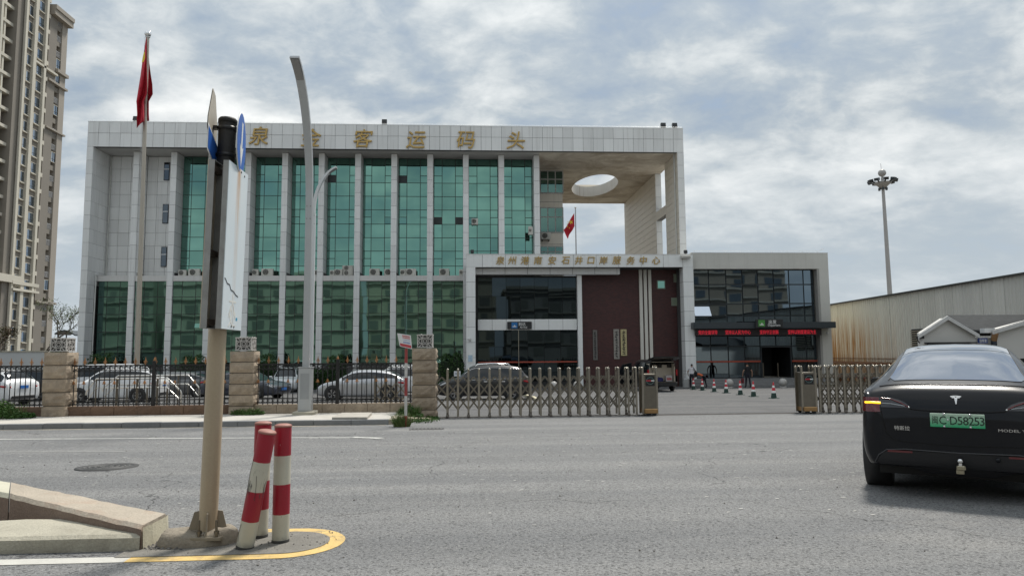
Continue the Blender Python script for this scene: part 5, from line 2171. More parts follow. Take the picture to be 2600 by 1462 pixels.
PILX = {}
for px0, px1, lab, zt in ((109, 167.7, 'stone pillar with weeds round its base, left end of the long fence run', 1.73), (582, 642.5, 'stone pillar between the street lamp and the sign post', 1.72), (1046.6, 1106, 'stone pillar at the left end of the sliding gate', 1.77)):
    xa, xb = aty(px0, 960, FY).x, aty(px1, 960, FY).x
    zb_ = -.2 if px0 < 1000 else -.42
    t = thing('stone_pillar', lab, 'pillar', ((xa + xb) / 2, FY, zb_), group='rough stone pillars of the fence')
    PILX[px0] = (xa, xb)
    n = 5 if px0 < 200 else 6
    hgt = (zt - zb_ + .04) / n
    for k in range(n):
        z0 = zb_ - .04 + k * hgt
        z1 = z0 + hgt - .026
        j = [random.uniform(-.010, .010) for _ in range(2)]
        stone('stone_block', xa + j[0], xb + j[0] * .3, FY + .0 + j[1], FY + .62, z0, z1, t, STONE, .055)
    b = MB()
    b.box(xa + .03, xb - .02, FY + .03, FY + .60, zb_ - .04, zt - .02)
    b.obj('mortar_core', M('mortar', (.20, .17, .135), .95), t)
    lantern(t, (xa + xb) / 2 + .02, FY + .31, zt)

# plinth walls and iron panels
p1, p2, p3 = PILX[109], PILX[582], PILX[1046.6]
runs = [(-19.5, p1[0], 'left of the weedy pillar'), (p1[1], p2[0], 'long run behind the sign post'), (p2[1], p3[0], 'run behind the grey street lamp')]
IRONB = M('black iron', (.020, .020, .021), .42, .3, vs=12, var=.2)
FIN = M('worn copper paint', (.33, .155, .06), .5, .3, vs=20, var=.3, rnd=.2)
barm = MB().tube([(0, 0, 0), (0, 0, 1.20)], .0155, 6).mesh('bar', IRONB)


def finial_mesh():
    b = MB()
    b.lathe([(.016, 0), (.03, .015), (.016, .03), (.012, .05)], 8)
    b.prism([(-.028, .065), (0, .05), (.028, .065), (.036, .095), (.016, .135), (0, .20), (-.016, .135), (-.036, .095)], 'y', -.008, .008)
    for s in (-1, 1):
        b.tube([(s * .012, 0, .05), (s * .05, 0, .045), (s * .066, 0, .075), (s * .050, 0, .092)], .009, 5)
    b.v = [(v[0] * .72, v[1], v[2] * 1.15) for v in b.v]
    return b.mesh('finial', FIN)


def rosette_mesh():
    b = MB()
    b.prism([(-.022, -.03), (.022, -.03), (.03, .03), (0, .075), (-.03, .03)], 'y', -.016, .016)
    for s in (-1, 1):
        b.tube([(s * .01, 0, -.02), (s * .045, 0, -.03), (s * .05, 0, .0)], .008, 5)
    return b.mesh('ornament', FIN)


finm, rosm = finial_mesh(), rosette_mesh()


def ringmesh(r, w=.009):
    b = MB()
    b.tube([(r * cos(a), 0, r * sin(a)) for a in [2 * pi * i / 12 for i in range(13)]], w, 4, caps=False)
    return b.mesh('scroll_ring', IRONB)


ringm = ringmesh(.045)
ringb = ringmesh(.036)
BAR_TOP = 1.30
for ri, (xa, xb, where) in enumerate(runs):
    t = thing('plinth_wall', 'low dark stone plinth under the iron fence, ' + where, 'plinth', ((xa + xb) / 2, FY, -.2), group='stone plinths under the fence')
    n = max(2, round((xb - xa) / .70))
    w_ = (xb - xa) / n
    for k in range(n):
        stone('plinth_stone', xa + k * w_ + .006, xa + (k + 1) * w_ - .006, FY + .12 + random.uniform(-.01, .01), FY + .45, -.24, .10, t, STONED if ri < 2 else STONE, .022)
    f = thing('iron_fence', 'black iron fence with copper spear tips, ' + where, 'fence', ((xa + xb) / 2, FY + .3, .1), group='black iron fence panels')
    y = FY + .29
    for z, hh_ in ((BAR_TOP, .022), (BAR_TOP - .14, .012), (.155, .016), (.275, .012)):
        b = MB()
        b.box(xa + .004, xb - .004, y - .02, y + .02, z - hh_, z + hh_)
        b.obj('rail', IRONB, f)
    nb = int((xb - xa) / .146)
    sp = (xb - xa) / nb
    for k in range(nb):
        x = xa + (k + .5) * sp
        o = piece(barm, 'bar', f, (x, y, .10))
        if k % 2 == 0:
            piece(finm, 'finial', f, (x, y, BAR_TOP + .022))
        if ri > 0 and (k % 4 in (0, 2)) and k % 3 != 1:
            piece(rosm, 'ornament', f, (x, y - .012, .78))
        piece(ringm, 'scroll_ring', f, (x + sp / 2 - .036, y, BAR_TOP - .072))
    b = MB()
    for k in range(nb):
        x = xa + (k + .5) * sp
        c_ = x + sp / 2
        for s in (-1, 1):
            b.tube([(c_ + s * .02, y, .175), (c_ + s * .055, y, .19), (c_ + s * .06, y, .235), (c_ + s * .03, y, .25), (c_ + s * .022, y, .225)], .008, 4)
            b.tube([(x + s * .01, y, BAR_TOP - .15), (x + s * .04, y, BAR_TOP - .19), (x + s * .062, y, BAR_TOP - .155)], .006, 4)
        b.tube([(c_ + .03, y, BAR_TOP - .12), (c_ + .06, y, BAR_TOP - .03)], .007, 4)
        b.tube([(c_ + .06, y, BAR_TOP - .12), (c_ + .03, y, BAR_TOP - .03)], .007, 4)
    b.obj('scrollwork', IRONB, f, kind='stuff')
    if ri > 0:
        px = 391 if ri == 1 else 857
        x = aty(px, 960, y).x
        b = MB()
        b.bevbox(x - .048, x + .048, y - .05, y + .05, .10, BAR_TOP + .13, .006)
        ps = b.obj('fence_post', IRONB, f)
        b = MB()
        b.lathe([(.03, 0), (.045, .02), (.03, .05), (.012, .09), (0, .12)], 8, c=(x, y, BAR_TOP + .13))
        b.obj('post_tip', FIN, ps)

# ================================================================== SLIDING GATES
postm = None


def gate_meshes():
    Hh, dy = 1.47, .20
    b = MB()
    for s in (-1, 1):
        b.tube([(0, s * dy, .05), (0, s * dy, Hh)], .031, 8, flat=(.95, .8))
        b.lathe([(.036, Hh), (.036, Hh + .012), (.024, Hh + .035), (0, Hh + .04)], 8, c=(0, s * dy, 0))
    pm = b.mesh('gate_post', STEEL)
    b = MB()
    b.tube([(0, (dy - .05) * -cos(a), Hh - .12 + .16 * sin(a)) for a in [i * pi / 10 for i in range(11)]], .017, 6)
    am = b.mesh('arch', STEEL)
    b = MB()
    for s in (-1, 1):
        b.lathe([(.0, -.022), (.045, -.022), (.05, 0), (.045, .022), (0, .022)], 12, c=(0, s * dy - .05, .05), axis='y')
        b.box(-.03, .03, s * dy - .045, s * dy - .035, .05, .17)
    wm_ = b.mesh('castor', M('castor', (.16, .14, .12), .5, .5, vs=20, var=.2))
    return pm, am, wm_


gpm, gam, gwm = gate_meshes()


def sliding_gate(label, xs, y, headx, side):
    z = G(y)
    t = thing('sliding_gate', label, 'gate', (xs[0], y, z), group='stainless folding gates')
    for i, x in enumerate(xs):
        piece(gpm, 'gate_post', t, (x, y, z))
        piece(gam, 'arch', t, (x, y, z))
        if i % 2 == 1:
            piece(gwm, 'castor', t, (x, y, z))
    lv = (.25, .66, 1.06)
    ac = {}

    def arm(dx, dz):
        k = (round(dx, 3), round(dz, 3))
        if k not in ac:
            ac[k] = MB().tube([(0, 0, 0), (dx, 0, dz)], .0175, 4, flat=(.8, 1)).mesh('scissor_arm', STEELD)
        return ac[k]
    for a, c in zip(xs, xs[1:]):
        dx = c - a
        for s in (-1, 1):
            yy = y + s * .17
            for l0, l1 in zip(lv, lv[1:]):
                piece(arm(dx, l1 - l0), 'scissor_arm', t, (a, yy - .012, z + l0))
                piece(arm(dx, l0 - l1), 'scissor_arm', t, (a, yy + .012, z + l1))
            piece(arm(dx / 2, .19), 'scissor_arm', t, (a, yy - .012, z + lv[2]))
            piece(arm(-dx / 2, .19), 'scissor_arm', t, (c, yy + .012, z + lv[2]))
    # drive head
    hx0, hx1 = headx
    for x in ((hx0 - .03, hx1 + .02) if side > 0 else (hx0 - .02, hx1 + .03)):
        piece(gpm, 'gate_post', t, (x, y, z))
        piece(gam, 'arch', t, (x, y, z))
    b = MB()
    b.bevbox(hx0, hx1, y - .24, y + .24, z + .08, z + 1.30, .015)
    hd = b.obj('drive_head', STEELD, t)
    b = MB()
    b.box(hx0 + .05, hx1 - .05, y - .248, y - .241, z + .92, z + 1.24)
    b.obj('black_panel', M('gloss black', (.01, .012, .014), .08, var=0), hd)
    cxh = (hx0 + hx1) / 2
    b = MB()
    b.tube([(cxh + .115 * cos(a), y - .25, z + 1.08 + .105 * sin(a)) for a in [2 * pi * i / 20 for i in range(21)]], .008, 4, caps=False)
    b.obj('ring_emblem', M('green grey ring', (.12, .20, .19), .4, var=0), hd)
    b = MB()
    b.box(cxh - .13, cxh + .03, y - .256, y - .249, z + 1.065, z + 1.105)
    b.obj('red_badge', REDP, hd)
    b = MB()
    b.box(cxh + .031, cxh + .13, y - .256, y - .249, z + 1.068, z + 1.10)
    b.obj('pale_badge', SIGNW, hd)
    b = MB()
    b.bevbox(hx0 - .01, hx1 + .02, y - .30, y + .30, z + .085, z + .22, .02)
    b.obj('bronze_skirt', M('bronze sheet', (.40, .25, .12), .3, .9, var=.1, vs=8), hd)
    for k in (0, 1):
        for s in (-1, 1):
            b = MB()
            b.lathe([(0, -.03), (.06, -.03), (.07, -.015), (.07, .02), (0, .02)], 14, c=(hx0 + .1 + k * (hx1 - hx0 - .19), y + s * .26, z + .07), axis='y')
            b.obj('drive_wheel', RUBBER, hd)
    return t


gy = 22.28
gp = [1107, 1136.5, 1163, 1189.5, 1216, 1243, 1269, 1295.5, 1321, 1346, 1371, 1396, 1420.5, 1445, 1469, 1494, 1519, 1543, 1568, 1592, 1612]
sliding_gate('long half of the stainless folding gate, standing beside the last stone pillar', [aty(x, 1000, gy).x for x in gp], gy, (aty(1631, 1000, gy).x, aty(1662, 1000, gy).x), 1)
hx0 = aty(2031, 1000, gy).x
xs2 = [hx0 + .55 + .27 * k for k in range(20)]
sliding_gate('folded right half of the stainless gate, partly behind the black car', xs2, gy, (hx0, hx0 + .40), -1)

# silver stainless pieces stored right behind the fence (old gate leaf seen through the bars)
xs3 = [aty(v, 960, 23.4).x for v in (953.5, 979, 1006, 1032)]
zz = G(23.4)
t = thing('old_gate_leaf', 'short stainless gate leaf stored behind the fence by the last pillar', 'gate', (xs3[0], 23.4, zz))
for x in xs3:
    b = MB()
    b.tube([(x, 23.4, zz), (x, 23.4, zz + 1.3)], .045, 8)
    b.obj('gate_post', STEELD, t)
for a, c in zip(xs3, xs3[1:]):
    for l0, l1 in ((.3, .68), (.68, 1.06)):
        for q0, q1 in ((l0, l1), (l1, l0)):
            b = MB()
            b.tube([(a, 23.38, zz + q0), (c, 23.38, zz + q1)], .02, 4, flat=(1, 1))
            b.obj('scissor_arm', STEEL, t)

# ramp railings of bent tube behind the long fence run
zz = G(24)
for k, (pa_, pb2, pc_, pd_, yy, zt2, lab) in enumerate(((220, 245, 425, 462, 24.0, .86, 'bent stainless railing behind the iron fence, nearer of the two'), (262, 300, 478, 508, 25.2, .92, 'bent stainless railing behind the iron fence, the one further back and right'))):
    X4 = [aty(v, 960, yy).x for v in (pa_, pb2, pc_, pd_)]
    t = thing('ramp_railing', lab, 'railing', (X4[1], yy, zz), group='stainless railings behind the fence')
    for dz, nm3 in ((0, 'top_rail'), (-.30, 'middle_rail'), (-.95, 'bottom_rail')):
        b = MB()
        zt3 = zz + zt2 + .42 + dz
        b.tube([(X4[0], yy, zt3 - .52), (X4[0] + .02, yy, zt3 - .40), (X4[1], yy, zt3), (X4[2], yy, zt3), (X4[3] - .03, yy, zt3 - .42), (X4[3], yy, zt3 - .5), (X4[3], yy, zz)] if dz == 0 else [(X4[0] + .05, yy, zt3 - .4 if dz > -.5 else zt3), (X4[1], yy, zt3), (X4[2], yy, zt3), (X4[3] - .05, yy, zt3 - .4 if dz > -.5 else zt3)], .028 if dz == 0 else .020, 8)
        b.obj(nm3, M('polished rail', (.72, .70, .66), .28, 1.0, var=0), t)
    for j in range(8):
        x = X4[1] + (X4[2] - X4[1]) * j / 7
        b = MB()
        b.tube([(x, yy, zz), (x, yy, zz + zt2 + (.42 if j % 2 == 0 else .12))], .026 if j % 2 == 0 else .016, 6)
        b.obj('baluster', STEELD, t)

# ================================================================== STREET LAMPS
LG = M('lamp post grey', (.42, .435, .445), .42, .3, vs=1.5, var=.04, streak=.1)


def street_lamp(label, x, y, z, top, arm, dirx, diry, hw, box=True, lt=LG):
    t = thing('street_lamp', label, 'street lamp', (x, y, z), group='curved street lamps')
    if box:
        b = MB()
        b.bevbox(x - .19, x + .19, y - .15, y + .15, z + .10, z + 1.36, .012)
        bb = b.obj('base_cabinet', LG, t)
        b = MB()
        b.box(x - .205, x + .205, y - .165, y + .165, z + 1.361, z + 1.39)
        b.obj('cabinet_lid', LG, bb)
        b = MB()
        b.box(x - .13, x + .13, y - .153, y - .151, z + .45, z + 1.2)
        b.obj('cabinet_door', M('lamp door grey', (.31, .325, .335), .45, .3), bb)
    b = MB()
    b.tube([(x, y, z + .1), (x, y, top - arm * 1.9)], 1, 4, flat=(.095, .075))
    b.obj('pole', lt, t)
    b = MB()
    pts, rr2 = [], []
    for i in range(15):
        u = i / 14
        a = u * pi / 2 * .86
        pts.append((x + dirx * arm * (1 - cos(a)) * 1.15, y + diry * arm * (1 - cos(a)) * 1.15, top - arm * 1.9 + arm * 1.9 * sin(a) / sin(pi / 2 * .86)))
        rr2.append(1 + .42 * u)
    pts.insert(0, (x, y, top - arm * 1.9 - .02))
    rr2.insert(0, 1.0)
    rings = []
    for i, (p, k) in enumerate(zip(pts, rr2)):
        p = Vector(p)
        tt = (Vector(pts[min(i + 1, len(pts) - 1)]) - Vector(pts[max(i - 1, 0)])).normalized()
        side = Vector((-diry, dirx, 0))
        up_ = side.cross(tt).normalized()
        ww, th = .095 * k, .075 * (1 - .55 * i / len(pts))
        rings.append([p + side * sx * ww + up_ * sy * th for sx, sy in ((-1, -1), (1, -1), (1, 1), (-1, 1))])
    b.loft(rings)
    am = b.obj('curved_arm', lt, t)
    b = MB()
    p = Vector(pts[-4])
    q = Vector(pts[-1])
    d_ = (q - p)
    side = Vector((-diry, dirx, 0))
    up_ = side.cross(d_.normalized())
    if up_.z > 0:
        up_ = -up_
    c4 = [p + side * .10 + up_ * .045, p - side * .10 + up_ * .045, q - d_ * .06 - side * .11 + up_ * .042, q - d_ * .06 + side * .11 + up_ * .042]
    b.add(c4 + [v + up_ * .012 for v in c4], [(0, 1, 2, 3), (4, 5, 6, 7), (0, 1, 5, 4), (1, 2, 6, 5), (2, 3, 7, 6), (3, 0, 4, 7)])
    b.obj('lamp_lens', M('lamp lens', (.24, .24, .24), .3), am)
    for sx in (-.05, .05):
        for dz in (.0, -.38):
            b = MB()
            zq = top - arm * 1.9 - .12 + dz
            b.lathe([(0, -.012), (.013, -.01), (.016, 0)], 8, c=(x + sx, y - .077, zq), axis='y')
            b.obj('bolt', STEELD, t)
    return t


lx = atz(773, 1052, -.165)
tpz = aty(745, 156, 20.0).z
street_lamp('tall grey street lamp in front of the fence, arm bent over the road', lx.x, lx.y + .1, -.165, tpz, 2.0, -.05, -1, 0)
t = thing('lamp_footing', 'concrete block under the grey street lamp', 'footing', (lx.x, lx.y, -.165))
b = MB()
b.bevbox(lx.x - .31, lx.x + .31, lx.y - .22, lx.y + .42, -.18, -.07, .02)
b.obj('block', CONC, t)
l2 = aty(795, 600, 33)
l2t = aty(800, 425, 33).z
WLAMP = M('white lamp post', (.62, .64, .65), .4, var=.03)
street_lamp('white street lamp standing further back behind the grey one, arm bent right', l2.x, 33, G(33), l2t, 1.15, 1, 0, 0, False, WLAMP)
t = thing('concrete_slab', 'flat concrete cover slab lying on the pavement by the plinth', 'slab', (-3.9, 21.0, -.165))
q = [atz(v[0], v[1], -.10) for v in ((843, 1059), (932, 1059), (944, 1047), (868, 1047))]
b = MB()
b.add([(p.x, p.y, -.168) for p in q] + [(p.x, p.y, -.095 + random.uniform(-.006, .006)) for p in q], [(3, 2, 1, 0), (4, 5, 6, 7), (0, 1, 5, 4), (1, 2, 6, 5), (2, 3, 7, 6), (3, 0, 4, 7)])
b.obj('slab', M('slab concrete', (.40, .375, .33), .9, vs=3, var=.12, fine=.2, dirt=.3), t)

# ================================================================== LEFT FLAGPOLE AND FLAG
fb, ft = gnd(345, 1010), None
FYp = 42.0
fx = aty(347, 960, FYp).x
ftop = aty(375.5, 92, FYp)
t = thing('flagpole', 'tall pale flagpole with a round ball tip on the left', 'flagpole', (fx, FYp, G(FYp)))
b = MB()
b.tube([(fx, FYp, G(FYp)), ((fx + ftop.x) / 2, FYp, (ftop.z + G(FYp)) / 2), (ftop.x, FYp, ftop.z)], [.145, .12, .085], 14)
b.obj('pole', M('weathered steel pole', (.42, .38, .32), .4, .35, vs=.6, var=.06), t)
b = MB()
b.lathe([(.085, -.12), (.15, -.08), (.12, -.02)] + [(.19 * sin(a), .12 - .19 * cos(a)) for a in [i * pi / 10 for i in range(2, 11)]], 16, c=(ftop.x, FYp, ftop.z))
b.obj('ball', CHROME, t)
t = thing('flag', 'limp red flag with a yellow star hanging down the tall left pole', 'flag', (ftop.x, FYp - .2, 16))
outl = [(371, 94, 374), (366, 128, 377), (361, 160, 379), (357, 190, 383), (353, 215, 387), (349, 240, 388), (346, 258, 378), (347, 268, 378), (348, 290, 378), (347, 308, 379), (347, 326, 362)]
vs = []
nv_ = 14
for i, (xl, yv, xr) in enumerate(outl):
    for j in range(nv_ + 1):
        v = j / nv_
        yy = FYp - .05 + (.22 * sin(v * 14 + i * .55) + .10 * sin(v * 5 + i)) * min(1, i / 2.5) - (.35 if v < .62 else -.28) * min(1, i / 2)
        p = aty(xl + (xr - xl) * v, yv - (18 * v if i == len(outl) - 1 else 0), yy)
        vs.append(p)
b = MB()
b.add(vs, [(i * (nv_ + 1) + j, i * (nv_ + 1) + j + 1, (i + 1) * (nv_ + 1) + j + 1, (i + 1) * (nv_ + 1) + j) for i in range(len(outl) - 1) for j in range(nv_)], smooth=True)
cl = b.obj('cloth', FLAGR, t)
b = MB()
yq = FYp - .78
pts = [aty(u, v, yq) for u, v in ((366, 131), (368, 134), (368, 148), (365, 157), (360, 160), (362, 147))]
b.add(pts, [(0, 1, 2, 3, 4, 5)])
b.obj('star', FLAGY, cl)
b = MB()
lp = [ftop.lerp(Vector((fx, FYp, G(FYp))), .005), ftop.lerp(Vector((fx, FYp, G(FYp))), .26), ftop.lerp(Vector((fx, FYp, G(FYp))), .9)]
b.tube([p + Vector((-.12, -.12, 0)) for p in lp], .008, 4)
b.obj('halyard', SIGNW, cl)

# ================================================================== POSTER ON THE RED AND WHITE POLE
pp = gnd(1030, 1083)
pz_ = G(pp.y)
t = thing('poster_pole', 'red and white pole with a tilted advertising board at the gate', 'sign', (pp.x, pp.y, pz_))
tpq = aty(1031, 884, pp.y)
segs = 6
zs_ = [pz_ - .1 + (tpq.z - pz_ + .1) * u for u in (0, .18, .42, .64, .82, 1.0)]
for k in range(5):
    b = MB()
    b.tube([(pp.x, pp.y, zs_[k]), (pp.x, pp.y, zs_[k + 1] - .001)], .036, 12)
    b.obj('pole_section', M('faded pole red', (.30, .05, .045), .6, vs=9, var=.2) if k % 2 == 0 else M('faded pole white', (.56, .55, .52), .6, vs=9, var=.15, dirt=.3), t)
c4 = [aty(u, v, pp.y - .06) for u, v in ((1015, 879), (1046, 886), (1043, 851), (1008.5, 845.5))]
b = MB()
b.add(c4 + [p + Vector((0, .02, 0)) for p in c4], [(0, 1, 2, 3), (7, 6, 5, 4), (0, 1, 5, 4), (1, 2, 6, 5), (2, 3, 7, 6), (3, 0, 4, 7)])
bd = b.obj('board', M('poster white', (.70, .70, .69), .5, vs=6, var=.04), t)


def onb(u, v, d=.003):
    a = c4[3].lerp(c4[2], u)
    c = c4[0].lerp(c4[1], u)
    p = a.lerp(c, v)
    return (p.x, p.y - d, p.z)


def patch(name, u0, v0, u1, v1, mat, d=.003):
    b = MB()
    b.add([onb(u0, v0, d), onb(u1, v0, d), onb(u1, v1, d), onb(u0, v1, d)], [(0, 1, 2, 3)])
    return b.obj(name, mat, bd)


PR, PBL, PK = M('poster red', (.52, .07, .08), .5), M('poster blue', (.16, .24, .52), .5), M('poster black', (.08, .08, .10), .5)
patch('red_footer', .06, .74, .96, .95, PR)
b = MB()
for k in range(7):
    u = .36 + k * .082
    b.add([onb(u, .08), onb(u + .06, .08), onb(u + .06, .18), onb(u, .18)], [(0, 1, 2, 3)])
    b.add([onb(u, .22), onb(u + .06, .22), onb(u + .06, .31), onb(u, .31)], [(0, 1, 2, 3)])
b.obj('red_print', PR, bd, kind='stuff')
b = MB()
for k in range(7):
    u = .36 + k * .08
    b.add([onb(u, .40), onb(u + .055, .40), onb(u + .055, .44), onb(u, .44)], [(0, 1, 2, 3)])
    b.add([onb(u, .55), onb(u + .05, .55), onb(u + .05, .66), onb(u, .66)], [(0, 1, 2, 3)])
b.obj('blue_print', PBL, bd, kind='stuff')

# ================================================================== CONES, STONE BALLS
CB = M('cone dark base', (.015, .045, .035), .6, var=.2)
CW = M('cone white band', (.80, .80, .78), .4)
CR = M('cone red', (.56, .03, .045), .5)


def cone(label, p, first=[None]):
    if first[0] is None:
        t = thing('traffic_cone', label, 'traffic cone', (0, 0, 0), group='red and white cones in the entrance', rot=1e-6)
        b = MB()
        b.bevbox(-.19, .19, -.19, .19, 0, .03, .01)
        b.obj('foot', CB, t)
        rad = lambda z: .135 - .105 * z / .72
        for nm4, z0, z1, m in (('lower_band', .031, .25, CB), ('white_band', .2501, .36, CW), ('red_band', .3601, .50, CR), ('white_band', .5001, .60, CW), ('red_tip', .6001, .72, CR)):
            b = MB()
            b.lathe([(rad(z0), z0), (rad(z1), z1)], 16)
            if nm4 == 'red_tip':
                b.lathe([(rad(z1), z1), (.02, z1 + .004), (.02, z1 + .03), (0, z1 + .03)], 16)
            b.obj(nm4, m, t)
        first[0] = t
    else:
        t = copy_tree(first[0])
        t['label'] = label
    t.location = p
    return t


order = ['first cone from the van, in front of the white shirted person', 'second cone from the van', 'third cone from the van', 'fourth cone from the van, in front of the left stone ball', 'fifth cone from the van, in front of the person in black', 'sixth cone from the van', 'cone nearest the right gate half, last of the row']
for lab, (px, py) in zip(order, ((1761, 989), (1783.5, 991), (1813.5, 994.5), (1844, 997.5), (1880, 1002), (1913.5, 1006.5), (1965, 1011))):
    cone(lab, gnd(px, py))
SBALL = M('polished pale stone', (.46, .445, .42), .45, vs=4, var=.08, fine=.15, fs=60)


def ball(label, px, py, Y):
    p = aty(px, py, Y)
    z = G(Y)
    t = thing('stone_ball', label, 'stone ball', (p.x, Y, z), group='stone balls before the steps')
    b = MB()
    b.lathe([(.23, 0), (.25, .03), (.23, .07), (.15, .09)], 18, c=(p.x, Y, z))
    b.obj('foot', SBALL, t)
    b = MB()
    b.lathe([(.275 * sin(a), .36 - .275 * cos(a)) for a in [i * pi / 14 for i in range(15)]], 22, c=(p.x, Y, z))
    b.obj('ball', SBALL, t)


ball('stone ball in front of the steps, behind the fourth cone', 1852, 970, 48.6)
ball('stone ball in front of the steps, left of the right gate half', 1988, 970, 48.6)
ball('stone ball in front of the dark arrivals glass, seen through the gate', 1406, 971, 46.5)
ball('stone ball seen through the gate beside the black van', 1466, 971, 46.5)
# ================================================================== VEHICLES
def paint(name, col, metal=0., rough=.3, dust=.22):
    m, nt, b = base_mat(name)
    b.inputs['Base Color'].default_value = (*col, 1)
    b.inputs['Metallic'].default_value = metal
    b.inputs['Roughness'].default_value = rough
    b.inputs['Coat Weight'].default_value = 1.0
    b.inputs['Coat Roughness'].default_value = .03
    P = pos(nt, obj=True)
    d = nmix(nt, rng(nt, noise(nt, P, 2.5, 5, .65), .42, .75, 0, dust), (*col, 1), (.20, .185, .16))
    nt.links.new(d, b.inputs['Base Color'])
    return m


CARGL = M('car glass', (.010, .013, .015), .03, var=0, spec=.55)
WHITEC, SILVER, BLACKC = paint('white car paint', (.74, .75, .76)), paint('silver car paint', (.50, .51, .53), .6, .3), paint('black car paint', (.006, .007, .009), 0, .3, .05)
GREYC, NAVYC, TEALC = paint('grey car paint', (.11, .115, .12), .4), paint('navy car paint', (.016, .022, .042), 0, .3, .06), paint('dark teal car paint', (.02, .036, .038), .3, .3, .08)
REDL = M('red lamp', (.40, .012, .015), .12, var=0)
LAMPC = M('clear lamp', (.55, .57, .58), .08, .3, var=0)
PLATEB = M('blue plate', (.03, .16, .50), .4, var=0)
ALLOY = M('alloy rim', (.45, .45, .46), .25, .9, var=0)


def catmull(P, t):
    i = min(int(t), len(P) - 2)
    u = t - i
    p1, p2 = P[i], P[i + 1]
    p0 = P[i - 1] if i > 0 else [2 * a - b for a, b in zip(p1, p2)]
    p3 = P[i + 2] if i + 2 < len(P) else [2 * b - a for a, b in zip(p1, p2)]
    out = []
    for a, b, c, d in zip(p0, p1, p2, p3):
        m1, m2 = (c - a) / 2, (d - b) / 2
        lim = 1.0
        out.append((2 * u ** 3 - 3 * u * u + 1) * b + (u ** 3 - 2 * u * u + u) * m1 * lim + (-2 * u ** 3 + 3 * u * u) * c + (u ** 3 - u * u) * m2 * lim)
    return out


def ringpts(st):
    x, zb, zbelt, zt, w, wt = st[:6]
    h = zt - zbelt
    k = min(1, h / .3)
    return [(x, 0, zb), (x, .80 * w, zb), (x, w * .955, zb + .06), (x, w, zb + .45 * (zbelt - zb)), (x, w * .965, zbelt),
            (x, w * .955 + (wt - w * .955) * .50 + .012, zbelt + h * .50), (x, wt, zt - .055 * k - .01), (x, wt * .66, zt), (x, 0, zt + .018 * k)]


def car_shell(stations, glass, S1=4, S2=3, lean=None):
    """loft through the stations; returns body and glass builders (both halves)"""
    R = [ringpts(s) for s in stations]
    nS, nR = len(R), len(R[0])
    flat = [[c for p in r for c in p] for r in R]
    dense = []
    for i in range((nS - 1) * S1 + 1):
        row = catmull(flat, i / S1)
        pts = [row[3 * k:3 * k + 3] for k in range(nR)]
        dense.append([catmull(pts, j / S2) for j in range((nR - 1) * S2 + 1)])
    body, gl = MB(), MB()
    nJ = len(dense[0])
    for sgn in (1, -1):
        vs = [(p[0], p[1] * sgn, p[2]) for r in dense for p in r]
        fb, fg = [], []
        for i in range(len(dense) - 1):
            for j in range(nJ - 1):
                a = i * nJ + j
                f = (a, a + 1, a + 1 + nJ, a + nJ)
                cell = (i // S1, j // S2)
                (fg if glass(cell[0], cell[1], (i % S1 + .5) / S1, (j % S2 + .5) / S2) else fb).append(f)
        body.add(vs, fb, 0, True)
        if fg:
            gl.add(vs, fg, 0, True)
    for end in (0, -1):
        r = dense[end]
        ring = [(p[0], p[1], p[2]) for p in r] + [(p[0], -p[1], p[2]) for p in r[::-1][1:-1]]
        body.add(ring, [tuple(range(len(ring)))])
    return body, gl, dense


def clean(mb):
    """drop unused vertices and weld the halves"""
    return mb


def weld(o):
    import bmesh
    bm = bmesh.new()
    bm.from_mesh(o.data)
    bmesh.ops.delete(bm, geom=[v for v in bm.verts if not v.link_faces], context='VERTS')
    bmesh.ops.remove_doubles(bm, verts=bm.verts, dist=.0008)
    bmesh.ops.recalc_face_normals(bm, faces=bm.faces)
    bm.to_mesh(o.data)
    bm.free()
    return o


WM = {}


def wheel(par, x, y, r, w, side, spokes=5, style='a'):
    k = (r, w, side, spokes, style)
    if k not in WM:
        b = MB()
        b.lathe([(r * .62, -w / 2 * .8), (r * .92, -w / 2), (r, -w / 2 * .75), (r, w / 2 * .75), (r * .92, w / 2), (r * .62, w / 2 * .8), (r * .60, 0)], 28, axis='y')
        b.lathe([(r * .63, 0), (0, 0)], 28, axis='y')
        ty_ = b.mesh('wheel', RUBBER)
        b = MB()
        o = side * w / 2 * .72
        b.lathe([(r * .66, o * .6), (r * .66, o * 1.06), (r * .60, o * 1.06), (r * .58, o * .6)], 28, axis='y')
        for s in range(spokes):
            a = 2 * pi * s / spokes
            for d in (-.16, .16):
                b.tube([(r * .08 * cos(a), o * .95, r * .08 * sin(a)), (r * .62 * cos(a + d), o * .95, r * .62 * sin(a + d))], r * .05, 4, flat=(1, .7))
        b.lathe([(0, o * 1.02), (r * .14, o), (r * .15, o * .8)], 12, axis='y')
        WM[k] = (ty_, b.mesh('rim', ALLOY))
    a, c = WM[k]
    o = piece(a, 'wheel', par, (x, y, r))
    piece(c, 'rim', o, (x, y, r))


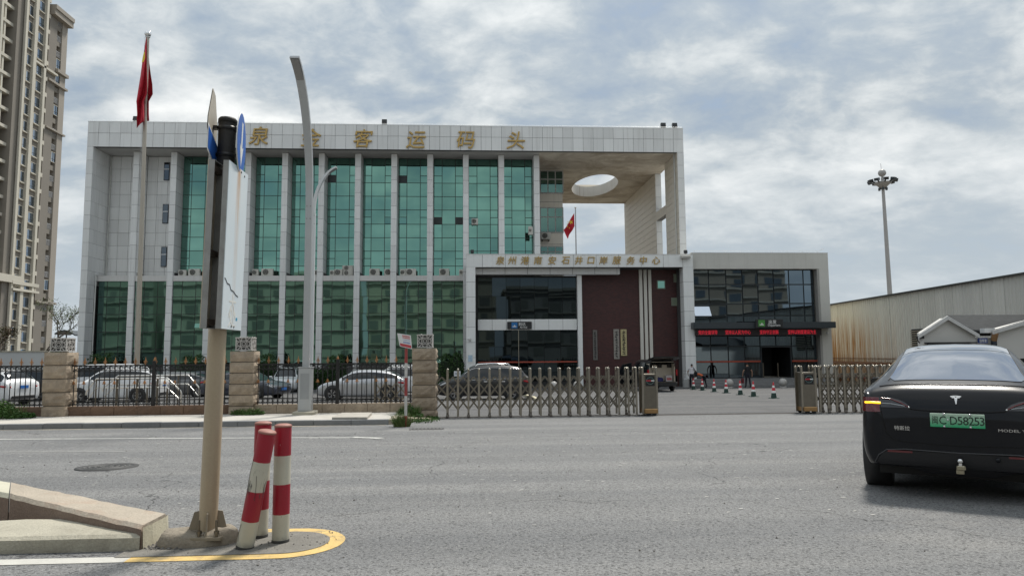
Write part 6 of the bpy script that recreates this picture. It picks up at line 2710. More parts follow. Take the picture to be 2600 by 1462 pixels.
STN = {
    'suv': [(-2.27, .42, .72, .78, .78, .70), (-2.22, .30, .96, 1.03, .86, .74), (-2.05, .24, 1.02, 1.22, .89, .70), (-1.70, .20, 1.02, 1.55, .905, .60), (-.9, .19, 1.0, 1.66, .92, .58),
            (.1, .19, .97, 1.67, .92, .58), (.62, .19, .96, 1.58, .92, .58), (1.28, .20, .96, 1.08, .91, .70), (1.85, .22, .90, .96, .88, .64), (2.18, .28, .74, .80, .80, .58), (2.26, .42, .60, .64, .70, .5)],
    'hatch': [(-2.2, .42, .70, .76, .76, .68), (-2.15, .30, .92, .98, .84, .72), (-2.0, .22, .98, 1.10, .87, .70), (-1.50, .18, .98, 1.36, .885, .58), (-.7, .17, .96, 1.48, .895, .56),
              (.0, .17, .93, 1.49, .895, .56), (.55, .17, .91, 1.40, .895, .57), (1.30, .18, .90, .98, .885, .68), (1.85, .20, .80, .84, .85, .60), (2.12, .26, .64, .68, .78, .56), (2.2, .38, .54, .57, .68, .5)],
    'sedan': [(-2.4, .42, .74, .80, .76, .68), (-2.34, .28, .96, 1.02, .84, .70), (-1.9, .20, .98, 1.06, .89, .68), (-1.15, .17, .96, 1.34, .90, .58), (-.5, .17, .94, 1.46, .905, .56),
              (.15, .17, .92, 1.47, .905, .56), (.6, .17, .91, 1.38, .905, .57), (1.35, .18, .90, .97, .895, .70), (1.95, .20, .82, .86, .87, .62), (2.3, .26, .66, .70, .79, .58), (2.4, .38, .54, .57, .68, .5)],
    'van': [(-2.5, .42, .80, .86, .86, .80), (-2.46, .30, 1.05, 1.5, .92, .76), (-2.35, .24, 1.08, 1.92, .94, .74), (-1.5, .22, 1.08, 1.98, .95, .74), (-.3, .22, 1.06, 1.98, .95, .74),
            (.8, .22, 1.05, 1.95, .95, .73), (1.4, .22, 1.04, 1.78, .95, .70), (1.98, .23, 1.02, 1.16, .93, .74), (2.3, .26, .92, .98, .88, .66), (2.48, .32, .72, .76, .80, .6), (2.54, .45, .6, .62, .7, .5)],
}


def car(kind, label, paintm, x, y, heading, parts=('mirror',), plate=None, wb=2.66, r=.34, rack=None, gscale=1., trim=None, zt=0.):
    t = thing({'suv': 'parked_suv', 'hatch': 'parked_hatchback', 'sedan': 'parked_sedan', 'van': 'parked_van'}[kind], label, 'van' if kind == 'van' else 'car', (x, y, G(y) + .002 + zt), heading if heading else 1e-6, 'vehicles parked in the forecourt', gscale)
    st = STN[kind]

    def isg(i, j, u, v):
        side = j in (4, 5) and 2 <= i <= 6
        if side:
            zv = (j - 4) + v
            if zv < .22 or zv > 1.75:
                return False
            if i == 2 and u < .45:
                return False
            if i == 6 and u > .62:
                return False
            return True
        if j in (6, 7):
            if i == 6 and .12 < u < .95:
                return True
            if i == (2 if kind != 'van' else 1) and .05 < u < .95 and kind != 'sedan':
                return True
            if kind == 'sedan' and i == 3 and u < .1 or kind == 'sedan' and i == 2 and u > .15:
                return True
        return False
    bd, gl, dense = car_shell(st, isg)
    body = weld(bd.obj('body', paintm, t))
    weld(gl.obj('window_glass', CARGL, t))
    W = st[4][4]
    for sx in (1, -1):
        for sy in (1, -1):
            xx = sx * wb / 2 + (.06 if sx > 0 else 0)
            b = MB()
            b.lathe([(0, .010 * sy), (r + .05, .010 * sy), (r + .06, .0), (r + .06, -.12 * sy)], 26, c=(xx, sy * (W - .006), r + .02), axis='y')
            b.obj('wheel_arch', BLACKPL, t)
            wheel(t, xx, sy * (W - .055), r, .21, sy)
    xf, xr = st[-1][0], st[0][0]
    for sy in (1, -1):
        b = MB()
        b.tube([(xf - .44, sy * (W - .065), st[-3][2] - .06), (xf - .20, sy * (W - .16), st[-2][2] - .02), (xf - .08, sy * (W - .34), st[-2][2] - .05)], [.05, .075, .045], 8)
        b.obj('headlight', LAMPC, t)
        b = MB()
        zl = st[1][2] - .09
        b.tube([(xr + .36, sy * (W - .03), zl + .03), (xr + .12, sy * (W - .085), zl), (xr + .03, sy * (W - .30), zl - .02)], [.03, .07, .05], 8)
        b.obj('tail_light', REDL, t)
        b = MB()
        zbm = st[6][2]
        b.tube([(st[6][0] + .22, sy * (W - .05), zbm + .03), (st[6][0] + .18, sy * (W + .04), zbm + .06)], .03, 6)
        b.tube([(st[6][0] + .18, sy * (W + .02), zbm + .09), (st[6][0] + .16, sy * (W + .19), zbm + .10)], [.08, .065], 8)
        b.obj('mirror', paintm, t)
        # door seams and handles
        for xs_ in (st[6][0] + .30, -.18, -1.02):
            b = MB()
            b.tube([(xs_, sy * (W + .001), .34), (xs_ - .03, sy * (W + .004), .62), (xs_ - .05, sy * (W * .97 + .006), .94)], .006, 4)
            b.obj('door_seam', BLACKPL, t)
        for xs_ in (.0, -.86):
            b = MB()
            b.bevbox(xs_ - .16, xs_ + .02, sy * (W - .005) - .02, sy * (W - .005) + .02, st[4][2] - .13, st[4][2] - .10, .008)
            b.obj('door_handle', trim or paintm, t)
        for xs_ in (-.22,):
            b = MB()
            b.box(xs_ - .05, xs_ + .05, sy * (W * .955) - .02 * sy - .01, sy * (W * .955) - .02 * sy + .01, st[4][2] + .02, st[4][2] + .06)
        b = MB()
        b.box(-1.0, 1.05, sy * (W - .06) - .02, sy * (W - .06) + .02, .20, .30)
        b.obj('sill', BLACKPL, t)
        if trim:
            b = MB()
            pts = []
            for i in range(2 * 4 + 2, 6 * 4 + 3):
                p = dense[i][4 * 3]
                pts.append((p[0], sy * (p[1] + .004), p[2] + .012))
            b.tube(pts, .012, 4)
            pts = []
            for i in range(3 * 4 - 1, 6 * 4 + 3):
                p = dense[i][6 * 3 - 1]
                pts.append((p[0], sy * (p[1] + .008), p[2] + .01))
            b.tube(pts, .012, 4)
            b.obj('chrome_trim', trim, t)
        if rack:
            b = MB()
            b.tube([(-1.3, sy * .56, st[4][3] - .05), (-1.2, sy * .56, st[4][3] + .06), (-.4, sy * .56, st[4][3] + .085), (.3, sy * .56, st[4][3] + .05), (.42, sy * .56, st[4][3] - .06)], .022, 6)
            b.obj('roof_rail', rack, t)
    b = MB()
    b.bevbox(xf - .10, xf + .012, -.52, .52, .50, .66, .02)
    b.obj('grille', BLACKPL, t)
    b = MB()
    b.bevbox(xr - .015, xr + .12, -.6, .6, .30, .46, .02)
    b.obj('rear_bumper_insert', BLACKPL, t)
    for xp, s in ((xf, 1), (xr, -1)):
        b = MB()
        zp = .46 if s > 0 else .78
        b.box(min(xp + s * .014, xp + s * .03), max(xp + s * .014, xp + s * .03), -.22, .22, zp, zp + .14)
        b.obj('number_plate', PLATEB, t)
    return t


def cx(px, Y):
    return aty(px, 960, Y).x


PI_ = pi
car('suv', 'white SUV seen from behind at the left picture edge, red tail lamp showing', WHITEC, cx(0, 36) - .35, 35.6, pi - .32, rack=None)
car('suv', 'white SUV behind the long fence run, beside the tall flagpole', WHITEC, cx(298, 37.2), 37.2, pi + .06, rack=CHROME)
car('sedan', 'dark grey car with rounded roof behind the white SUV and the flagpole', GREYC, cx(452, 43), 43.0, pi + .10)
car('sedan', 'dark teal car half hidden by the tan sign post', TEALC, cx(556, 47), 47.0, pi - .2)
car('sedan', 'navy car hidden mostly by the middle stone pillar, bonnet pointing right', NAVYC, cx(625, 40), 40.0, -.35)
car('suv', 'small white car facing the street between the middle pillar and the lamp', WHITEC, cx(731, 51), 51.0, -pi / 2 + .10, r=.33)
car('hatch', 'silver hatchback behind the lamp and the fence, bonnet pointing left', SILVER, cx(922, 36.9), 36.9, pi + .02)
car('suv', 'white car whose roof shows above the silver hatchback', WHITEC, cx(1010, 41.5), 41.5, pi, rack=CHROME, zt=.0)
car('suv', 'dark SUV with silver roof rails behind the sliding gate', BLACKC, cx(1228, 35.3), 35.3, pi, rack=CHROME, trim=CHROME)
car('van', 'white van with dark windows behind the white SUV at the left', WHITEC, cx(262, 46.5), 46.5, pi)
car('suv', 'black SUV whose roof shows over the white SUV at the left edge', BLACKC, cx(70, 41), 41.0, pi - .1)
car('sedan', 'dark car low between the flagpole bays and the sign post', NAVYC, cx(500, 50.5), 50.5, pi + .3)

BLACKC.node_tree.nodes['Principled BSDF'].inputs['Coat Weight'].default_value = .4
# ---- black van with its tailgate up
vx, vy = cx(1682, 43.5), 43.5
t = thing('open_van', 'black people carrier with tailgate raised and left front door open', 'van', (vx, vy, G(vy)), pi / 2 + .05, 'vehicles parked in the forecourt')
L_, Wv, Hv = 4.9, .97, 1.92
st = [(-.0, .42, 1.02, 1.86, .93, .74), (.14, .30, 1.04, 1.92, .955, .755), (1.2, .24, 1.05, 1.95, .965, .76), (2.6, .24, 1.04, 1.94, .965, .75), (3.3, .24, 1.04, 1.80, .96, .72), (4.0, .25, 1.0, 1.14, .93, .74), (4.5, .30, .86, .92, .86, .64), (4.75, .42, .7, .72, .75, .55)]
bd, gl, dense = car_shell(st, lambda i, j, u, v: (j in (4, 5) and 1 <= i <= 4 and .25 < (j - 4) + v < 1.7 and not (i == 4 and u > .6)) or (j in (6, 7) and i == 4 and .1 < u))
bd.f = [f for f, k in zip(bd.f, range(len(bd.f)))]
# leave the rear end open: drop the end cap (the first n-gon added after the two halves)
cap = [i for i, f in enumerate(bd.f) if len(f) > 4]
keep = [i for i in range(len(bd.f)) if i != cap[0]]
bd.f = [bd.f[i] for i in keep]
bd.m = [bd.m[i] for i in keep]
bd.s = [bd.s[i] for i in keep]
weld(bd.obj('body', BLACKC, t))
weld(gl.obj('window_glass', CARGL, t))
BEIGE = M('beige upholstery', (.58, .52, .43), .8, vs=4, var=.08, obj=True)
b = MB()
b.box(.55, .60, -.80, .80, .62, 1.62)
b.obj('seat_back', BEIGE, t)
for yy in (-.62, -.0, .6):
    b = MB()
    b.bevbox(.45, .58, yy - .14, yy + .14, 1.45, 1.70, .04)
    b.obj('headrest', M('dark upholstery', (.03, .028, .026), .8), t)
b = MB()
b.box(.02, .9, -.84, .84, .52, .60)
b.obj('load_floor', M('load floor', (.06, .055, .05), .8), t)
for sy in (-1, 1):
    b = MB()
    b.prism([(.02, .60), (.6, .60), (.6, 1.7), (.02, 1.7)], 'y', sy * .80 - .02, sy * .80 + .02)
    b.obj('side_lining', BEIGE, t)
b = MB()
b.box(.02, .6, -.74, .74, 1.78, 1.82)
b.obj('headlining', BEIGE, t)
b = MB()
prs = [(.05, -.90, 1.90), (.05, .90, 1.90), (-1.05, .80, 2.06), (-1.05, -.80, 2.06)]
b.add([(p[0], p[1], p[2]) for p in prs] + [(p[0], p[1], p[2] + .09) for p in prs], [(3, 2, 1, 0), (4, 5, 6, 7), (0, 1, 5, 4), (1, 2, 6, 5), (2, 3, 7, 6), (3, 0, 4, 7)])
tg = b.obj('tailgate', BLACKC, t)
b = MB()
b.add([(-.1, -.75, 1.925), (-.1, .75, 1.925), (-.7, .70, 2.005), (-.7, -.70, 2.005)], [(0, 1, 2, 3)])
b.obj('tailgate_window', CARGL, tg)
for sy in (-1, 1):
    b = MB()
    b.tube([(.06, sy * .78, 1.5), (-.45, sy * .77, 1.96)], .014, 5)
    b.obj('gas_strut', BLACKM, tg)
    b = MB()
    b.tube([(-.02, sy * .90, .98), (-.02, sy * .90, 1.34)], .05, 6, flat=(1.2, .8))
    b.obj('tail_light', REDL, t)
    for xx in (.95, 3.95):
        b = MB()
        b.lathe([(0, .01 * sy), (.39, .01 * sy), (.40, -.1 * sy)], 22, c=(xx, sy * (Wv - .01), .34), axis='y')
        b.obj('wheel_arch', BLACKPL, t)
        wheel(t, xx, sy * (Wv - .06), .33, .21, sy)
b = MB()
b.bevbox(-.12, .10, -.92, .92, .34, .56, .03)
b.obj('rear_bumper', BLACKPL, t)
b = MB()
b.box(-.121, -.10, -.80, .80, .555, .575)
b.obj('bumper_strip', STEELD, t)
b = MB()
dz = [(0, .35), (1.05, .35), (1.05, 1.05), (.72, 1.62), (0, 1.75)]
vs = []
for u, z in dz:
    for e_ in (0, .07):
        vs.append((3.35 - u * .34 + e_ * .9, .98 + u * .94 + e_ * .34, z))
n = len(dz)
b.add(vs, [(2 * i, 2 * ((i + 1) % n), 2 * ((i + 1) % n) + 1, 2 * i + 1) for i in range(n)] + [tuple(range(0, 2 * n, 2)), tuple(range(1, 2 * n, 2))[::-1]])
dr = b.obj('open_door', BLACKC, t)
b = MB()
vs = [(3.35 - u * .34 - .012, .98 + u * .94 - .004, z) for u, z in ((.12, 1.08), (.96, 1.08), (.70, 1.55), (.12, 1.66))]
b.add(vs, [(0, 1, 2, 3)])
b.obj('door_window', CARGL, dr)
b = MB()
b.bevbox(3.25, 3.45, 1.0, 1.22, 1.05, 1.22, .03)
b.obj('mirror', BLACKC, t)
tv = thing('luggage', 'printed carton with red lettering colour in the open van boot', 'box', (vx + .42, vy + .35, G(vy) + .61))
b = MB()
b.bevbox(vx + .28, vx + .68, vy + .2, vy + .5, G(vy) + .605, G(vy) + .98, .01)
b.obj('carton', M('printed carton', (.50, .46, .46), .6, vs=9, var=.3), tv)
b = MB()
b.box(vx + .33, vx + .63, vy + .194, vy + .199, G(vy) + .68, G(vy) + .82)
b.obj('red_print', M('faded red print', (.42, .10, .10), .6, vs=30, var=.4), tv)
tv = thing('travel_bag', 'dark blue bag lying in the open van boot', 'bag', (vx - .35, vy + .35, G(vy) + .61))
b = MB()
b.bevbox(vx - .72, vx + .1, vy + .15, vy + .5, G(vy) + .605, G(vy) + .84, .06)
b.obj('bag', M('navy cloth', (.03, .03, .12), .8, vs=6, var=.2), tv)
b = MB()
b.tube([(vx - .5, vy + .3, G(vy) + .83), (vx - .4, vy + .3, G(vy) + .90), (vx - .2, vy + .3, G(vy) + .90), (vx - .1, vy + .3, G(vy) + .83)], .014, 5)
b.obj('handle', BLACKM, tv)

# ================================================================== THE BLACK CAR IN FRONT (seen from behind)
TS = 1.0
rearp = aty(2429, 1052, 7.12)
hd_ = radians(90 - 36)
TC = thing('black_car', 'black electric crossover waiting at the right, left indicator lit, green number plate', 'car', (0, 0, 0), hd_, None, TS)
TP = paint('black crossover paint', (.004, .005, .008), 0, .30, .02)
TP.node_tree.nodes['Principled BSDF'].inputs['Coat Weight'].default_value = .22
TP.node_tree.nodes['Principled BSDF'].inputs['Specular IOR Level'].default_value = .2
TGL = M('tinted rear glass', (.35, .38, .44), .0, .9, var=0, spec=1.0)
# stations from the tail forward: x, zbottom, zbelt, ztop, half width, half width at top
tst = [(.02, .52, .80, .84, .70, .60), (.06, .36, .93, .98, .83, .70), (.12, .33, 1.03, 1.10, .885, .74), (.20, .31, 1.06, 1.165, .905, .75), (.34, .29, 1.07, 1.215, .92, .735), (.62, .26, 1.07, 1.305, .935, .68),
       (1.05, .24, 1.06, 1.44, .948, .615), (1.50, .22, 1.05, 1.545, .955, .585), (2.1, .20, 1.03, 1.612, .958, .58), (2.75, .20, 1.00, 1.60, .958, .585), (3.25, .20, .98, 1.47, .955, .60), (4.0, .22, .94, 1.08, .93, .70), (4.5, .26, .78, .84, .86, .62), (4.75, .40, .58, .62, .68, .5)]


def tgl(i, j, u, v):
    zv = (j - 4) + v
    if j in (4, 5) and 5 <= i <= 10 and .25 < zv < 1.72:
        if i == 5 and u < .7 - .25 * zv:
            return False
        return not (i == 10 and u > .55)
    return False


bd, gl, dense = car_shell(tst, tgl, 6, 4)
weld(bd.obj('body', TP, TC))
weld(gl.obj('side_window', TGL, TC))
# rear window and glass roof laid on the shell, a hair proud, with a dark seam round them
def shell_at(s, jj):
    """point on the shell: s in stations, jj in ring points (0..8)"""
    R = [ringpts(q) for q in tst]
    flat = [[c for p in r for c in p] for r in R]
    row = catmull(flat, s)
    pts = [row[3 * k:3 * k + 3] for k in range(9)]
    return Vector(catmull(pts, jj))


def shell_half(s, yw):
    """point of the top surface at half width yw"""
    lo_, hi_ = 5.0, 7.999
    for _ in range(28):
        m = (lo_ + hi_) / 2
        if shell_at(s, m).y > yw:
            lo_ = m
        else:
            hi_ = m
    return shell_at(s, lo_)


def shell_patch(s0, s1, w0, w1, ns, nw, lift, rnd=0.):
    vs, k = [], nw * 2 + 1
    for i in range(ns + 1):
        u = i / ns
        s = s0 + (s1 - s0) * u
        for j in range(k):
            q = (j - nw) / nw
            ww = (w0 + (w1 - w0) * u)
            ss = s
            if rnd:                                    # rounded lower corners
                cnr = max(0, abs(q) - .86) / .14
                ss = s + rnd * (1 - sqrt(max(0, 1 - cnr * cnr))) * (1 - u) ** 3
            p = shell_half(ss, abs(q) * ww)
            p2 = shell_half(min(ss + .05, 12.9), abs(q) * ww)
            n_ = Vector((-(p2.z - p.z), 0, p2.x - p.x)).normalized()
            n_ = (n_ + Vector((0, .25 * q, 0))).normalized()
            p = Vector((p.x, p.y * (1 if q >= 0 else -1), p.z)) + n_ * lift
            vs.append(p)
    return vs, [(i * k + j, i * k + j + 1, (i + 1) * k + j + 1, (i + 1) * k + j) for i in range(ns) for j in range(k - 1)]


vs, fs = shell_patch(4.18, 6.93, .635, .548, 22, 12, .006, .55)
b = MB()
b.add(vs, fs, 0, True)
b.obj('rear_window', TGL, TC)
vs, fs = shell_patch(6.98, 9.6, .546, .525, 18, 10, .006)
b = MB()
b.add(vs, fs, 0, True)
b.obj('glass_roof', TGL, TC)
for s in (-1, 1):
    b = MB()
    pts = []
    for i in range(30):
        ss = 4.4 + (9.6 - 4.4) * i / 29
        ww = .645 + (.556 - .645) * min(1, (ss - 4.4) / 2.5)
        p = shell_half(ss, ww)
        pts.append((p.x, s * p.y, p.z + .004))
    b.tube(pts, .0045, 4)
    b.obj('roof_seam', BLACKPL, TC)
# surface probe for the tail, rays along +x
from mathutils.bvhtree import BVHTree
tv_ = [(p[0], p[1] * s, p[2]) for s in (1, -1) for r in dense for p in r]
nJ = len(dense[0])
tf_ = []
for h in range(2):
    o_ = h * len(dense) * nJ
    for i in range(len(dense) - 1):
        for j in range(nJ - 1):
            a = o_ + i * nJ + j
            tf_.append((a, a + 1, a + 1 + nJ, a + nJ))
n_tail = len(tv_)
capv = [(p[0], p[1], p[2]) for p in dense[0]] + [(p[0], -p[1], p[2]) for p in dense[0][::-1][1:-1]]
tv_ += capv
tf_.append(tuple(range(n_tail, n_tail + len(capv))))
TB = BVHTree.FromPolygons(tv_, tf_)


def tail(y, z, out=.003):
    """point on the tail of the shell behind (y, z)"""
    h = TB.ray_cast(Vector((-1, y, z)), Vector((1, 0, 0)))
    if h[0] is None:
        return Vector((.25, y, z))
    n_ = h[1] if h[1].x < 0 else -h[1]
    return h[0] + n_ * out


def tail_patch(name, outline_rows, mat, par, out=.004, ny=14):
    """patch wrapped on the tail: rows of (z, y0, y1)"""
    vs = []
    for z, y0, y1 in outline_rows:
        for j in range(ny + 1):
            vs.append(tail(y0 + (y1 - y0) * j / ny, z, out))
    k = ny + 1
    b = MB()
    b.add(vs, [(i * k + j, i * k + j + 1, (i + 1) * k + j + 1, (i + 1) * k + j) for i in range(len(outline_rows) - 1) for j in range(ny)], 0, True)
    return b.obj(name, mat, par)


def tail_line(name, pts, r, mat, par, out=.003, flat=None):
    b = MB()
    P = []
    for a, c in zip(pts, pts[1:]):
        for i in range(8):
            u = i / 8
            P.append(tail(a[0] + (c[0] - a[0]) * u, a[1] + (c[1] - a[1]) * u, out))
    P.append(tail(*pts[-1], out))
    b.tube(P, r, 5, flat=flat)
    return b.obj(name, mat, par)


LAMPR = M('dark red lens', (.11, .006, .010), .06, var=0, spec=.8)
LAMPS = M('smoked lens', (.035, .032, .034), .05, var=0, spec=.8)
AMBER = M('lit amber indicator', (.9, .45, .02), .3, var=0, emit=(1.0, .50, .02, 1.1))
SILV = M('silver emblem', (.62, .62, .62), .22, .9, var=0)
for s in (1, -1):
    o = tail_patch('tail_light', [(1.045, s * .905, s * .60), (1.025, s * .907, s * .52), (1.00, s * .908, s * .47), (.965, s * .908, s * .445), (.93, s * .906, s * .435)] if False else
                   [(1.050, s * .895, s * .62), (1.030, s * .900, s * .53), (1.005, s * .902, s * .47), (.975, s * .902, s * .435), (.945, s * .900, s * .415)], LAMPS, TC, .006, 18)
    tail_patch('red_lens', [(1.046, s * .894, s * .72), (.99, s * .901, s * .715), (.93, s * .899, s * .71), (.895, s * .895, s * .705)], LAMPR, o, .009, 10)
    tail_line('light_guide', [(s * .70, 1.040), (s * .60, 1.030), (s * .50, .990), (s * .435, .952)], .006, LAMPR, o, .012)
    tail_line('reversing_strip', [(s * .69, .985), (s * .60, .982), (s * .47, .962)], .006, M('frosted strip', (.34, .36, .38), .2, var=0), o, .011)
    tail_line('indicator', [(s * .845, .992), (s * .70, .988)], .012, AMBER if s > 0 else M('unlit indicator', (.25, .12, .05), .2, var=0), o, .013)
    tail_line('lamp_seam', [(s * .71, 1.06), (s * .70, .90)], .004, BLACKPL, o, .008)
    b = MB()
    p = tail(s * .43, .952, .01)
    b.lathe([(.010, -.006), (.012, 0), (.006, .008), (0, .009)], 8, c=p)
    b.obj('camera_bead', SILV, o)
# boot lid seams
SEAM = M('panel gap', (.001, .001, .001), .9, var=0)
tail_line('boot_seam', [(.70, .92), (.685, .83), (.655, .68), (.60, .615), (.50, .59), (.0, .575), (-.50, .59), (-.60, .615), (-.655, .68), (-.685, .83), (-.70, .92)], .0045, SEAM, TC, .001)
tail_line('plate_shelf', [(.42, .935), (.30, .925), (0, .918), (-.30, .925), (-.42, .935)], .007, SEAM, TC, .0)
b = MB()
pts = [shell_half(3.35 + .12 * abs(k) / 10, abs(k) * .072) for k in range(-10, 11)]
b.tube([(p.x + .004, p.y * (1 if k >= 0 else -1), p.z + .000) for p, k in zip(pts, range(-10, 11))], .012, 6)
b.obj('spoiler_lip', TP, TC)
# number plate
p = tail(0, .83, .012)
b = MB()
b.bevbox(p.x - .014, p.x - .001, -.24, .24, .765, .905, .004)


def plate_mat():
    m, nt, bb = base_mat('green number plate')
    s = nt.nodes.new('ShaderNodeSeparateXYZ')
    nt.links.new(pos(nt, obj=True), s.inputs[0])
    c = nmix(nt, rng(nt, s.outputs[2], .77, .90), (.015, .36, .15), (.42, .55, .44))
    c = nmix(nt, rng(nt, noise(nt, pos(nt, obj=True), 12, 5), .5, .75, 0, .3), c, (.25, .26, .22))
    nt.links.new(c, bb.inputs['Base Color'])
    bb.inputs['Roughness'].default_value = .45
    return m


np_ = b.obj('number_plate', plate_mat(), TC)
PINK = M('plate black', (.012, .03, .02), .5, var=0)
for txt, yy, sx, sz in (('闽', .190, .60, .082), ('C', .122, .80, .118), ('D', .022, .80, .118), ('5', -.040, .85, .118), ('8', -.095, .85, .118), ('2', -.147, .85, .118), ('5', -.20 + .002, .85, .118)):
    pass
chars = [('闽', .196, .66, .090), ('C', .128, .82, .120), ('D', .030, .82, .120), ('5', -.026, .92, .120), ('8', -.076, .92, .120), ('2', -.124, .92, .120), ('5', -.171, .92, .120), ('3', -.216, .92, .120)]
for txt, yy, sx, sz in chars:
    letters(txt, 'plate_character', PINK, np_, (p.x - .0152, yy, .835), sz, -pi / 2, .001, .004, 0, sx)
b = MB()
b.lathe([(.009, -.018), (.007, -.02), (0, -.021)], 10, c=(p.x, .080, .84), axis='x')
b.obj('plate_dot', SILV, np_)
for yy in (.115, -.115):
    for zz2 in (.898, .772):
        b = MB()
        b.lathe([(.012, -.016), (.009, -.022), (0, -.023)], 8, c=(p.x, yy, zz2), axis='x')
        b.obj('plate_screw', SILV, np_)
# emblem: a curved bar over a tapering stem
b = MB()
q = tail(0, 1.055, .004)


def emb(pts, x0, x1):
    return b.prism([(u, v) for u, v in pts], 'x', x0, x1)


arc = [(.05 * k / 6 * 1.0, .0405 - .006 * (k / 6) ** 2) for k in range(-6, 7)]
emb(arc + [(u * .96, v - .0085) for u, v in arc[::-1]], -.010, -.002)
emb([(-.040, .026), (-.012, .030), (0, .022), (.012, .030), (.040, .026), (.034, .016), (.014, .016), (.004, -.045), (-.004, -.045), (-.014, .016), (-.034, .016)], -.010, -.002)
b.v = [(v[0] + tail(v[1], 1.05 + v[2], .004).x, v[1], 1.045 + v[2]) for v in b.v]
b.obj('emblem', SILV, TC)
q = tail(.50, .735, .004)
sl_ = atan2(tail(.58, .735).x - tail(.42, .735).x, .16)
letters('特斯拉', 'badge_characters', SILV, TC, (q.x - .004, .505, .735), .050, -pi / 2 - sl_, .003, .006)
q = tail(-.47, .755, .004)
sl_ = atan2(tail(-.36, .755).x - tail(-.58, .755).x, .22)
letters('MODEL Y', 'badge_lettering', SILV, TC, (q.x - .004, -.46, .752), .038, -pi / 2 - sl_, .003, .004, 0, 1.45)
# lower bumper insert, reflectors, tow ball
DIFF = M('textured black bumper', (.012, .012, .014), .55, var=.1, obj=True)
tail_patch('bumper_insert', [(.500, .64, -.64), (.46, .70, -.70), (.41, .74, -.74), (.37, .76, -.76), (.345, .74, -.74)], DIFF, TC, .008, 24)
b = MB()
tail_line('bumper_crease', [(.78, .36), (.74, .44), (.66, .50), (.5, .515), (0, .505), (-.5, .515), (-.66, .50), (-.74, .44), (-.78, .36)], .007, M('satin edge', (.045, .046, .05), .35, var=0), TC, .006)
for s in (1, -1):
    tail_patch('reflector', [(.500, s * .645, s * .42), (.478, s * .66, s * .42)], LAMPR, TC, .012, 8)
b = MB()
dl = [(.80, .33), (.55, .325), (.42, .30), (.3, .265), (0, .255), (-.3, .265), (-.42, .30), (-.55, .325), (-.80, .33)]
vs = []
for y_, z_ in dl:
    vs += [(.09 + .08 * abs(y_), y_, .40), (.11 + .08 * abs(y_), y_, z_), (.9, y_, z_ - .01)]
b.add(vs, [(3 * i + k, 3 * i + k + 1, 3 * i + k + 4, 3 * i + k + 3) for i in range(len(dl) - 1) for k in (0, 1)], 0, True)
b.obj('diffuser', DIFF, TC)
tw = MB()
tw.bevbox(-.03, .20, -.035, .035, .30, .345, .008)
tw.bevbox(-.055, .0, -.05, .03, .345, .385, .008)
tbb = tw.obj('tow_bar', M('brass steel', (.35, .32, .24), .35, .9, var=0), TC)
b = MB()
b.tube([(-.03, -.005, .38), (-.03, -.005, .41)], .018, 8)
b.lathe([(.028 * sin(a), .43 - .028 * cos(a)) for a in [i * pi / 8 for i in range(9)]], 12, c=(-.03, -.005, 0))
b.obj('tow_ball', CHROME, tbb)
b = MB()
b.lathe([(0, .0), (.022, .0), (.022, .01), (0, .011)], 10, c=(tail(-.33, .49).x - .02, -.33, .455), axis='x')
b.obj('sensor', TP, TC)
for s in (1, -1):
    b = MB()
    b.tube([(3.15, s * .90, 1.0), (3.13, s * 1.0, 1.03)], .03, 6)
    b.lathe([(.02, -.02), (.075, 0), (.085, .05), (.06, .12), (.0, .14)], 12, c=(3.13, s * 1.0, 1.09), axis='x')
    mr = b.obj('mirror', TP, TC)
    b = MB()
    b.bevbox(3.105, 3.20, s * 1.0 - .10, s * 1.0 + .10, 1.04, 1.17, .03)
    b.obj('mirror_housing', TP, mr)
    b = MB()
    b.box(3.098, 3.104, s * 1.0 - .085, s * 1.0 + .085, 1.055, 1.155)
    b.obj('mirror_glass', CARGL, mr)
    for xx in (.93, 3.82):
        b = MB()
        yy = s * .945
        if s > 0:
            b.lathe([(0, -.25), (.415, -.25), (.415, .0), (.40, .012), (.365, .012), (.365, -.02)], 30, c=(xx, yy, .37), axis='y')
        else:
            b.lathe([(0, .25), (.415, .25), (.415, .0), (.40, -.012), (.365, -.012), (.365, .02)], 30, c=(xx, yy, .37), axis='y')
        b.obj('wheel_arch', BLACKPL, TC)
        wheel(TC, xx, s * .835, .355, .255, s, 10, 't')
b = MB()
b.box(.45, 4.3, -.78, .78, .19, .34)
b.obj('underbody', RUBBER, TC)
# stand the car so that the plate sits on its sight line
pw_ = Vector((p.x, 0, .835)) * TS
pw_.rotate(Matrix.Rotation(hd_, 3, 'Z'))
TC.location = (rearp.x - pw_.x, rearp.y - pw_.y, .0)

# ================================================================== PEOPLE
SKIN = M('skin', (.34, .20, .14), .6, var=.05, obj=True)
HAIR = M('black hair', (.012, .011, .011), .6, var=.1, obj=True)


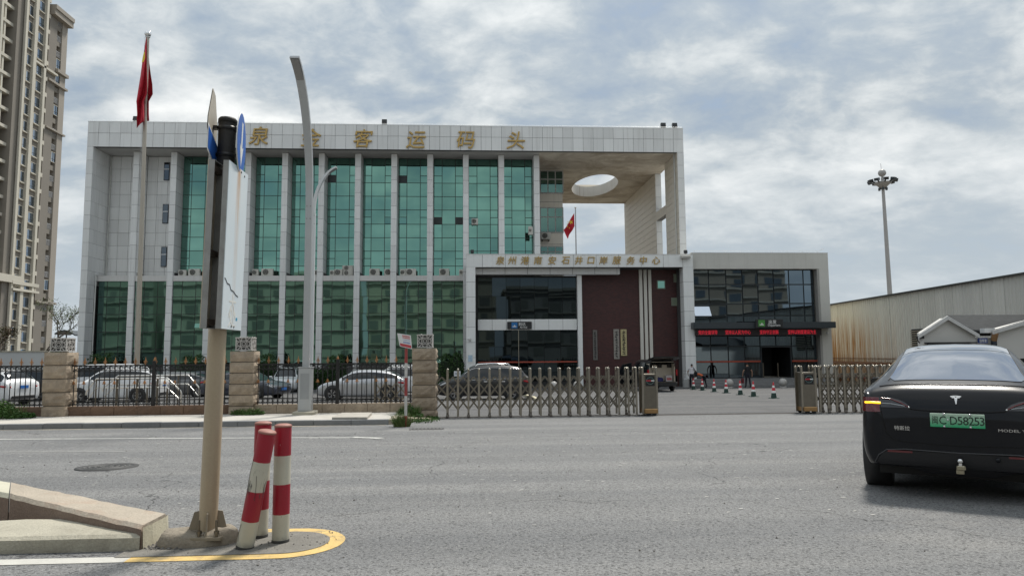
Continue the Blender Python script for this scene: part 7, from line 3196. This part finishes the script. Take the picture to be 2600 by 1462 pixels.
def person(label, x, y, face, joints, cloth, hair=True):
    """one skinned body from a skeleton; cloth = list of (material, test) by joint tag"""
    z = G(y)
    t = thing('person', label, 'person', (x, y, z), face if face else 1e-6)
    names = list(joints)
    me = bpy.data.meshes.new('body')
    idx = {n_: i for i, n_ in enumerate(names)}
    edges = [(idx[n_], idx[joints[n_][2]]) for n_ in names if joints[n_][2]]
    me.from_pydata([joints[n_][0] for n_ in names], edges, [])
    o = bpy.data.objects.new('body', me)
    COL.objects.link(o)
    md = o.modifiers.new('skin', 'SKIN')
    md.use_smooth_shade = True
    for i, n_ in enumerate(names):
        r = joints[n_][1]
        me.skin_vertices[0].data[i].radius = r if isinstance(r, tuple) else (r, r)
        me.skin_vertices[0].data[i].use_root = n_ == 'pelvis'
    sb_ = o.modifiers.new('sub', 'SUBSURF')
    sb_.levels = sb_.render_levels = 2
    dg = bpy.context.evaluated_depsgraph_get()
    m2 = bpy.data.meshes.new_from_object(o.evaluated_get(dg))
    m2.name = 'body'
    bpy.data.objects.remove(o)
    mats = []
    for m_, _ in cloth:
        mats.append(m_)
    m2.materials.clear()
    for m_ in mats:
        m2.materials.append(m_)
    P = [Vector(joints[n_][0]) for n_ in names]
    for pl in m2.polygons:
        c_ = pl.center
        k = min(range(len(names)), key=lambda q: (P[q] - c_).length)
        for mi, (_, test) in enumerate(cloth):
            if test(names[k], c_):
                pl.material_index = mi
                break
        pl.use_smooth = True
    ob = bpy.data.objects.new('body', m2)
    COL.objects.link(ob)
    ob.parent = t
    ORG[ob.name] = (0, 0, 0)
    hp = Vector(joints['head'][0])
    if hair:
        b = MB()
        prof = [(.080 * sin(a), -.095 * cos(a)) for a in [pi * .42 + i * pi * .58 / 8 for i in range(9)]]
        b.lathe(prof, 14, c=(hp.x - .012, hp.y, hp.z + .022))
        b.obj('hair', HAIR, t)
    b = MB()
    for s in (-1, 1):
        b.lathe([(0, .0), (.018, .004), (.012, .012)], 8, c=(hp.x + .0, hp.y + s * .082 - (.0 if s > 0 else .01), hp.z - .015), axis='y')
        b.lathe([(.0, .0), (.010, .002), (0, .006)], 8, c=(hp.x + .078, hp.y + s * .03, hp.z + .005), axis='x')
    b.prism([(hp.x + .08, hp.z + .01), (hp.x + .105, hp.z - .03), (hp.x + .08, hp.z - .035)], 'y', hp.y - .012, hp.y + .012)
    b.obj('face_features', SKIN, t)
    return t


def skeleton(bend=0., la=0., ra=0., lel=.1, rel=.1, step=.08, h=1.70, arm_out=.10):
    k = h / 1.72
    hipz = .90 * k

    def up(x, zz):                        # bend the trunk forward about the hips
        return (x + sin(bend) * zz, cos(bend) * zz + hipz)
    J = {}

    def put(n_, x, y, z, r, par):
        J[n_] = ((x, y, z), r, par)
    put('pelvis', 0, 0, hipz, (.15 * k, .115 * k), None)
    x, z = up(0, .22 * k)
    put('waist', x, 0, z, (.138 * k, .10 * k), 'pelvis')
    x, z = up(0, .42 * k)
    put('chest', x, 0, z, (.165 * k, .115 * k), 'waist')
    x, z = up(0, .53 * k)
    put('neckbase', x, 0, z, (.10 * k, .075 * k), 'chest')
    x, z = up(.015, .60 * k)
    put('neck', x, 0, z, (.052 * k, .052 * k), 'neckbase')
    x, z = up(.03, .70 * k)
    put('head', x, 0, z, (.078 * k, .092 * k), 'neck')
    x, z = up(.03, .79 * k)
    put('crown', x, 0, z, (.055 * k, .065 * k), 'head')
    for s, nm_, a, el in ((1, 'l', la, lel), (-1, 'r', ra, rel)):
        x, z = up(0, .485 * k)
        put(nm_ + 'shoulder', x, s * .185 * k, z, .058 * k, 'neckbase')
        ex_, ez_ = x + sin(a) * .27 * k, z - cos(a) * .27 * k
        put(nm_ + 'elbow', ex_, s * (.195 + arm_out) * k, ez_, .044 * k, nm_ + 'shoulder')
        wx, wz = ex_ + sin(a + el) * .24 * k, ez_ - cos(a + el) * .24 * k
        put(nm_ + 'wrist', wx, s * (.205 + arm_out) * k, wz, .031 * k, nm_ + 'elbow')
        hx, hz_ = wx + sin(a + el) * .07 * k, wz - cos(a + el) * .07 * k
        put(nm_ + 'palm', hx, s * (.205 + arm_out) * k, hz_, (.024 * k, .04 * k), nm_ + 'wrist')
        put(nm_ + 'fingers', hx + sin(a + el + .3) * .08 * k, s * (.20 + arm_out) * k, hz_ - cos(a + el + .3) * .08 * k, (.014 * k, .032 * k), nm_ + 'palm')
        put(nm_ + 'thumb', hx + .035 * k, s * (.18 + arm_out) * k, hz_ - .035 * k, .011 * k, nm_ + 'palm')
    for s, nm_ in ((1, 'l'), (-1, 'r')):
        d = step * s
        put(nm_ + 'hip', 0, s * .095 * k, hipz - .06, .092 * k, 'pelvis')
        put(nm_ + 'knee', d * .5 + .02, s * .105 * k, .49 * k, .066 * k, nm_ + 'hip')
        put(nm_ + 'ankle', d, s * .11 * k, .085 * k, .045 * k, nm_ + 'knee')
        put(nm_ + 'toe', d + .14 * k, s * .125 * k, .035, (.042 * k, .034 * k), nm_ + 'ankle')
    return J


def cl(top, pants, shoes, sleeve='short'):
    arm = lambda n_, c: n_[1:] in ('wrist', 'palm', 'fingers', 'thumb') or (sleeve == 'short' and n_[1:] == 'elbow')
    return [(shoes, lambda n_, c: n_[1:] == 'toe' or (n_[1:] == 'ankle' and c.z < .09)),
            (SKIN, lambda n_, c: arm(n_, c) or n_ in ('head', 'crown', 'neck')),
            (pants, lambda n_, c: n_[1:] in ('hip', 'knee', 'ankle') or n_ == 'pelvis'),
            (top, lambda n_, c: True)]


WSH = M('white shirt', (.60, .58, .60), .8, var=.06, obj=True)
DTR = M('dark trousers', (.014, .015, .024), .85, var=.1, obj=True)
BLK = M('black shirt', (.011, .011, .013), .85, var=.1, obj=True)
SHOE = M('dark shoes', (.015, .014, .013), .5, var=0)
w1_ = gnd(1757, 985)
person('person in white shirt and dark trousers seen from behind, black bag on one shoulder', w1_.x, w1_.y, pi / 2 - .5, skeleton(.20, .25, .15, .5, .3, .10, 1.70), cl(WSH, DTR, SHOE))
w2_ = gnd(1900, 984)
person('person all in black walking to the departures doors, seen from behind', w2_.x, w2_.y, pi / 2 + .12, skeleton(.03, .05, -.08, .25, .2, .12, 1.72, .13), cl(BLK, DTR, SHOE))
w3_ = gnd(1788, 984)
ORS = M('orange cloth', (.62, .14, .05), .8, var=.15, vs=5, obj=True)
person('person bending over low beside the white shirted one, orange top', w3_.x, w3_.y - .1, pi - .5, skeleton(1.25, .9, .8, .2, .3, .14, 1.55), cl(ORS, DTR, SHOE))
t = thing('shoulder_bag', 'black bag hanging at the right side of the white shirted person', 'bag', (w1_.x + .28, w1_.y - .05, G(w1_.y) + .78))
zz = G(w1_.y)
b = MB()
b.bevbox(w1_.x + .22, w1_.x + .36, w1_.y - .22, w1_.y + .16, zz + .80, zz + 1.14, .03)
b.obj('bag', BLK, t)
b = MB()
b.tube([(w1_.x + .29, w1_.y - .12, zz + 1.13), (w1_.x + .10, w1_.y - .10, zz + 1.46), (w1_.x + .02, w1_.y + .05, zz + 1.47), (w1_.x + .29, w1_.y + .1, zz + 1.13)], .016, 5)
b.obj('strap', BLK, t)
t = thing('hand_bag', 'dark red bag carried low by the person in black', 'bag', (w2_.x - .38, w2_.y, G(w2_.y) + .35))
b = MB()
zz = G(w2_.y)
b.bevbox(w2_.x - .44, w2_.x - .33, w2_.y - .15, w2_.y + .17, zz + .32, zz + .66, .02)
b.obj('bag', M('dark red bag', (.14, .02, .025), .6, var=.1, obj=True), t)
b = MB()
b.tube([(w2_.x - .385, w2_.y - .06, zz + .65), (w2_.x - .375, w2_.y, zz + .75), (w2_.x - .385, w2_.y + .08, zz + .65)], .012, 5)
b.obj('handle', BLK, t)
s_ = gnd(1741.5, 985)
zz = G(s_.y)
t = thing('suitcase', 'silver upright suitcase beside the white shirted person', 'suitcase', (s_.x, s_.y, zz))
SC_ = M('silver shell', (.40, .41, .41), .35, .5, vs=4, var=.08)
b = MB()
b.bevbox(s_.x - .20, s_.x + .20, s_.y - .13, s_.y + .13, zz + .05, zz + .68, .035)
bdy = b.obj('shell', SC_, t)
for k in range(5):
    b = MB()
    b.box(s_.x - .15 + k * .07, s_.x - .135 + k * .07, s_.y - .136, s_.y - .1301, zz + .1, zz + .62)
    b.obj('rib', SC_, bdy)
b = MB()
b.tube([(s_.x - .12, s_.y + .06, zz + .66), (s_.x - .12, s_.y + .06, zz + 1.0), (s_.x + .12, s_.y + .06, zz + 1.0), (s_.x + .12, s_.y + .06, zz + .66)], .012, 5)
b.obj('handle', STEELD, t)
for sx in (-.15, .15):
    b = MB()
    b.lathe([(0, -.02), (.03, -.02), (.03, .02), (0, .02)], 10, c=(s_.x + sx, s_.y - .08, zz + .03), axis='y')
    b.obj('wheel', RUBBER, t)

# ================================================================== PLANTS
def leaf_mat(name, c1, c2, c3):
    m, nt, b = base_mat(name)
    n = noise(nt, pos(nt), 9, 4, .6)
    big = noise(nt, pos(nt), 1.6, 3, .6)
    c = nmix(nt, rng(nt, n, .35, .65), c1, c2)
    c = nmix(nt, rng(nt, big, .45, .7), c, c3)
    nt.links.new(c, b.inputs['Base Color'])
    b.inputs['Roughness'].default_value = .55
    b.inputs['Specular IOR Level'].default_value = .3
    try:
        b.inputs['Subsurface Weight'].default_value = .0
    except Exception:
        pass
    return m


HEDG = leaf_mat('hedge leaves', (.018, .050, .012), (.035, .085, .020), (.055, .11, .028))
WEED = leaf_mat('weed leaves', (.030, .080, .016), (.055, .13, .028), (.085, .15, .040))
GRAS = leaf_mat('grass blades', (.050, .100, .022), (.09, .15, .04), (.15, .17, .065))
TREL = leaf_mat('sparse leaves', (.07, .11, .03), (.11, .15, .045), (.14, .16, .06))
REDLF = leaf_mat('reddish leaves', (.07, .06, .025), (.12, .05, .03), (.05, .08, .025))
BARK = M('bark', (.13, .105, .085), .9, vs=6, var=.2)


def leaf(b, p, size, nrm_=None):
    d = Vector((random.gauss(0, 1), random.gauss(0, 1), random.gauss(0, .7)))
    d.normalize()
    s = d.cross(Vector((random.gauss(0, 1), random.gauss(0, 1), random.gauss(0, 1)))).normalized()
    l, w_ = size * random.uniform(.7, 1.3), size * random.uniform(.25, .42)
    p = Vector(p)
    b.add([p, p + d * l * .5 + s * w_, p + d * l, p + d * l * .5 - s * w_], [(0, 1, 2, 3)])


def hedge(label, x0, x1, y, z, hgt, dep, n, rounded=.2, name='hedge_bush'):
    t = thing(name, label, 'hedge', ((x0 + x1) / 2, y, z), group='clipped bushes along the terminal front')
    b = MB()
    cx_, rx = (x0 + x1) / 2, (x1 - x0) / 2
    for k in range(n):
        u, v, w2 = random.uniform(-1, 1), random.uniform(-1, 1), random.uniform(0, 1)
        e_ = random.choice((0, 1, 2))
        if e_ == 0:
            v = -1
        elif e_ == 1:
            w2 = 1
        else:
            u = random.choice((-1, 1))
        r = 1 + .10 * sin(u * 7 + w2 * 5) + random.gauss(0, .03)
        top = hgt * (1 - rounded * u * u)
        leaf(b, (cx_ + u * rx * r, y + v * dep * .5 * r, z + w2 * top * r), .13)
    b.obj('leaves', HEDG, t, kind='stuff')
    b = MB()
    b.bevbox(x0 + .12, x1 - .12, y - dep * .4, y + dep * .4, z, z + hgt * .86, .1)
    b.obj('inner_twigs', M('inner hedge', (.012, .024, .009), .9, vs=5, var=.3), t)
    for k in range(3):
        xx = x0 + (x1 - x0) * (k + .5) / 3
        b = MB()
        b.tube([(xx, y, z - .1), (xx, y, z + .2)], .03, 5)
        b.obj('stem', BARK, t)


for px0, px1, ptop, lab in ((1114, 1178, 904, 'clipped bush just right of the gate pillar, against the white entrance leg'), (458, 530, 908, 'low clipped bush behind the dark grey car'), (660, 700, 906, 'clipped bush right of the middle pillar'),
                            (833, 880, 908, 'clipped bush left of the fence post, above the silver hatchback bonnet'), (225, 300, 905, 'low bush behind the white van at the left'), (790, 830, 940, 'low bush between lamp and silver hatchback')):
    Y = 52.5 if px0 > 1000 else 55.2
    p, q = aty(px0, 950, Y), aty(px1, ptop, Y)
    hedge(lab, p.x, q.x, Y, G(Y), q.z - G(Y), 1.3, 1500)


def weeds(label, cx_, cy_, z, rx, ry, hgt, n, blades, mat, matb):
    t = thing('weed_clump', label, 'weeds', (cx_, cy_, z), group='weeds growing by the fence')
    if n:
        b = MB()
        for k in range(n):
            a, r = random.uniform(0, 2 * pi), sqrt(random.random())
            x, y = cx_ + rx * r * cos(a), cy_ + ry * r * sin(a)
            lim = hgt * (1 - r ** 2 * .75) * (.7 + .3 * sin(x * 6))
            leaf(b, (x, y, z + random.random() ** .7 * lim), .062)
        b.obj('leaves', mat, t, kind='stuff')
        b = MB()
        for k in range(26):
            a, r = random.uniform(0, 2 * pi), sqrt(random.random()) * .8
            x, y = cx_ + rx * r * cos(a), cy_ + ry * r * sin(a)
            b.tube([(x, y, z), (x + random.gauss(0, .04), y, z + hgt * .7 * (1 - r * r * .7))], .004, 3)
        b.obj('stems', mat, t, kind='stuff')
    if blades:
        b = MB()
        for k in range(blades):
            a, r = random.uniform(0, 2 * pi), sqrt(random.random()) * .8
            x, y = cx_ + rx * r * cos(a), cy_ + ry * r * sin(a)
            l = hgt * random.uniform(.6, 1.35)
            d = Vector((random.gauss(0, .35), random.gauss(0, .3), 1)).normalized()
            s = Vector((random.gauss(0, 1), random.gauss(0, 1), 0)).normalized() * random.uniform(.004, .009)
            p0 = Vector((x, y, z - .01))
            p1_ = p0 + d * l * .6
            p2_ = p1_ + (d * .4 + Vector((d.x * 1.1, d.y * 1.1, -.12))) * l * .6
            b.add([p0 - s, p0 + s, p1_ + s * .8, p1_ - s * .8, p2_], [(0, 1, 2, 3), (3, 2, 4)])
        b.obj('blades', matb, t, kind='stuff')


weeds('big leafy weed clump covering the foot of the left stone pillar', -13.45, 21.40, -.165, 1.0, .35, .52, 4200, 200, WEED, GRAS)
weeds('grassy weeds at the right foot of the middle stone pillar', -6.50, 21.55, -.165, .48, .22, .26, 900, 220, WEED, GRAS)
weeds('tall grass tuft round the foot of the poster pole', pp.x - .1, pp.y + .05, -.31, .26, .22, .42, 0, 420, WEED, GRAS)
weeds('weeds between the poster pole and the last stone pillar', -1.75, 21.2, -.26, .42, .35, .40, 900, 260, WEED, GRAS)
weeds('low weeds at the foot of the last stone pillar by the gate', -1.25, 21.55, -.37, .38, .15, .16, 500, 140, WEED, GRAS)
weeds('thin weeds at the kerb end by the road', -1.35, 20.3, -.30, .5, .5, .12, 160, 140, WEED, GRAS)


def tree(label, x, y, z, hgt, spread, nleaf, lm, lsize, lean_=0., thick=.12, name='young_tree'):
    t = thing(name, label, 'tree', (x, y, z), group='trees at the left edge of the forecourt')
    b = MB()
    tips = []

    def grow(p, d, l, r, depth):
        q = p + d * l
        mid = p + d * l * .5 + Vector((random.gauss(0, .04), random.gauss(0, .04), 0)) * l
        b.tube([p, mid, q], [r, r * .85, r * .65], 5)
        if depth == 0:
            tips.append(q)
            return
        tips.append(q)
        for k in range(random.choice((2, 3, 3))):
            a = random.uniform(0, 2 * pi)
            nd_ = (d + Vector((cos(a), sin(a), .25)) * spread).normalized()
            grow(q, nd_, l * random.uniform(.62, .82), r * .6, depth - 1)
    grow(Vector((x, y, z)), Vector((lean_, 0, 1)).normalized(), hgt * .36, thick, 4)
    b.obj('trunk', BARK, t)
    b = MB()
    for k in range(nleaf):
        p = random.choice(tips)
        leaf(b, p + Vector((random.gauss(0, .22), random.gauss(0, .22), random.gauss(0, .18))), lsize)
    b.obj('crown', lm, t, kind='stuff')


ptr = aty(112, 925, 66)
tree('thin young tree with sparse yellow green leaves before the tower', ptr.x - .4, 66, G(66), 7.6, .75, 1500, TREL, .12, .10)
ptr = aty(4, 925, 64)
tree('reddish leaved bushy tree at the left picture edge', ptr.x, 64, G(64), 5.2, .8, 1800, REDLF, .13, .0, .10)
ptr = aty(187, 915, 90)
tree('dark green round tree in the gap left of the terminal', ptr.x, 90, -1, 4.4, .9, 2600, HEDG, .24, 0, .14)
# pale boundary wall behind the left cars, dark shelter roof in the gap
p, q = aty(-120, 905, 47.5), aty(112, 893, 47.5)
t = thing('boundary_wall', 'low pale wall behind the parked cars at the far left', 'wall', ((p.x + q.x) / 2, 47.5, G(47.5)))
b = MB()
b.box(p.x - 14, q.x, 47.5, 47.8, G(47.5) - .2, q.z)
b.obj('wall', M('pale wall render', (.46, .47, .47), .85, vs=1, var=.06), t)
b = MB()
b.box(p.x - 14.05, q.x + .05, 47.45, 47.85, q.z + .001, q.z + .08)
b.obj('coping', CONC, t)
p, q = aty(152, 850, 78), aty(204, 838, 78)
t = thing('shelter', 'dark curved shelter roof in the gap between tower and terminal', 'shelter', ((p.x + q.x) / 2, 78, -1))
b = MB()
b.loft([[(p.x + (q.x - p.x) * u, yy, p.z + (q.z - p.z) * sin(pi * min(1, u * .9 + .1)) + dz_) for u in [i / 10 for i in range(11)]] + [(p.x + (q.x - p.x) * u, yy, p.z + (q.z - p.z) * sin(pi * min(1, u * .9 + .1)) + dz_ - .14) for u in [1 - i / 10 for i in range(11)]] for yy, dz_ in ((77, 0), (80, 0))])
b.obj('roof', DKGREY, t)
for xx in (p.x + .4, q.x - .3):
    b = MB()
    b.tube([(xx, 78.5, -1), (xx, 78.5, p.z)], .07, 6)
    b.obj('leg', BLACKM, t)

p = aty(1161, 950, 31.5)
zz = G(31.5)
t = thing('parking_board', 'small white board on a stand in front of the dark SUV', 'sign', (p.x, 31.5, zz))
b = MB()
b.box(p.x - .145, p.x + .145, 31.5, 31.52, 1.55 - .95, 1.55 - .72)
b.obj('board', M('board white', (.62, .65, .68), .5), t)
b = MB()
b.box(p.x - .09, p.x + .10, 31.492, 31.499, 1.55 - .86, 1.55 - .80)
b.obj('grey_print', M('grey print', (.30, .34, .40), .6, vs=30, var=.3), t)
b = MB()
b.tube([(p.x, 31.53, zz), (p.x, 31.53, 1.55 - .75)], .018, 6)
b.obj('stand', BLACKM, t)
p, q = gnd(1327, 1003), gnd(1345, 1011)
for a, c, lab in ((p, q, 'cream wheel stop bar on the ground behind the dark SUV'), (gnd(1353, 1012), gnd(1362, 1018), 'second short cream bar on the ground nearer the gate')):
    t = thing('wheel_stop', lab, 'wheel stop', (a.x, a.y, G(a.y)))
    b = MB()
    b.tube([(a.x, a.y, G(a.y) + .07), (c.x, c.y, G(c.y) + .07)], .07, 4, flat=(1, .9))
    b.obj('bar', M('cream bar', (.55, .50, .36), .7, vs=6, var=.15), t)

g_ = gnd(1083, 1089)
t = thing('drain_grate', 'dark iron drain grate in the road before the gate', 'drain', (g_.x, g_.y, G(g_.y)))
b = MB()
b.box(g_.x - .42, g_.x + .42, g_.y - .22, g_.y + .22, G(g_.y) - .03, G(g_.y) + .006)
fr_ = b.obj('frame', M('drain dark', (.03, .03, .03), .7, vs=9, var=.2), t)
for k in range(9):
    b = MB()
    b.box(g_.x - .40 + k * .092, g_.x - .355 + k * .092, g_.y - .20, g_.y + .20, G(g_.y) + .0065, G(g_.y) + .014)
    b.obj('grate_bar', M('grate iron', (.10, .098, .095), .6, .3, vs=9, var=.2), t)
